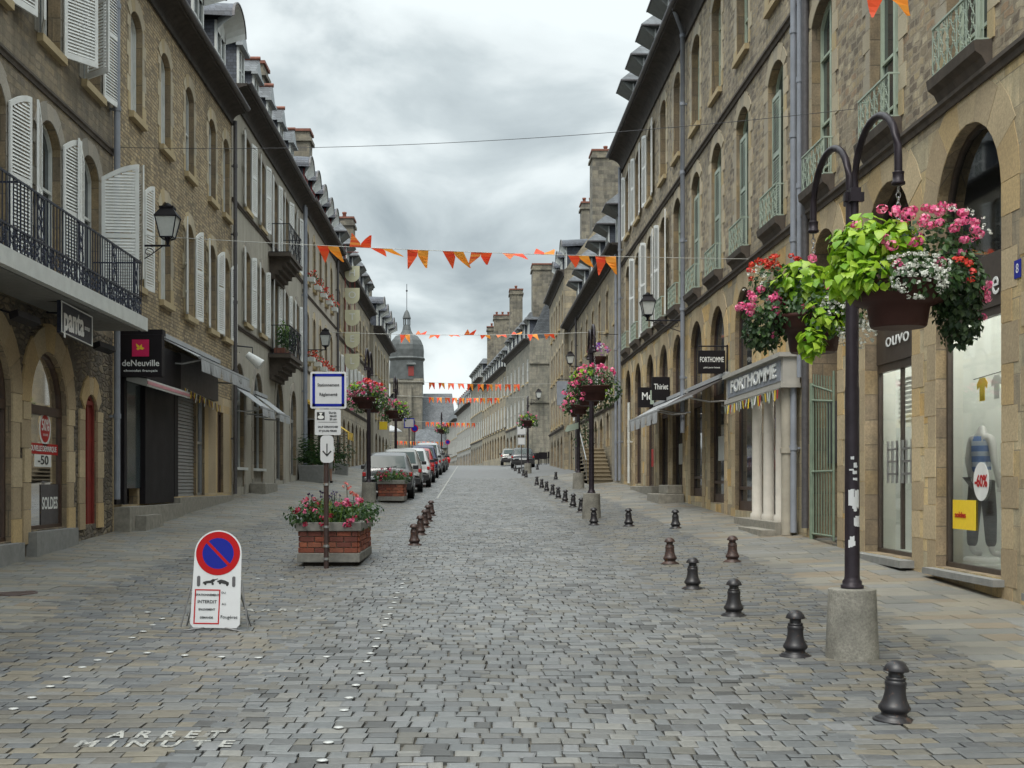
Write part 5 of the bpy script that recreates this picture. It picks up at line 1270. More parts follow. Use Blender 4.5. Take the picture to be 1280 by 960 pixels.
def bowl(t, c, R0=.4, H=.34):
    mb = MB(); mb.lathe((c[0], c[1], c[2]), [(R0*.52, -H), (R0*.56, -H*.95), (R0*.62, -H*.5), (R0*.86, -H*.42), (R0*.96, -H*.3), (R0, -.03), (R0*1.03, -.02), (R0*1.03, .01), (R0*.95, .01), (R0*.9, -.06)], 32)
    mb.build('bowl', M['bowl'], t)
def basket(label, c, spec, heads, q=1.0, R0=.4, L=.058):
    t = thing('hanging_basket', label, 'hanging basket', c, 'flower baskets hung on the lamp posts')
    bowl(t, c, R0)
    for nm, items in spec.items():
        mb = MB(); mt = {'foliage': 'leaf', 'lime_foliage': 'lime', 'trailing_foliage': 'dark'}[nm]
        for dx, dy, dz, rx, ry, rz, n in items: clump(mb, (c[0]+dx, c[1]+dy, c[2]+dz), (rx, ry, rz), int(n*q*(1.5 if nm[0] == 'l' and q == 1 else 1)), L*(1.3 if nm[0] == 'l' else 1)*(1 if q == 1 else 1/q**.4), 0, nm[0] == 'l' and q == 1, 1.05 if nm[0] == 'l' else .85)
        mb.build(nm, M[mt], t)
    for nm, mt, items in heads:
        mb = MB()
        for dx, dy, dz, rx, ry, rz, n, hr, hn, pet in items:
            for _ in range(max(1, int(n*min(1, q*1.3)))):
                p = shellpt((c[0]+dx, c[1]+dy, c[2]+dz), (rx, ry, rz)); head(mb, p, hr*(1 if q == 1 else 1.25), int(hn*(1 if q == 1 else .5)), 0, pet*(1 if q == 1 else 1.6))
        mb.build(nm, M[mt], t)
    return t
S1 = {'foliage': [(.28,.05,.3,.36,.34,.28,620),(0,-.05,.1,.46,.46,.16,560),(.42,-.05,.05,.22,.32,.28,420),(.1,-.36,.0,.3,.12,.12,150),(-.3,0,.3,.2,.2,.2,120)],
      'lime_foliage': [(-.3,-.08,.32,.28,.28,.2,190),(-.46,-.14,.08,.15,.2,.2,100),(-.12,-.2,.36,.25,.2,.15,70),(-.3,-.36,.05,.14,.08,.14,34)],
      'trailing_foliage': [(.5,.02,-.2,.17,.22,.3,620),(.46,-.1,.0,.2,.25,.2,260)]}
H1 = [('pink_flowers', 'pink', [(.28,0,.38,.36,.32,.27,26,.042,30,.015),(-.15,-.1,.42,.32,.3,.18,10,.045,30,.015),(.52,-.05,-.1,.18,.2,.3,9,.04,26,.015),(-.02,-.35,.18,.25,.1,.12,5,.05,32,.015)]),
      ('white_flowers', 'wht', [(.03,-.42,-.02,.22,.07,.14,150,.018,7,.010),(.0,-.4,.1,.28,.08,.1,70,.016,6,.009),(.4,-.1,.48,.25,.2,.15,16,.014,5,.009),(.62,-.05,.3,.1,.2,.2,12,.014,5,.009)]),
      ('red_flowers', 'redp', [(.36,-.36,.06,.12,.06,.1,7,.03,14,.012)])]
S2 = {'foliage': [(-.42,0,.05,.26,.3,.3,480),(0,-.05,.12,.46,.46,.18,520),(.25,.05,.3,.25,.25,.2,200),(-.35,0,.35,.25,.25,.2,220),(.1,-.38,-.05,.3,.1,.15,160)],
      'lime_foliage': [(-.12,-.12,.33,.3,.26,.2,160),(.02,-.4,-.02,.2,.1,.18,60),(-.12,-.38,-.28,.13,.1,.15,46)],
      'trailing_foliage': [(-.5,.0,-.12,.18,.2,.22,300)]}
H2 = [('pink_flowers', 'pink', [(-.5,0,.02,.22,.25,.3,20,.042,28,.015),(.2,0,.5,.3,.2,.12,9,.042,26,.015),(.0,-.3,.2,.3,.1,.15,6,.04,24,.015)]),
      ('white_flowers', 'wht', [(.2,-.42,.0,.24,.08,.22,190,.018,7,.010),(.3,-.38,-.2,.18,.12,.14,110,.018,7,.010),(-.55,0,.25,.12,.2,.25,34,.014,6,.009)]),
      ('red_flowers', 'redp', [(-.48,0,.45,.14,.16,.12,24,.03,16,.012),(-.3,0,.55,.16,.12,.06,10,.028,16,.012)])]
def generic(seed):
    r_ = random.Random(seed); s = r_.choice((-1, 1))
    return ({'foliage': [(0,0,.18,.5,.42,.32,500),(-.4*s,0,-.08,.25,.28,.3,260),(.4*s,0,0,.22,.25,.28,200)], 'lime_foliage': [(.25*s,-.1,.36,.27,.25,.1,60),(.3,-.3,.0,.15,.1,.12,16)]},
            [('pink_flowers', 'pink', [(0,-.05,.2,.5,.42,.32,22,.045,20,.02),(-.42,0,-.1,.24,.26,.28,12,.045,20,.02)]), ('white_flowers', 'wht', [(.35,-.2,-.18,.14,.1,.14,20,.018,6,.012)])])
bpt = [o for o in COL.objects if o.name.startswith('balcony_plants')][0]
mb = MB(); mbl = MB()
for k in range(9): clump(mb, (-6.3, 42.6+.28*k, 4.75+rnd.uniform(-.05, .3)), (.28, .25, .38), 60, .09, shell=.3)
for k in range(3): clump(mbl, (-6.35, 43.0+.5*k, 5.25), (.2, .22, .28), 40, .08, shell=.3)
mb.build('foliage', M['leaf'], bpt); mbl.build('pale_foliage', M['grassy'], bpt)
# ------------------------------------------------------------------ lamp posts
def lamp(x, y, label, dx=.11, dy=1.0, bent=True, base=True):
    zg = G(x, y); t = thing('lamp_post', label, 'lamp post', (x, y, zg), 'twin-arched basket posts')
    mb = MB(); mb.lathe((x, y, zg), [(.232, -.05), (.232, .02), (.207, .6), (.207, .612), (.204, .613), (.203, .614), (.1, .6145), (.0, .615)], 40); mb.build('concrete_base', M['conc'], t)
    mb = MB(); mb.lathe((x, y, zg), [(.1, .62), (.1, .645), (.085, .65), (.085, .68), (.07, .7), (.066, .72), (.062, 2.4), (.058, 2.42), (.056, 4.1), (.045, 4.14)], 20); mb.build('pole', M['lampiron'], t)
    L = math.hypot(dx, dy); ux, uy = dx/L, dy/L
    for s in (-1, 1):
        mb = MB(); pts = []; q = .06
        for z in (3.3, 3.8, 4.2): pts.append((x+ux*s*q, y+uy*s*q, zg+z))
        for i in range(1, 15):
            a = PI*i/14; r_ = .47; pts.append((x+ux*s*(q+r_-r_*math.cos(a)), y+uy*s*(q+r_-r_*math.cos(a)), zg+4.2+r_*math.sin(a)))
        e = pts[-1]; pts.append((e[0], e[1], zg+4.08)); mb.tube(pts, .032, 10)
        mb.lathe((e[0], e[1], zg+3.98), [(.03, 0), (.055, .01), (.055, .03), (.045, .035), (.045, .1), (.05, .11), (.03, .12)], 14)
        ar = mb.build('arch', M['lampiron'], t)
        mb = MB(); z = zg+3.98
        k = 0
        while z > zg+3.2:
            ring = [(e[0]+.018*math.cos(a)*(1 if k % 2 else 0), e[1]+.018*math.cos(a)*(0 if k % 2 else 1), z-.03+.03*math.sin(a)) for a in [2*PI*j/8 for j in range(9)]]
            mb.tube(ring, .005, 4, caps=False); z -= .045; k += 1
        for a in (0, 2.1, 4.2): mb.tube([(e[0], e[1], zg+3.62), (e[0]+.37*math.cos(a), e[1]+.37*math.sin(a), zg+3.16)], .005, 4)
        mb.build('chain', M['steel'], ar)
    mb = MB()
    for z in (4.05, 3.55): mb = MB(); mb.box((x-.045, y-.12, zg+z), (x+.045, y+.12, zg+z+.12)); mb.box((x-.07, y-.03, zg+z+.02), (x+.1, y+.03, zg+z+.1)); mb.build('clamp', M['lampiron'], t)
    return t, [(x-ux*1.0, y-uy*1.0, zg+3.16), (x+ux*1.0, y+uy*1.0, zg+3.16)]
LP = [(3.25, 10.92, 'nearest right-hand lamp post, twin dark arches over a concrete drum, torn stickers on its pole'),
      (2.95, 31.4, 'second lamp post on the right, thin dark pole on a concrete drum behind a bollard'),
      (4.15, 49.5, 'third lamp post on the right, beside the outdoor stair and a green arrow sign'),
      (3.45, 78, 'fourth lamp post on the right, near the dark parked car'),
      (-3.16, 39.5, 'lamp post beside the far brick planter on the left'),
      (-3.3, 56, 'lamp post behind the parked silver cars on the left'),
      (-2.6, 112, 'farthest lamp post on the left, on the crest past the parked cars')]
for i, (x, y, lb) in enumerate(LP):
    dx = -.08 if i == 0 else .02
    t, pp = lamp(x, y, lb, dx, 1.0)
    if i == 0:
        kk = .955; zz0 = G(x, y); pp = [(x+(a-x)*kk, y+(b-y)*kk, zz0+(c-zz0)*kk) for a, b, c in pp]
    if i == 0:
        mb = MB()
        for z, w_, h_, mt in ((1.42, .05, .2, 0), (1.2, .06, .16, 0), (1.05, .04, .1, 0), (1.75, .03, .06, 0), (1.62, .04, .04, 0), (1.33, .03, .1, 0)):
            for k in range(3):
                a = R(-90+rnd.uniform(-35, 35)); aw = w_/.066; zz = z+rnd.uniform(-.06, .06); hh = h_*rnd.uniform(.3, .8); P = []
                for j in range(5): P.append((x+.0655*math.cos(a-aw/2+aw*j/4), y+.0655*math.sin(a-aw/2+aw*j/4), G(x, y)+zz+hh*rnd.uniform(.4, .6)))
                for j in range(4, -1, -1): P.append((x+.0655*math.cos(a-aw/2+aw*j/4), y+.0655*math.sin(a-aw/2+aw*j/4), G(x, y)+zz-hh*rnd.uniform(.3, .6)))
                for j in range(4): mb.add([P[j], P[j+1], P[8-j], P[9-j]], [(0, 1, 2, 3)])
        mb.build('torn_sticker', M['signw'], t)
        b1_ = basket('largest hanging basket, lime leaves, pink geraniums and a white spray over a brown bowl', (pp[0][0], pp[0][1], pp[0][2]), S1, H1)
        b2_ = basket('hanging basket of red and pink flowers with lime leaves, just behind the largest one', (pp[1][0], pp[1][1], pp[1][2]), S2, H2)
        b1_.scale = b2_.scale = t.scale = (kk, kk, kk)
    else:
        nm = ['', 'second right-hand lamp post', 'third right-hand lamp post by the stair', 'fourth right-hand lamp post near the dark car', 'lamp post by the far brick planter', 'lamp post behind the silver cars', 'farthest left lamp post on the crest'][i]
        sp, hd = generic(i); qq = .62 if i in (1, 4) else .4 if i in (2, 5) else .3
        if i == 4: hd = [('red_flowers', 'redp', [(.1,-.05,.35,.4,.35,.2,16,.05,20,.02)])]+hd
        basket('basket on the near arm of the '+nm, pp[0], sp, hd, qq)
        sp, hd = generic(i+20); basket('basket on the far arm of the '+nm, pp[1], sp, hd, qq*.8)
# green arrow sign on the third post
x, y = 4.15, 49.3
t = thing('arrow_sign', 'small green arrow-shaped direction sign on a post beside the stair', 'sign', (x, y, 2.2))
mb = MB(); mb.prism([(-.55, 2.0), (-.45, 2.22), (-.02, 2.34), (-.02, 2.1), (-.45, 1.98)], lambda yy, a, z: (x+a, yy, z), y-.02, y+.0); mb.build('sign_board', M['greeniron'], t)
# ------------------------------------------------------------------ lanterns
def lantern(label, wx, y, lx, zc, h=.85, w=.44, grp='wall lanterns on iron brackets', toward=(1, 0)):
    t = thing('wall_lantern', label, 'lantern', (wx, y, zc), grp)
    s = 1 if lx > wx else -1; zb = zc-h/2
    mb = MB(); mb.tube([(wx, y, zb-.06), (lx+s*.05, y, zb-.06)], .022, 6); mb.tube([(wx, y, zb-.42), (wx+(lx-wx)*.45, y, zb-.25), (lx-s*.1, y, zb-.07)], .012, 5)
    pts = [(wx+s*(.25+.1*math.cos(a)*(1-a/9)), y, zb-.19+.1*math.sin(a)*(1-a/9)) for a in [k*.5 for k in range(12)]]; mb.tube(pts, .008, 4); mb.tube([(wx, y, zb-.5), (wx, y, zb+.05)], .02, 5)
    mb.build('bracket', M['iron'], t)
    r0, r1 = w*.26, w*.46; z0, z1 = zb+h*.12, zb+h*.62; q = math.sqrt(2)
    def sq(r, z): return [(lx-r, y-r, z), (lx+r, y-r, z), (lx+r, y+r, z), (lx-r, y+r, z)]
    mb = MB(); A, B = sq(r0, z0), sq(r1, z1); mb.add(A+B, [(0,1,5,4),(1,2,6,5),(2,3,7,6),(3,0,4,7),(0,1,2,3)]); mb.build('glass_body', M['litg'], t)
    mb = MB(); A2, B2 = sq(r0+.01, z0), sq(r1+.01, z1)
    for a, b in zip(A2, B2): mb.tube([a, b], .014, 4)
    for P in (A2, B2):
        for i in range(4): mb.tube([P[i], P[(i+1) % 4]], .016, 4)
    mb.tube([(lx, y, zb-.06), (lx, y, z0)], .035, 8, rr=[.02, .06])
    for a in A2: mb.tube([a, (lx, y, zb+.02)], .01, 4)
    mb.build('cage', M['iron'], t)
    mb = MB(); C, D = sq(r1+.03, z1), sq(r1*.62, z1+h*.2); mb.add(C+D, [(0,1,5,4),(1,2,6,5),(2,3,7,6),(3,0,4,7),(4,5,6,7),(0,1,2,3)])
    E = sq(r1*.7, z1+h*.2); E2 = sq(r1*.7, z1+h*.25); mb.add(E+E2, [(0,1,5,4),(1,2,6,5),(2,3,7,6),(3,0,4,7),(4,5,6,7)]); mb.lathe((lx, y, z1+h*.25), [(r1*.45, 0), (r1*.35, h*.06), (.02, h*.1)], 10)
    mb.build('cap', M['black'], t)
    return t
lantern('nearest wall lantern, black cap and pale tapered glass, on the brown rubble house', -6.7, 25.6, -6.07, 5.22, .82, .44)
lantern('wall lantern on a thin bracket at the drainpipe of the long tan house', 6.0, 35.9, 4.95, 5.0, .75, .4)
lantern('wall lantern between the grey house and the beige house', -6.7, 51.2, -5.83, 5.82, .85, .42)
lantern('wall lantern above the grey hanging sign on the house with the slate dormers', 6.0, 70.5, 5.45, 6.9, .8, .46)
lantern('small far wall lantern on the last dark house of the left row', -6.45, 90, -5.5, 5.9, .9, .5)
lantern('far lantern on the blank end wall at the side street', 4.9, 104.4, 5.5, 7.3, .9, .5)
# ------------------------------------------------------------------ planters
def planter(x0, x1, y0, y1, h, label, nlabel, fl, q):
    zg = min(G(x0, y0), G(x1, y0)); t = thing('brick_planter', label, 'planter', ((x0+x1)/2, y0, zg), 'brick planters')
    mb = MB(); mb.box((x0+.08, y0+.08, zg-.1), (x1-.08, y1-.08, zg+.07)); mb.build('foot', M['soil'], t)
    mb = MB(); mb.box((x0-.01, y0-.01, zg+.06), (x1+.01, y1+.01, zg+.2)); mb.build('base_slab', M['planter'], t, bevel=.012)
    mb = MB(); nrow = 4; rh = (h-.2-.13)/nrow
    for r_ in range(nrow):
        z = zg+.2+rh*r_; o = (r_ % 2)*.11
        for (ax, c, fixed, lo, hi) in (('x', y0+.05, 1, x0+.03, x1-.03), ('y', x1-.05, 1, y0+.05, y1-.05), ('y', x0+.05, 1, y0+.05, y1-.05), ('x', y1-.05, 1, x0+.03, x1-.03)):
            p = lo-o
            while p < hi:
                a, b = max(lo, p+.006), min(hi, p+.214)
                if b-a > .02:
                    j = rnd.uniform(-.006, .006)
                    if ax == 'x': mb.box((a, c-.05+j, z+.006), (b, c+.05+j, z+rh-.005))
                    else: mb.box((c-.05+j, a, z+.006), (c+.05+j, b, z+rh-.005))
                p += .22
    mb.build('brick_wall', M['bricki'], t, bevel=.004)
    mb = MB(); mb.box((x0+.04, y0+.04, zg+.2), (x1-.04, y1-.04, zg+h-.12)); mb.build('mortar_core', M['mortar'], t)
    mb = MB(); w = .13; z0, z1 = zg+h-.13, zg+h
    mb.box((x0-.03, y0-.03, z0), (x1+.03, y0+w, z1)); mb.box((x0-.03, y1-w, z0), (x1+.03, y1+.03, z1)); mb.box((x0-.03, y0+w, z0), (x0+w, y1-w, z1)); mb.box((x1-w, y0+w, z0), (x1+.03, y1-w, z1)); mb.build('rim', M['planter'], t, bevel=.01)
    mb = MB(); mb.box((x0+.1, y0+.1, z0), (x1-.1, y1-.1, z1-.03)); mb.build('soil', M['soil'], t)
    p = thing('planter_flowers', nlabel, 'flowers', ((x0+x1)/2, (y0+y1)/2, z1), 'flowers in the brick planters')
    mb = MB()
    for _ in range(int(64*q)):
        c = (rnd.uniform(x0-.06, x1+.06), rnd.uniform(y0-.06, y1), z1+rnd.uniform(0, .2)); clump(mb, c, (.17, .17, .13), 28, .06)
    mb.build('foliage', M['leaf'], p)
    mb = MB()
    for _ in range(int(130*q)):
        c = Vector((rnd.uniform(x0+.1, x1-.1), rnd.uniform(y0+.1, y1-.1), z1)); tp = c+Vector((rnd.uniform(-.1, .1), rnd.uniform(-.1, .1), rnd.uniform(.15, .38))); s_ = Vector((rnd.uniform(-1, 1), rnd.uniform(-1, 1), 0)).normalized()*.008
        mb.add([c-s_, c+s_, (c+tp)/2+s_*1.6+Vector((0, 0, .03)), tp, (c+tp)/2-s_*1.6+Vector((0, 0, .03))], [(0, 1, 2, 3, 4)])
    mb.build('grass_blades', M['grassy'], p)
    for nm, mt, n, sc_ in fl:
        mb = MB()
        for _ in range(n):
            edge = rnd.random()
            x = rnd.uniform(x0-.12, x1+.12); y = rnd.uniform(y0-.12, y1+.1) if abs(x-(x0+x1)/2) > (x1-x0)/2 else (y0-rnd.uniform(-.3, .12) if edge < .6 else rnd.uniform(y0, y1))
            z = z1+rnd.uniform(-.05, .2) if (x < x0 or x > x1 or y < y0) else z1+rnd.uniform(.12, .36)
            head(mb, (x, y, z), .04*sc_, 16, 0, .018*sc_)
        mb.build(nm, M[mt], p)
    if q >= 1:
        mb = MB()
        for sx, hh in ((.18, .55), (.3, .42), (.24, .36)):
            b = Vector(((x0+x1)/2+sx, (y0+y1)/2, z1)); tpp = b+Vector((rnd.uniform(-.05, .1), 0, hh)); mb.tube([b, tpp], .006, 4, 1)
            for k in range(7): head(mb, tpp+rv()*.07, .025, 8, 0, .014)
        mb.build('tall_salmon_flower', [M['pinks'], M['leaf']], p)
        mb = MB()
        for _ in range(22):
            b = Vector((rnd.uniform(x0+.1, (x0+x1)/2), rnd.uniform(y0, y1), z1)); tp = b+Vector((rnd.uniform(-.06, .06), 0, rnd.uniform(.3, .5)))
            mb.tube([b, tp], .004, 3, 0); head(mb, tp, .02, 5, 1, .014)
        mb.build('dark_seed_heads', [M['dark'], M['purpd']], p)
M['bricki'] = m_island('loose_red_brick', [(.3,.085,.045),(.24,.07,.04),(.34,.11,.06),(.17,.055,.04),(.28,.1,.06)], .85, 30, .6, .2)
M['mortar'] = m_plain('pale_mortar', (.3,.25,.19), .9, 0, .2, .4)
M['pinks'] = m_leaf('salmon_petal', [(.7,.2,.16),(.6,.14,.14)], .2); M['purpd'] = m_leaf('dusky_violet', [(.05,.04,.1),(.09,.06,.14)], .1)
planter(-2.6, -1.68, 19.2, 21.5, .66, 'red brick planter with a stone rim behind the parking post', 'pink and crimson flowers overflowing the brick planter behind the parking post', [('pink_flowers', 'pink', 17, 1.1), ('crimson_flowers', 'crim', 24, 1.05)], 1.55)
planter(-2.93, -2.12, 40.2, 42.0, .72, 'brick planter in front of the silver parked car', 'crimson and green flowers in the planter before the silver car', [('crimson_flowers', 'crim', 16, 1.1), ('pink_flowers', 'pink', 5, 1.2)], .6)

# ------------------------------------------------------------------ parking sign post
x, y = -2.14, 18.9; zg = G(x, y); t = thing('parking_sign', 'tall brown post with a blue-bordered parking plate, a rules plate and an arrow plate', 'sign', (x, y, zg))
zy = lambda py: (604-py)*y/1600
xx = lambda p: (p-589)*y/1600
mb = MB(); mb.tube([(x, y, zg-.02), (x, y, zy(468))], .037, 12); mb.build('post', M['rust'], t)
mb = MB()
for zz_ in (zy(660), zy(684), zy(700), zy(607)): mb.tube([(x, y, zz_), (x, y, zz_+.035)], .048, 10)
mb.build('clamp_ring', M['steel'], t)
def plate(x0, x1, z0, z1, yy, mt, name, par, r=.03, th=.012):
    P = []
    for cx_, cz_, a0 in ((x1-r, z1-r, 0), (x0+r, z1-r, 90), (x0+r, z0+r, 180), (x1-r, z0+r, 270)):
        for k in range(5): a = R(a0+22.5*k); P.append((cx_+r*math.cos(a), cz_+r*math.sin(a)))
    mb = MB(); mb.prism(P, lambda q, a, z: (a, q, z), yy, yy+th); return mb.build(name, M[mt], par)
y1 = y-.06
a, b, c, d = xx(388.5), xx(433.5), zy(511), zy(465)
p = plate(a, b, c, d, y1, 'signw', 'main_plate', t)
mb = MB(); e = .03; f = .055
for q in ((a+e, c+e, b-e, c+e+f*.75), (a+e, d-e-f*.75, b-e, d-e), (a+e, c+e, a+e+f*.75, d-e), (b-e-f*.75, c+e, b-e, d-e)): mb.box((q[0], y1-.003, q[1]), (q[2], y1, q[3]))
mb.build('blue_border', M['signblue'], p)
text('Stationnement', .062, ((a+b)/2, y1-.004, (c+d)/2+.075), 0, M['ink'], p, ext=.001, sx=.88, bold=.001); text('Réglementé', .062, ((a+b)/2, y1-.004, (c+d)/2-.065), 0, M['ink'], p, ext=.001, sx=.9, bold=.001)
a, b, c, d = xx(394.2), xx(426.5), zy(544), zy(512); p = plate(a, b, c, d, y1, 'signw', 'rules_plate', t, .02)
mb = MB(); mb.box((a+.03, y1-.003, d-.155), (a+.145, y1, d-.04)); mb.build('disc_pictogram', M['ink'], p)
mb = MB(); mb.lathe((0, 0, 0), [(0, 0)], 3); mb = MB(); mb.prism([(a+.088+.045*math.cos(k*PI/8), d-.115+.028*math.sin(k*PI/8)) for k in range(16)], lambda q, u, z: (u, q, z), y1-.006, y1-.003); mb.poly([(a+.06, y1-.005, d-.05), (a+.115, y1-.005, d-.05), (a+.088, y1-.005, d-.095)]); mb.build('disc_mark', M['white'], p)
for tx, sz, dx_, dz in (('Durée', .042, .26, .05), ('MAXI', .042, .27, .1), ('20 mn', .042, .27, .145)): text(tx, sz, (a+dx_, y1-.004, d-dz), 0, M['ink'], p, ext=.001, bold=.001)
mb = MB(); mb.box((a+.05, y1-.003, d-.19), (b-.05, y1, d-.185)); mb.build('rule_line', M['ink'], p)
text('SAUF DIMANCHES', .036, ((a+b)/2, y1-.004, c+.12), 0, M['ink'], p, ext=.001, bold=.001); text('ET JOURS FERIES', .036, ((a+b)/2, y1-.004, c+.06), 0, M['ink'], p, ext=.001, bold=.001)
a, b, c, d = xx(401), xx(417.5), zy(578.5), zy(544.5); p = plate(a, b, c, d, y1, 'signw', 'arrow_plate', t, .06); m_ = (a+b)/2
mb = MB(); mb.box((m_-.008, y1-.003, c+.1), (m_+.008, y1, d-.12)); mb.hexa([(m_-.068,y1-.003,c+.165),(m_-.055,y1-.003,c+.18),(m_+.008,y1-.003,c+.11),(m_,y1-.003,c+.09),(m_-.068,y1,c+.165),(m_-.055,y1,c+.18),(m_+.008,y1,c+.11),(m_,y1,c+.09)]); mb.hexa([(m_+.068,y1-.0035,c+.165),(m_+.055,y1-.0035,c+.18),(m_-.008,y1-.0035,c+.11),(m_,y1-.0035,c+.09),(m_+.068,y1,c+.165),(m_+.055,y1,c+.18),(m_-.008,y1,c+.11),(m_,y1,c+.09)]); mb.build('arrow', M['ink'], p)

# ------------------------------------------------------------------ free-standing no-parking board
x, y = -2.53, 12.62; zg = G(x, y); t = thing('no_parking_board', 'white free-standing board with a round red and blue no-parking sign on wire legs', 'sign', (x, y, zg))
k = .98/123.0
def lx(px_): return x+(px_-263)*k
def lz(py_): return zg+(787-py_)*k
hw, zc, rr = .232, lz(692), .23
P = [(x-hw-.012, zg+.06), (x-hw+.02, zg+.02), (x+hw-.02, zg+.02), (x+hw+.012, zg+.06)] + [(x+hw*math.cos(a), zc+hw*math.sin(a)) for a in [PI*j/20 for j in range(21)]]
mb = MB(); mb.prism(P, lambda q, u, z: (u, q, z), y, y+.02); bp = mb.build('board', M['signw'], t)
def disc(cx_, cz_, r0, r1, mt, name, dy):
    mb = MB(); A = [2*PI*j/40 for j in range(41)]
    for a, b in zip(A, A[1:]):
        mb.add([(cx_+r0*math.cos(a), dy, cz_+r0*math.sin(a)), (cx_+r0*math.cos(b), dy, cz_+r0*math.sin(b)), (cx_+r1*math.cos(b), dy, cz_+r1*math.sin(b)), (cx_+r1*math.cos(a), dy, cz_+r1*math.sin(a))], [(0, 1, 2, 3)])
    return mb.build(name, M[mt], bp)
M['signblue_w'] = m_worn('scratched_sign_blue', (.006,.014,.25), (.4,.4,.45), .5, .72); M['signred_w'] = m_worn('scratched_sign_red', (.40,.004,.006), (.45,.35,.35), .5, .72)
for k_ in ('signblue_w', 'signred_w', 'signblue', 'signred'): M[k_].node_tree.nodes['Principled BSDF'].inputs['Specular IOR Level'].default_value = .2
disc(x, zc, .155, .218, 'signred_w', 'red_ring', y-.003); disc(x, zc, .0, .156, 'signblue_w', 'blue_disc', y-.0025)
mb = MB(); v = Vector((.7, 0, -.7)); n_ = Vector((.7, 0, .7)); c_ = Vector((x, y-.0045, zc)); mb.poly([c_-v*.16+n_*.014, c_+v*.16+n_*.014, c_+v*.16-n_*.014, c_-v*.16-n_*.014]); mb.build('red_bar', M['signred_w'], bp)
mb = MB()
def tri(pts): mb.poly([(lx(a), y-.003, lz(b)) for a, b in pts])
tri([(246, 728), (250, 726.5), (255, 726), (258, 724), (262, 724.5), (258, 729), (246, 730)]); tri([(263, 726.5), (268, 724.5), (273, 725.5), (278, 728), (278, 731), (272, 730), (264, 727.8)]); tri([(256, 726), (264, 723.2), (264.5, 724), (257, 727)])
for a, b in ((249, 730.3), (258, 730), (267, 729), (276, 731)): tri([(a+1.6*math.cos(j*PI/4), b+1.6*math.sin(j*PI/4)) for j in range(8)])
mb.build('towing_pictogram', M['ink'], bp)
mb = MB(); a, b, c, d = lx(236.5), lx(268), lz(780), lz(737); w_ = .012
for q in ((a, c, b, c+w_), (a, d-w_, b, d), (a, c+w_, a+w_, d-w_), (b-w_, c+w_, b, d-w_)): mb.box((q[0], y-.003, q[1]), (q[2], y, q[3]))
mb.build('red_frame', M['signred'], bp)
for tx, sz, zz_ in (('STATIONNEMENT', .029, 744), ('INTERDIT', .044, 752.5), ('ENLEVEMENT', .027, 762), ('DEMANDE', .027, 772)): text(tx, sz, ((a+b)/2, y-.004, lz(zz_)), 0, M['ink'], bp, ext=.001, bold=.0006)
text('DU', .03, (lx(272), y-.004, lz(741)), 0, M['ink'], bp, ext=.001); text('AU', .03, (lx(273), y-.004, lz(755)), 0, M['ink'], bp, ext=.001); text('Fougères', .046, (lx(280), y-.004, lz(771)), 0, M['ink'], bp, ext=.001)
mb = MB()
for cxp in (240.5, 284): mb.prism([(lx(cxp)+.017*math.cos(a), lz(727)+(.036 if math.sin(a) > 0 else -.036)+.017*math.sin(a)) for a in [2*PI*j/12 for j in range(12)]], lambda q, u, z: (u, q, z), y-.004, y-.001)
mb.build('hand_slot', M['gutter'], bp)
mb = MB()
for s in (-1, 1): mb.tube([(x+s*.2, y+.03, zg+.45), (x+s*.34, y+.3, zg+.0), (x+s*.36, y+.1, zg-.01), (x+s*.3, y-.12, zg-.02), (x+s*.1, y+.01, zg+.02)], .0105, 6); mb.tube([(x+s*.24, y+.02, zg+.5), (x+s*.33, y-.02, zg+.02)], .009, 6)
mb.build('wire_leg', M['wire'], t)
t.rotation_euler = (R(-9), R(1.2), R(2))

# ------------------------------------------------------------------ studs and painted words
st = [(17,887),(40,873),(63,859),(83,847),(103,835),(122,826),(137,816),(165,798),(179,790),(191,782),(203,774),(184,766),(184,817),(231,820),(277,822),(323,823),(294,724),(322,724),(352,725),(408,822)]
pts = [gp(*p) for p in st]
yy = 7.38
while yy < 17.6: pts.append((-.86-.004*(yy-7.4)+rnd.uniform(-.012, .012), yy)); yy += rnd.uniform(.36, .56)
mb = MB(); mb.lathe((0, 0, 0), [(.034, 0), (.034, .002), (.026, .006), (.012, .008), (.001, .0085)], 20); sd = mb.build('road_stud', M['disc'])
for i, (a, b) in enumerate(pts):
    o = sd if i == 0 else sd.copy()
    if i: COL.objects.link(o)
    o.location = (a, b, G(a, b)+.006); tag(o, 'small round white stud set in the paving to mark a bay', 'road stud', 'white road studs')
wa, wb = gp(208, 919), gp(193, 930.5)
for body, p, w_, hh, wh in (('ARRET', wa, .72, .2, 'in the lower left corner'), ('MINUTE', wb, .95, .17, 'in the lower left corner'), ('ARRET', gp(352, 763), .84, .2, 'between the no-parking board and the planter')):
    o = text(body, .3, (p[0], p[1], G(*p)+.003), 0, M['paint'], None, ext=.0015, rx=0, bold=.006, name='road', w=w_); o.name = 'road_lettering'
    o.rotation_euler = (R(1.7), 0, 0); o.scale = (o.scale[0], hh/.215, 1); tag(o, 'worn white painted word %s on the setts, %s' % (body, wh), 'road marking', 'painted words on the roadway')
mb = MB()
yy = 43.5
while yy < 110:
    for a, b in ((yy, yy+.9),): mb.hexa([(-1.19,a,G(-1.2,a)-.02),(-1.13,a,G(-1.2,a)-.02),(-1.13,b,G(-1.2,b)-.02),(-1.19,b,G(-1.2,b)-.02),(-1.19,a,G(-1.2,a)+.006),(-1.13,a,G(-1.2,a)+.006),(-1.13,b,G(-1.2,b)+.006),(-1.19,b,G(-1.2,b)+.006)])
    yy += .9
o = mb.build('white_road_line', M['paint']); tag(o, kind='structure')
t = thing('manhole_cover', 'rusty round iron cover in the left paving', 'manhole cover', (*gp(14, 741), 0))
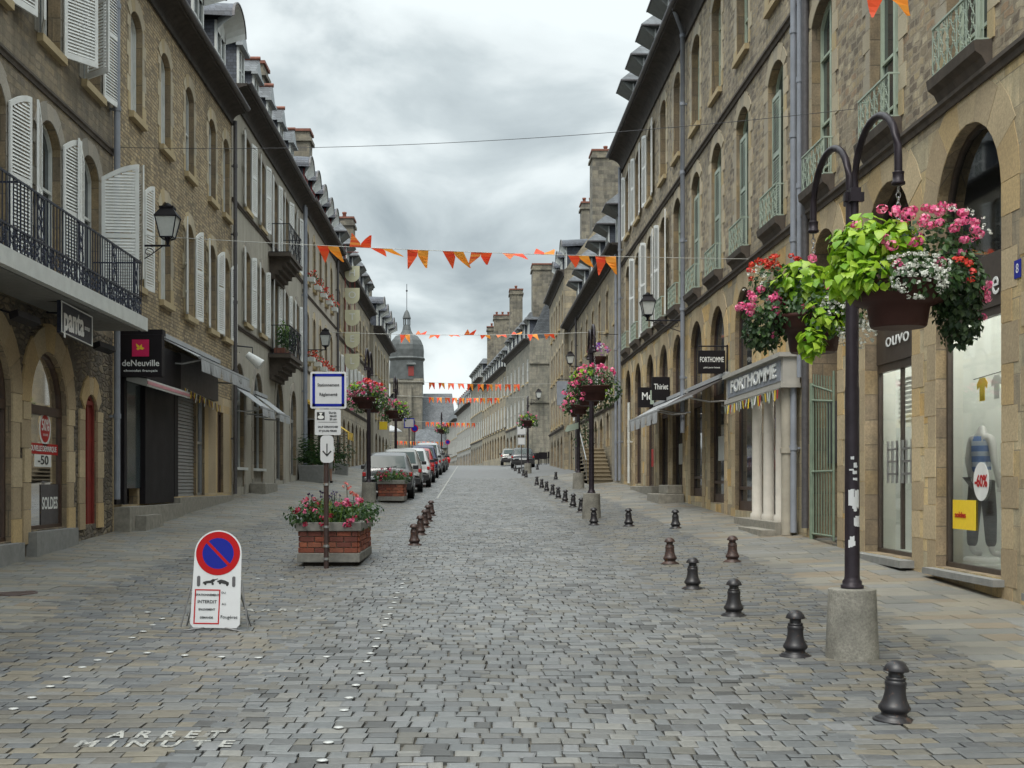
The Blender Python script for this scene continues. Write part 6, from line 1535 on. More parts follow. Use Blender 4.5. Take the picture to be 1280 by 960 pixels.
px_, py_ = gp(14, 741); t.location.z = G(px_, py_); LOC[t.name] = Vector((px_, py_, G(px_, py_)))
mb = MB(); mb.lathe((px_, py_, G(px_, py_)-.02), [(.3, 0), (.3, .026), (.27, .027), (.26, .024), (0.01, .024)], 28); mb.build('lid', M['rust'], t)

# ------------------------------------------------------------------ cars
CM = {}
def carpaint(name, c, met=.3):
    if name not in CM: CM[name] = m_plain('car_paint_'+name, c, .25, met, .04, 0, 2); CM[name].node_tree.nodes['Principled BSDF'].inputs['Coat Weight'].default_value = .15
    return CM[name]
def car(label, x, y, rz, paint, H=1.6, Lg=4.25, W=.86, estate=True, name='parked_car'):
    zg = G(x, y); t = thing(name, label, 'car', (x, y, zg), 'parked cars')
    bz = .98*H/1.6
    S = [(0.0, .42, .62, .66, W*.9, W*.86), (.03, .34, bz-.06, bz, W*.97, W*.84), (.12, .28, bz, bz+.07, W*.99, W*.84), (.42 if estate else .8, .26, bz, H-.05, W, W*.74), (.75 if estate else 1.2, .24, bz, H, W, W*.74), (2.0, .24, bz-.01, H+.01, W, W*.76), (Lg*.6, .24, bz-.03, H-.08, W, W*.74), (Lg*.76, .25, bz-.04, bz+.02, W*.98, W*.8), (Lg*.9, .27, bz-.12, bz-.08, W*.95, W*.78), (Lg*.985, .32, bz-.25, bz-.2, W*.86, W*.7), (Lg, .38, .5, .54, W*.8, W*.64)]
    def ring(s):
        yv, zb, zbelt, zr, w, wr = s
        h = [(w*.86, zb), (w*.97, zb+.08), (w, (zb+zbelt)*.52), (w*.985, zbelt-.05), (w*.955, zbelt), (wr, zr-.05), (wr*.88, zr-.012), (wr*.4, zr+.012)]
        return [(x+a, y+yv, zg+z) for a, z in h] + [(x-a, y+yv, zg+z) for a, z in reversed(h)]
    mb = MB(); vs = []; n = 16
    for s in S: vs += ring(s)
    fs = [(i*n+j, i*n+(j+1) % n, (i+1)*n+(j+1) % n, (i+1)*n+j) for i in range(len(S)-1) for j in range(n)] + [list(range(n)), list(range(n*len(S)-1, n*(len(S)-1)-1, -1))]
    mb.add(vs, fs, 0, True); body = mb.build('body', carpaint(*paint), t)
    body.modifiers.new('s', 'SUBSURF').levels = 1; body.modifiers['s'].render_levels = 1
    # glass
    def side(i0, f0, i1, f1, lo=.12, hi=.84):
        out = []
        for s in (1, -1):
            q = []
            for i, f in ((i0, f0), (i1, f1)):
                A = S[i]; B = S[i+1]; L_ = [A[k]+(B[k]-A[k])*f for k in range(6)]
                for g in (lo, hi): q.append((x+s*((L_[4]*.955)+(L_[5]-L_[4]*.955)*g+.012), y+L_[0], zg+L_[2]+(L_[3]-.05-L_[2])*g))
            out.append([q[0], q[2], q[3], q[1]])
        return out
    mb = MB()
    for a in ((3, .5, 4, .6), (4, .75, 5, .12), (5, .3, 6, .15)):
        for P in side(*a): mb.poly(P)
    mb.build('side_window', M['glass'], t)
    s2, s3 = S[2], S[3]; f0, f1 = .1, .9
    def rq(f, k): return (s2[0]+(s3[0]-s2[0])*f, s2[3]+(s3[3]-s2[3])*f, (s2[5]*.86+(s3[5]-s2[5])*f*.95)*k)
    (ya, za, wa_), (yb, zb_, wb_) = rq(.05, 1), rq(.86, 1)
    mb = MB(); mb.poly([(x-wa_, y+ya-.035, zg+za), (x+wa_, y+ya-.035, zg+za), (x+wb_, y+yb-.035, zg+zb_), (x-wb_, y+yb-.035, zg+zb_)]); mb.build('rear_window', M['glassc'], t)
    s6, s7 = S[6], S[7]
    mb = MB(); mb.poly([(x-s7[5]*.85, y+s7[0]-.05, zg+s7[3]+.05), (x+s7[5]*.85, y+s7[0]-.05, zg+s7[3]+.05), (x+s6[5]*.85, y+s6[0]+.09, zg+s6[3]-.02), (x-s6[5]*.85, y+s6[0]+.09, zg+s6[3]-.02)]); mb.build('windscreen', M['glassc'], t)
    mb = MB(); mb.box((x-W*.93, y-.05, zg+.3), (x+W*.93, y+.12, zg+.56)); mb.build('rear_bumper', M['plast'], t, bevel=.03)
    mb = MB(); mb.box((x-.27, y-.06, zg+.62), (x+.27, y-.03, zg+.73)); mb.build('number_plate', M['signw'], t)
    for s in (-1, 1):
        mb = MB(); mb.box((x+s*W*.965, y-.006, zg+.76), (x+s*W*.83, y+.1, zg+.9)); mb.build('tail_light', M['tail'], t, bevel=.02)
        mb = MB(); mb.box((x+s*(W*.95), y+Lg*.66, zg+bz), (x+s*(W*.95+.2), y+Lg*.66+.1, zg+bz+.14)); mb.build('mirror', M['plast'], t, bevel=.02)
        for yy_ in (.78, Lg-.82):
            cx_ = x+s*(W-.1); cy_ = y+yy_
            mb = MB(); A = [2*PI*j/24 for j in range(24)]; r_ = .32
            mb.prism([(r_*math.cos(a), r_*math.sin(a)) for a in A], lambda q, u, z: (q, cy_+u, zg+r_+z), cx_-.1, cx_+.115); w_ = mb.build('wheel', M['rubber'], t)
            mb = MB(); sg = s
            mb.prism([(.2*math.cos(a), .2*math.sin(a)) for a in A], lambda q, u, z: (q, cy_+u, zg+r_+z), cx_+s*.1-.0, cx_+s*.122); mb.build('rim', M['steel'], w_)
            mb = MB(); mb.prism([(.39*math.cos(a), .39*math.sin(a)) for a in A], lambda q, u, z: (q, cy_+u, zg+r_+.02+z), cx_+s*.085-.005, cx_+s*.107); mb.build('wheel_arch', M['plast'], t)
    mb = MB()
    mb.tube([(x-.05, y+.04, zg+bz+.1), (x+.3, y+.03, zg+bz+.14)], .012, 4); mb.build('wiper', M['plast'], t)
    t.rotation_euler = (R(1.7), 0, R(rz))
    return t
M['glassc'] = m_glass('car_glass', (.05, .075, .075), .08); M['glassc'].node_tree.nodes['Principled BSDF'].inputs['IOR'].default_value = 1.28; M['tail'] = m_plain('tail_lamp_red', (.45, .015, .015), .2, 0, .1, 0)
SIL = ('silver', (.12,.125,.13), .2); WHI = ('white', (.45,.46,.47), 0); RED = ('red', (.3,.02,.02), .1); BLU = ('dark_blue', (.025,.03,.07), .3); GRY = ('dark_grey', (.06,.065,.07), .4); BEI = ('pale_beige', (.2,.2,.19), .2)
SIL2 = ('pale_silver', (.3,.31,.32), .2)
car('silver estate car parked just behind the far brick planter', -2.78, 42.45, 2.0, SIL, 1.55)
car('pale grey car parked in front of the nearest silver one', -2.72, 48.6, 2.0, BEI, 1.66)
car('white hatchback with a black mirror, third in the parked row', -2.6, 54.6, 1.5, WHI, 1.68)
car('red hatchback, fourth in the parked row', -2.6, 61.2, 1.5, RED, 1.66)
car('tall dark blue people carrier, fifth in the parked row', -2.66, 69.5, 1.0, BLU, 1.78)
car('tall silver minivan, sixth in the parked row', -2.65, 76.5, .5, SIL2, 1.95)
car('silver hatchback near the crest, seventh in the parked row', -2.6, 84, 0, SIL, 1.6)
car('dark grey saloon near the crest, last in the parked row', -2.6, 91, 0, GRY, 1.5)
car('dark saloon with red tail lights parked on the right near the side street', 3.75, 93, -2, GRY, 1.5)
car('pale hatchback just beyond the dark saloon on the right', 3.35, 108, -2, BEI, 1.45)
t = thing('motor_scooter', 'small red motor scooter parked at the crest of the street', 'scooter', (-1.9, 104, G(-1.9, 104)))
mb = MB(); zg = G(-1.9, 104)
mb.tube([(-1.9, 104.0, zg+.5), (-1.9, 104.6, zg+.62), (-1.9, 105.0, zg+.4), (-1.9, 105.2, zg+.95)], .16, 8, rr=[.2, .22, .1, .14]); mb.build('body', M['signred'], t)
for q in (104.1, 105.25):
    mb = MB(); mb.prism([(.25*math.cos(a), .25*math.sin(a)) for a in [2*PI*j/16 for j in range(16)]], lambda v, u, z: (v, q+u, zg+.25+z), -1.95, -1.85); mb.build('wheel', M['rubber'], t)
mb = MB(); mb.tube([(-2.25, 105.15, zg+1.05), (-1.55, 105.15, zg+1.05)], .02, 5); mb.build('handlebar', M['iron'], t)
# ------------------------------------------------------------------ bicycle, planter shrubs, terrace, signs
def bicycle(x, y, rz, label):
    zg = G(x, y); t = thing('bicycle', label, 'bicycle', (x, y, zg))
    for q in (0, 1.02):
        mb = MB(); mb.tube([(x, y+q+.33*math.cos(a), zg+.33+.33*math.sin(a)) for a in [2*PI*j/24 for j in range(25)]], .016, 5, caps=False)
        for j in range(8): a = PI*j/8; mb.tube([(x, y+q+.32*math.cos(a), zg+.33+.32*math.sin(a)), (x, y+q-.32*math.cos(a), zg+.33-.32*math.sin(a))], .003, 3)
        mb.build('wheel', M['rubber'], t)
    mb = MB(); bb = (x, y+.42, zg+.28); sd_ = (x, y+.3, zg+.8); hd = (x, y+.85, zg+.85)
    for a, b in ((bb, sd_), (bb, hd), (sd_, hd), (bb, (x, y, zg+.33)), ((x, y, zg+.33), sd_), (hd, (x, y+1.02, zg+.33)), (hd, (x, y+.82, zg+1.0))): mb.tube([a, b], .018, 5)
    mb.build('frame', M['white'], t)
    mb = MB(); mb.tube([(x-.25, y+.8, zg+1.0), (x, y+.84, zg+1.02), (x+.25, y+.8, zg+1.0)], .015, 5); mb.build('handlebar', M['iron'], t)
    mb = MB(); mb.tube([(x, y+.2, zg+.88), (x, y+.42, zg+.9)], .06, 6, rr=[.08, .03]); mb.build('saddle', M['plast'], t)
    t.rotation_euler = (0, 0, R(rz))
bicycle(-6.0, 60.5, 35, 'white bicycle leaning near the shrub outside the beige house')
def potplant(label, x, y, w, h, ph, mt, spread, n, pot='greyplinth', palm=False):
    zg = G(x, y); t = thing('potted_shrub', label, 'potted plant', (x, y, zg))
    mb = MB(); mb.hexa([(x-w*.45,y-w*.45,zg-.05),(x+w*.45,y-w*.45,zg-.05),(x+w*.45,y+w*.45,zg-.05),(x-w*.45,y+w*.45,zg-.05),(x-w/2,y-w/2,zg+h),(x+w/2,y-w/2,zg+h),(x+w/2,y+w/2,zg+h),(x-w/2,y+w/2,zg+h)]); mb.build('pot', M[pot], t, bevel=.02)
    mb = MB()
    if palm:
        for _ in range(n):
            a = rnd.uniform(0, 2*PI); el = rnd.uniform(.2, 1.4); L = spread*rnd.uniform(.7, 1.1); pr = None
            for k in range(7):
                f = k/6; p = Vector((x+math.cos(a)*math.cos(el)*L*f, y+math.sin(a)*math.cos(el)*L*f, zg+h+.1+math.sin(el)*L*f-.5*f*f*L*math.cos(el)))
                if pr is not None:
                    for s in (-1, 1): leaf(mb, p, Vector((0, 0, 1))+rv()*.3, Vector((-math.sin(a)*s, math.cos(a)*s, -.25))+Vector((math.cos(a), math.sin(a), 0))*.6, .22, .03)
                pr = p
    else:
        clump(mb, (x, y, zg+h+ph*.5), (spread, spread, ph*.55), n, .11, shell=.2)
    mb.build('foliage', M[mt], t)
potplant('bushy palm in a grey trough outside the beige house', -6.15, 49.6, 1.0, .62, .9, 'leaf', 1.3, 70, palm=True)
potplant('bushy palm in a low pot, second along outside the beige house', -5.95, 51.9, .6, .5, .9, 'leaf', 1.15, 50, palm=True)
potplant('dark green shrub in a pot beside the white bicycle', -6.0, 59.3, .6, .5, 1.2, 'dark', .6, 260)
potplant('dark climbing shrub in shade between the stair and a basket post', 5.2, 58.8, .7, .5, 2.6, 'dark', .55, 420)
potplant('small shrub on the pavement by the last dark left house', -6.0, 93, .6, .5, .9, 'dark', .5, 80)
def post_sign(label, x, y, items, h, grp=None):
    zg = G(x, y); t = thing('road_sign', label, 'sign', (x, y, zg), grp)
    mb = MB(); mb.tube([(x, y, zg), (x, y, zg+h)], .035, 6); mb.build('post', M['gutter'], t)
    for kind, zc_, w_, h_, m1, m2 in items:
        if kind == 'r':
            mb = MB(); mb.box((x-w_/2, y-.06, zc_-h_/2), (x+w_/2, y-.04, zc_+h_/2)); p = mb.build('plate', M[m1], t)
            mb = MB(); mb.box((x-w_*.42, y-.07, zc_-h_*.4), (x+w_*.42, y-.061, zc_+h_*.4)); mb.build('plate_face', M[m2], p)
        else:
            mb = MB(); mb.prism([(w_/2*math.cos(a), w_/2*math.sin(a)) for a in [2*PI*j/24 for j in range(24)]], lambda q, u, z: (x+u, q, zc_+z), y-.06, y-.04); p = mb.build('plate', M[m1], t)
            mb = MB(); mb.prism([(w_*.36*math.cos(a), w_*.36*math.sin(a)) for a in [2*PI*j/24 for j in range(24)]], lambda q, u, z: (x+u, q, zc_+z), y-.07, y-.061); mb.build('plate_face', M[m2], p)
post_sign('far blue-bordered parking plate seen under the second left basket', -3.1, 64, [('r', 3.0, .52, .5, 'signblue', 'awn_w')], 3.1)
post_sign('far round no-parking sign beside the blue-bordered plate', -3.2, 72.5, [('d', 3.1, .42, .42, 'signred', 'signblue')], 3.1)
post_sign('tiny round no-parking sign at the crest of the street', -2.0, 109, [('d', 3.5, .42, .42, 'signred', 'signblue')], 2.3)
post_sign('pair of grey-white plates on a post before the dark saloon', 3.3, 84, [('r', 3.45, .6, .6, 'awn_w', 'signw'), ('r', 2.75, .5, .5, 'awn_w', 'signw')], 2.9)
t = hang_sign('small yellow square sign on the last dark house of the left row', -6.35, -5.8, 88.5, 3.7, 4.25, -6.45, '', 'yellow')
t = hang_sign('tall grey hanging sign on the house with the slate dormers', 4.95, 5.6, 74, 4.5, 5.9, 6.0, '', 'pipe')
def chair(x, y, rz, label):
    zg = G(x, y); t = thing('terrace_chair', label, 'chair', (x, y, zg), 'dark terrace chairs by the side street')
    mb = MB(); mb.box((x-.24, y-.24, zg+.43), (x+.24, y+.24, zg+.47)); mb.build('seat', M['black'], t)
    mb = MB(); mb.box((x-.24, y+.21, zg+.47), (x+.24, y+.25, zg+.95)); mb.build('backrest', M['black'], t)
    for a in (-.21, .21):
        for b in (-.21, .21): mb = MB(); mb.tube([(x+a, y+b, zg), (x+a, y+b, zg+.45)], .018, 5); mb.build('leg', M['black'], t)
    t.rotation_euler = (0, 0, R(rz))
for i in range(6): chair(5.0+.55*(i % 3), 98+1.4*(i//3), rnd.uniform(-40, 40), '%s dark terrace chair at the corner of the side street' % ORD[i])
# grey parasol, left far
zg = G(-6.8, 110); t = thing('parasol', 'small grey parasol beyond the last dark house of the left row', 'parasol', (-6.9, 110, zg))
mb = MB(); mb.tube([(-6.9, 110, zg), (-6.9, 110, zg+3.0)], .03, 5); mb.build('pole', M['steel'], t)
mb = MB(); mb.lathe((-6.9, 110, zg+2.5), [(.95, 0), (.9, .1), (.3, .45), (.02, .55)], 8, smooth=False); mb.build('canopy', M['awn_w'], t)
# purple and white hanging ball
t = thing('hanging_basket', 'small round hanging basket of purple and white flowers on a bracket above the stair', 'hanging basket', (5.15, 51.6, 5.2), 'flower baskets hung on the lamp posts')
mb = MB(); mb.lathe((5.15, 51.6, 4.75), [(.08, 0), (.25, .1), (.3, .3), (.3, .35)], 14); mb.build('bowl', M['bowl'], t)
mb = MB()
for _ in range(70): head(mb, shellpt((5.15, 51.6, 5.25), (.42, .35, .38)), .06, 8, rnd.choice((0, 0, 1, 2)), .03)
mb.build('flowers', [M['purp'], M['wht'], M['pink']], t)
mb = MB(); mb.tube([(6.0, 51.6, 6.0), (5.15, 51.6, 6.0), (5.15, 51.6, 5.5)], .015, 5); mb.build('bracket', M['iron'], t)

# ------------------------------------------------------------------ figures
def skinned(name, mt, V, E, parent=None, loc=(0, 0, 0), sub=2, root=0):
    base = wloc(parent) if parent else Vector(loc)
    me = bpy.data.meshes.new(name); me.from_pydata([Vector(v[:3])-Vector(loc) for v in V], E, []); me.materials.append(M[mt])
    o = bpy.data.objects.new(name, me); COL.objects.link(o)
    bm = bmesh.new(); bm.from_mesh(me); sk = bm.verts.layers.skin.verify(); bm.verts.ensure_lookup_table()
    for i, v in enumerate(V):
        bm.verts[i][sk].radius = (v[3], v[4] if len(v) > 4 else v[3]); bm.verts[i][sk].use_root = i == root
    bm.to_mesh(me); bm.free()
    m = o.modifiers.new('skin', 'SKIN'); m.use_smooth_shade = True
    s = o.modifiers.new('sub', 'SUBSURF'); s.levels = sub; s.render_levels = sub
    if parent: o.parent = parent; o.location = Vector(loc)-base
    else: o.location = loc
    LOC[o.name] = Vector(loc); return o
def human(x, y, z, H=1.72, step=.18, arms=((-.05, .03), (.05, -.03)), headless=False, fem=False):
    k = H/1.72; sw = .18 if not fem else .165
    V = [(0,0,.96,.13,.1),(0,0,1.1,.12,.085),(0,-.01,1.28,.14,.095),(0,0,1.42,.1,.08),(0,.01,1.5,.052,.052),(0,.02,1.6,.075,.088),(0,.02,1.68,.06,.075)]
    E = [(0,1),(1,2),(2,3),(3,4)]+([(4,5),(5,6)] if not headless else [])
    if headless: V = [(0,0,.96,.115,.09),(0,0,1.1,.095,.075),(0,-.01,1.28,.12,.085),(0,0,1.4,.07,.06)]+[(0,.01,1.56,.042,.042)]
    b = len(V)
    for s, (ex, ey) in zip((-1, 1), arms):
        i = len(V); V += [(s*sw,0,1.4,.055),(s*(sw+.05),ey*.5,1.14,.042),(s*(sw+.06),ey+.06,.92,.03),(s*(sw+.06),ey+.08,.84,.028,.018)]
        E += [(3,i),(i,i+1),(i+1,i+2),(i+2,i+3)]
        for f in range(4):
            j = len(V); V += [(s*(sw+.06)+.0,ey+.05+.017*f,.80,.009),(s*(sw+.055),ey+.055+.017*f,.765,.008)]; E += [(i+3,j),(j,j+1)]
        j = len(V); V += [(s*(sw+.05),ey+.12,.82,.009)]; E += [(i+3,j)]
    for s in (-1, 1):
        i = len(V); st_ = step*s; V += [(s*.09,0,.86,.09 if not fem else .07),(s*.1,st_*.55,.5,.06),(s*.1,st_*.9,.1,.038),(s*.1,st_*.9+.02,.04,.035,.03),(s*.11,st_*.9+.16,.025,.038,.02)]
        E += [(0,i),(i,i+1),(i+1,i+2),(i+2,i+3),(i+3,i+4)]
    return [(x+v[0]*k, y+v[1]*k, z+v[2]*k)+tuple(q*k for q in v[3:]) for v in V], E
px0, py0 = -5.6, 50; zg = G(px0, py0)
V, E = human(px0, py0, zg, 1.74)
pr = skinned('person', 'skin', V, E, None, (px0, py0, zg)); tag(pr, 'pedestrian in a white t-shirt and pale shorts walking away behind the parking sign', 'person')
def sub(idx, grow, mt, name, extra=()):
    mp = {a: i for i, a in enumerate(idx)}; VV = [V[a][:3]+tuple(q+grow for q in V[a][3:]) for a in idx]; EE = [(mp[a], mp[b]) for a, b in E if a in mp and b in mp]
    return skinned(name, mt, VV, EE, pr, (px0, py0, zg), 2)
na = 7; sub([0, 1, 2, 3, na, na+1, na+13, na+14], .022, 'white', 'shirt')
lg = na+26; sub([0, lg, lg+1, lg+5, lg+6], .02, 'awn_w', 'shorts')
mb = MB(); mb.lathe((px0, py0+.0, zg+1.6), [(.085, -.03), (.1, .05), (.09, .12), (.05, .16), (.01, .17)], 14); mb.build('hair', M['wood'], pr)
for s in (0, 5): 
    v = V[lg+s+4]; mb = MB(); mb.box((v[0]-.05, v[1]-.2, zg-.01), (v[0]+.05, v[1]+.06, zg+.07)); mb.build('shoe', M['black'], pr, bevel=.02)
# mannequin in the nearest right shop window
mx, my, mz = 6.5, 16.3, -.93
t = thing('shop_mannequin', 'headless white mannequin in a striped blue top and dark trousers inside the shop window', 'mannequin', (mx, my, mz))
V, E = human(mx, my, mz, 1.84, step=.06, headless=True, fem=True, arms=((0, -.02), (0, -.02)))
bd_ = skinned('figure', 'manq', V, E, t, (mx, my, mz))
def sub2(idx, grow, mt, name):
    mp = {a: i for i, a in enumerate(idx)}; VV = [V[a][:3]+tuple(q+grow for q in V[a][3:]) for a in idx]; EE = [(mp[a], mp[b]) for a, b in E if a in mp and b in mp]
    return skinned(name, mt, VV, EE, t, (mx, my, mz), 2)
na = 5; lg = na+26
sub2([0, 1, 2, 3, na, na+13], .028, 'stripe', 'striped_top'); sub2([0, lg, lg+1, lg+2, lg+5, lg+6, lg+7], .026, 'ink', 'trousers')
mb = MB(); mb.lathe((mx, my, mz-.06), [(.22, 0), (.22, .03), (.2, .05), (.01, .05)], 20); mb.build('stand', M['white'], t)
t.rotation_euler = (0, 0, R(-70))
D_ = lambda w, u, z: FRt(u, w, z)
s = thing('sale_sticker', 'round white window sticker with a red discount figure', 'sticker', FRt(15.45, -.15, 0))
mb = MB(); mb.prism([(15.45+.235*math.cos(a), .02+.235*math.sin(a)) for a in [2*PI*j/28 for j in range(28)]], D_, -.158, -.154); mb.build('disc', M['white'], s)
text('-60%', .2, FRt(15.45, -.15, .02), 270, M['signred'], s, ext=.001, w=.38, bold=.006)
s = thing('sale_card', 'yellow rectangular card with red lettering at the bottom of the shop window', 'card', FRt(15.98, -.15, -.5))
mb = MB(); mb.fbox(FRt, 15.62, 16.36, -.16, -.155, -.58, -.21); mb.build('card', M['yellow'], s); text('soldes', .1, FRt(16.1, -.15, -.4), 270, M['signred'], s, ext=.001, w=.36, bold=.003)
s = thing('paper_garland', 'little yellow and white paper garments hung in the shop window', 'decoration', FRt(15.3, -.4, 1.2))
mb = MB(); mb.tube([FRt(16.3, -.4, 1.32), FRt(14.6, -.4, 1.38)], .006, 4); mb.build('cord', M['ink'], s)
for u, c_ in ((16.05, 'yellow'), (15.6, 'white'), (15.2, 'signred')):
    mb = MB(); mb.prism([(u-.08, 1.03), (u+.08, 1.03), (u+.08, 1.22), (u+.15, 1.18), (u+.17, 1.25), (u+.08, 1.32), (u-.08, 1.32), (u-.17, 1.25), (u-.15, 1.18), (u-.08, 1.22)], D_, -.41, -.405); mb.build('paper_garment', M[c_], s)

# ------------------------------------------------------------------ bunting
def flagmesh(p, dirv, L, drop, f, sk, mats, t, big=1):
    d = Vector(dirv).normalized(); dn = Vector((0, 0, -1)); out = Vector((0, -1, 0)) if rnd.random() < .5 else Vector((0, 1, 0))
    def P(u, v):
        z = v*drop*f; return Vector(p)+d*(u*L+sk*v*L)+dn*z+out*(v*drop*math.sqrt(max(0, 1-f*f)))+out*.03*math.sin(u*7+v*5)
    mb = MB()
    for side in (0, 1):
        N = 6; prev = None
        for i in range(N+1):
            v = i/N; nt_ = .5 if v < .3 else .5-(.5-.1)*(v-.3)/.7
            l, r_ = (.06*v, nt_) if side == 0 else (1-nt_, 1-.02*v)
            cur = (P(l, v*(1 if side == 0 else .93)), P(r_, v*(1 if side == 0 else .93)))
            if prev: mb.add([prev[0], prev[1], cur[1], cur[0]], [(0, 1, 2, 3)], side)
            prev = cur
    return mb.build('pennant', mats, t)
def bunting(label, A, B, sag, flags, L=.47, drop=.42):
    t = thing('bunting_string', label, 'bunting', A, 'orange bunting across the street')
    A, B = Vector(A), Vector(B)
    def pt(f): p = A.lerp(B, f); p.z -= sag*4*f*(1-f); return p
    mb = MB(); mb.tube([pt(i/24) for i in range(25)], .006 if A.y < 40 else .01, 4); mb.build('cord', M['rope'], t)
    for px_, f, sk in flags:
        # fraction along the cord for the surveyed pennant
        lo, hi = 0, 1
        for _ in range(40):
            m_ = (lo+hi)/2; q = pt(m_)
            if 589+1600*q.x/q.y < px_: lo = m_
            else: hi = m_
        q = pt(lo); d = (pt(min(1, lo+.01))-q); c1, c2 = (M['flagr'], M['flago']) if rnd.random() < .6 else (M['flag'], M['flagr'])
        flagmesh(q, d, L, drop, f, sk, [c1, c2], t)
    return t
bunting('large orange bunting string running across at the nearest wall lantern', (-6.7, 25.7, 4.98), (6.0, 27.3, 4.78), .08,
        [(396,.75,.25),(437,-.55,.1),(463,.25,.6),(509,.95,-.05),(553,.8,.4),(589,.55,-.2),(627,.45,.3),(667,-.45,.1),(710,.5,.35),(744,1.0,.1)], .44, .4)
bunting('second orange bunting string, at the height of the church dome', (-6.7, 57, 6.75), (6.0, 57, 6.75), .15,
        [(500,.95,.05),(519,-.5,.2),(538,.5,-.2),(560,.3,.3),(580,-.5,.3),(600,.35,.1),(620,.4,.1),(639,-.4,.2),(659,.75,.2),(680,.5,.2)], .44, .42)
bunting('third orange bunting string, its pennants bunched toward the right', (-6.45, 90, 7.3), (5.75, 90, 7.0), .15, [(536,.9,0),(548,.8,.1),(560,.9,0),(572,.8,.2),(584,.95,0),(597,1,0),(608,.95,.1),(619,.9,0),(631,.95,0),(642,.95,0)], .42, .55)
bunting('fourth orange bunting string, just below the third', (-7.4, 108, 7.5), (4.7, 108, 7.3), .2, [(536,.9,0),(546,.9,0),(556,.9,.1),(565,.95,0),(574,1,0),(583,.9,0),(592,.8,0),(600,.95,0),(609,.95,0),(618,1,0)], .42, .55)
bunting('fifth orange bunting string, low over the crest', (-8, 140, 6.9), (2.0, 140, 6.6), .1, [(532+6.4*i, .95, 0) for i in range(10)], .36, .6)
bunting('farthest orange bunting string, just above the parked cars', (-12, 185, 6.2), (-1.3, 185, 6.0), .1, [(494+5.6*i, .95, 0) for i in range(11)], .4, .7)
bunting('closest bunting string, only its pennant tips hanging into the top of the picture', (-6.7, 15, 5.95), (6.0, 15, 5.82), .0, [(124,.35,.3),(164,.5,.2),(893,.4,.2),(1077,.95,.1)], .5, .44)
t = thing('overhead_cable', 'thin dark cable sagging across the street above the bunting', 'cable', (-6.7, 24, 6.3))
mb = MB(); A, B = Vector((-6.7, 24.2, 6.35)), Vector((6.0, 20, 5.85)); mb.tube([A.lerp(B, i/30)-Vector((0, 0, .55*4*(i/30)*(1-i/30)*.4)) for i in range(31)], .005, 4); mb.build('cable', M['cable'], t)

# ------------------------------------------------------------------ light, sky, camera
W = bpy.data.worlds.new('World'); SC.world = W; W.use_nodes = True; nt = W.node_tree; N = nt.nodes; Lk = nt.links
for n in list(N): N.remove(n)
out = N.new('ShaderNodeOutputWorld'); sky = N.new('ShaderNodeTexSky'); sky.sky_type = 'NISHITA'; sky.sun_disc = False
EL, AZ = R(58), R(205)
sky.sun_elevation = EL; sky.sun_rotation = AZ
b1 = N.new('ShaderNodeBackground'); b1.inputs[1].default_value = .08; Lk.new(sky.outputs[0], b1.inputs[0])
tc = N.new('ShaderNodeTexCoord'); sp = N.new('ShaderNodeSeparateXYZ'); Lk.new(tc.outputs['Generated'], sp.inputs[0])
def mth(op, a, b=None):
    n = N.new('ShaderNodeMath'); n.operation = op
    for i, q in enumerate((a, b)):
        if q is None: continue
        if isinstance(q, (int, float)): n.inputs[i].default_value = q
        else: Lk.new(q, n.inputs[i])
    return n.outputs[0]
zz_ = mth('MAXIMUM', sp.outputs[2], 0.0); den = mth('ADD', zz_, .42)
cb = N.new('ShaderNodeCombineXYZ'); Lk.new(mth('DIVIDE', sp.outputs[0], den), cb.inputs[0]); Lk.new(mth('DIVIDE', sp.outputs[1], den), cb.inputs[1])
mp = N.new('ShaderNodeMapping'); mp.inputs['Location'].default_value = SKYOFF; Lk.new(cb.outputs[0], mp.inputs[0])
nz = N.new('ShaderNodeTexNoise'); nz.inputs['Scale'].default_value = 3.0; nz.inputs['Detail'].default_value = 7; nz.inputs['Roughness'].default_value = .52; nz.inputs['Distortion'].default_value = .5; Lk.new(mp.outputs[0], nz.inputs['Vector'])
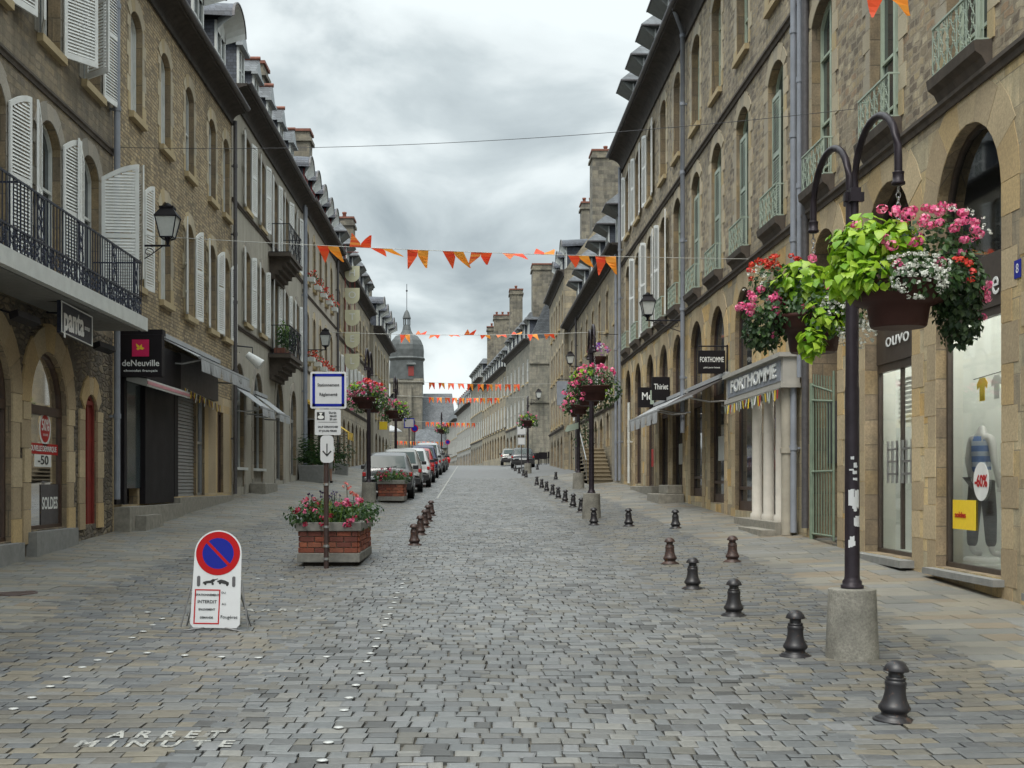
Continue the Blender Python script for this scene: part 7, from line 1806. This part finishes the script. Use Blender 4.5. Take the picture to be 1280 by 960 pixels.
# layered cloud deck: dark belly a little above the roofs, bright high up and near the horizon
lay = N.new('ShaderNodeValToRGB'); e = lay.color_ramp.elements; e[0].position = 0; e[0].color = (.66,.66,.66,1); e[1].position = 1; e[1].color = (.8,.8,.8,1)
for p, v in ((.05, .60), (.10, .56), (.16, .30), (.19, .22), (.24, .36), (.30, .68), (.36, .8), (.6, .8)):
    q = e.new(p); q.color = (v, v, v, 1)
Lk.new(zz_, lay.inputs[0])
s_ = mth('ADD', mth('MULTIPLY', mth('SUBTRACT', nz.outputs[0], .5), 2.9), mth('MULTIPLY', lay.outputs[0], .95))
cr = N.new('ShaderNodeValToRGB'); e = cr.color_ramp.elements; e[0].position = .05; e[0].color = (.36,.415,.435,1); e[1].position = .85; e[1].color = (.86,.93,.93,1)
q = e.new(.42); q.color = (.57,.637,.65,1); q = e.new(.62); q.color = (.76,.825,.83,1)
Lk.new(s_, cr.inputs[0])
b2 = N.new('ShaderNodeBackground'); zr_ = N.new('ShaderNodeMapRange'); zr_.inputs['From Min'].default_value = .38; zr_.inputs['From Max'].default_value = 1.0; zr_.inputs['To Min'].default_value = SKYK; zr_.inputs['To Max'].default_value = SKYK*3.0; Lk.new(zz_, zr_.inputs['Value']); Lk.new(zr_.outputs[0], b2.inputs[1]); Lk.new(cr.outputs[0], b2.inputs[0])
mx_ = N.new('ShaderNodeMixShader'); mx_.inputs[0].default_value = .93; Lk.new(b1.outputs[0], mx_.inputs[1]); Lk.new(b2.outputs[0], mx_.inputs[2]); Lk.new(mx_.outputs[0], out.inputs[0])
sl = bpy.data.lights.new('sun', 'SUN'); sl.energy = SUNK; sl.angle = R(25); sl.color = (1, .95, .87)
so = bpy.data.objects.new('sun', sl); COL.objects.link(so)
dv = Vector((math.sin(AZ)*math.cos(EL), math.cos(AZ)*math.cos(EL), math.sin(EL)))
so.rotation_euler = (-dv).to_track_quat('-Z', 'Y').to_euler(); so.location = (0, 0, 40)
cam = bpy.data.cameras.new('camera'); cam.lens = 45; cam.sensor_width = 36; cam.shift_x = 51/1280; cam.shift_y = 124/1280; cam.clip_end = 6000; cam.clip_start = .05
co = bpy.data.objects.new('camera', cam); COL.objects.link(co); co.location = (0, 0, 0); co.rotation_euler = (R(90), 0, 0); SC.camera = co
vs_ = SC.view_settings; vs_.view_transform = 'Standard'; vs_.look = 'None'; vs_.exposure = EXPO; vs_.gamma = 1
SC.render.engine = 'CYCLES'; SC.cycles.max_bounces = 6; SC.cycles.transparent_max_bounces = 8; SC.cycles.use_denoising = True
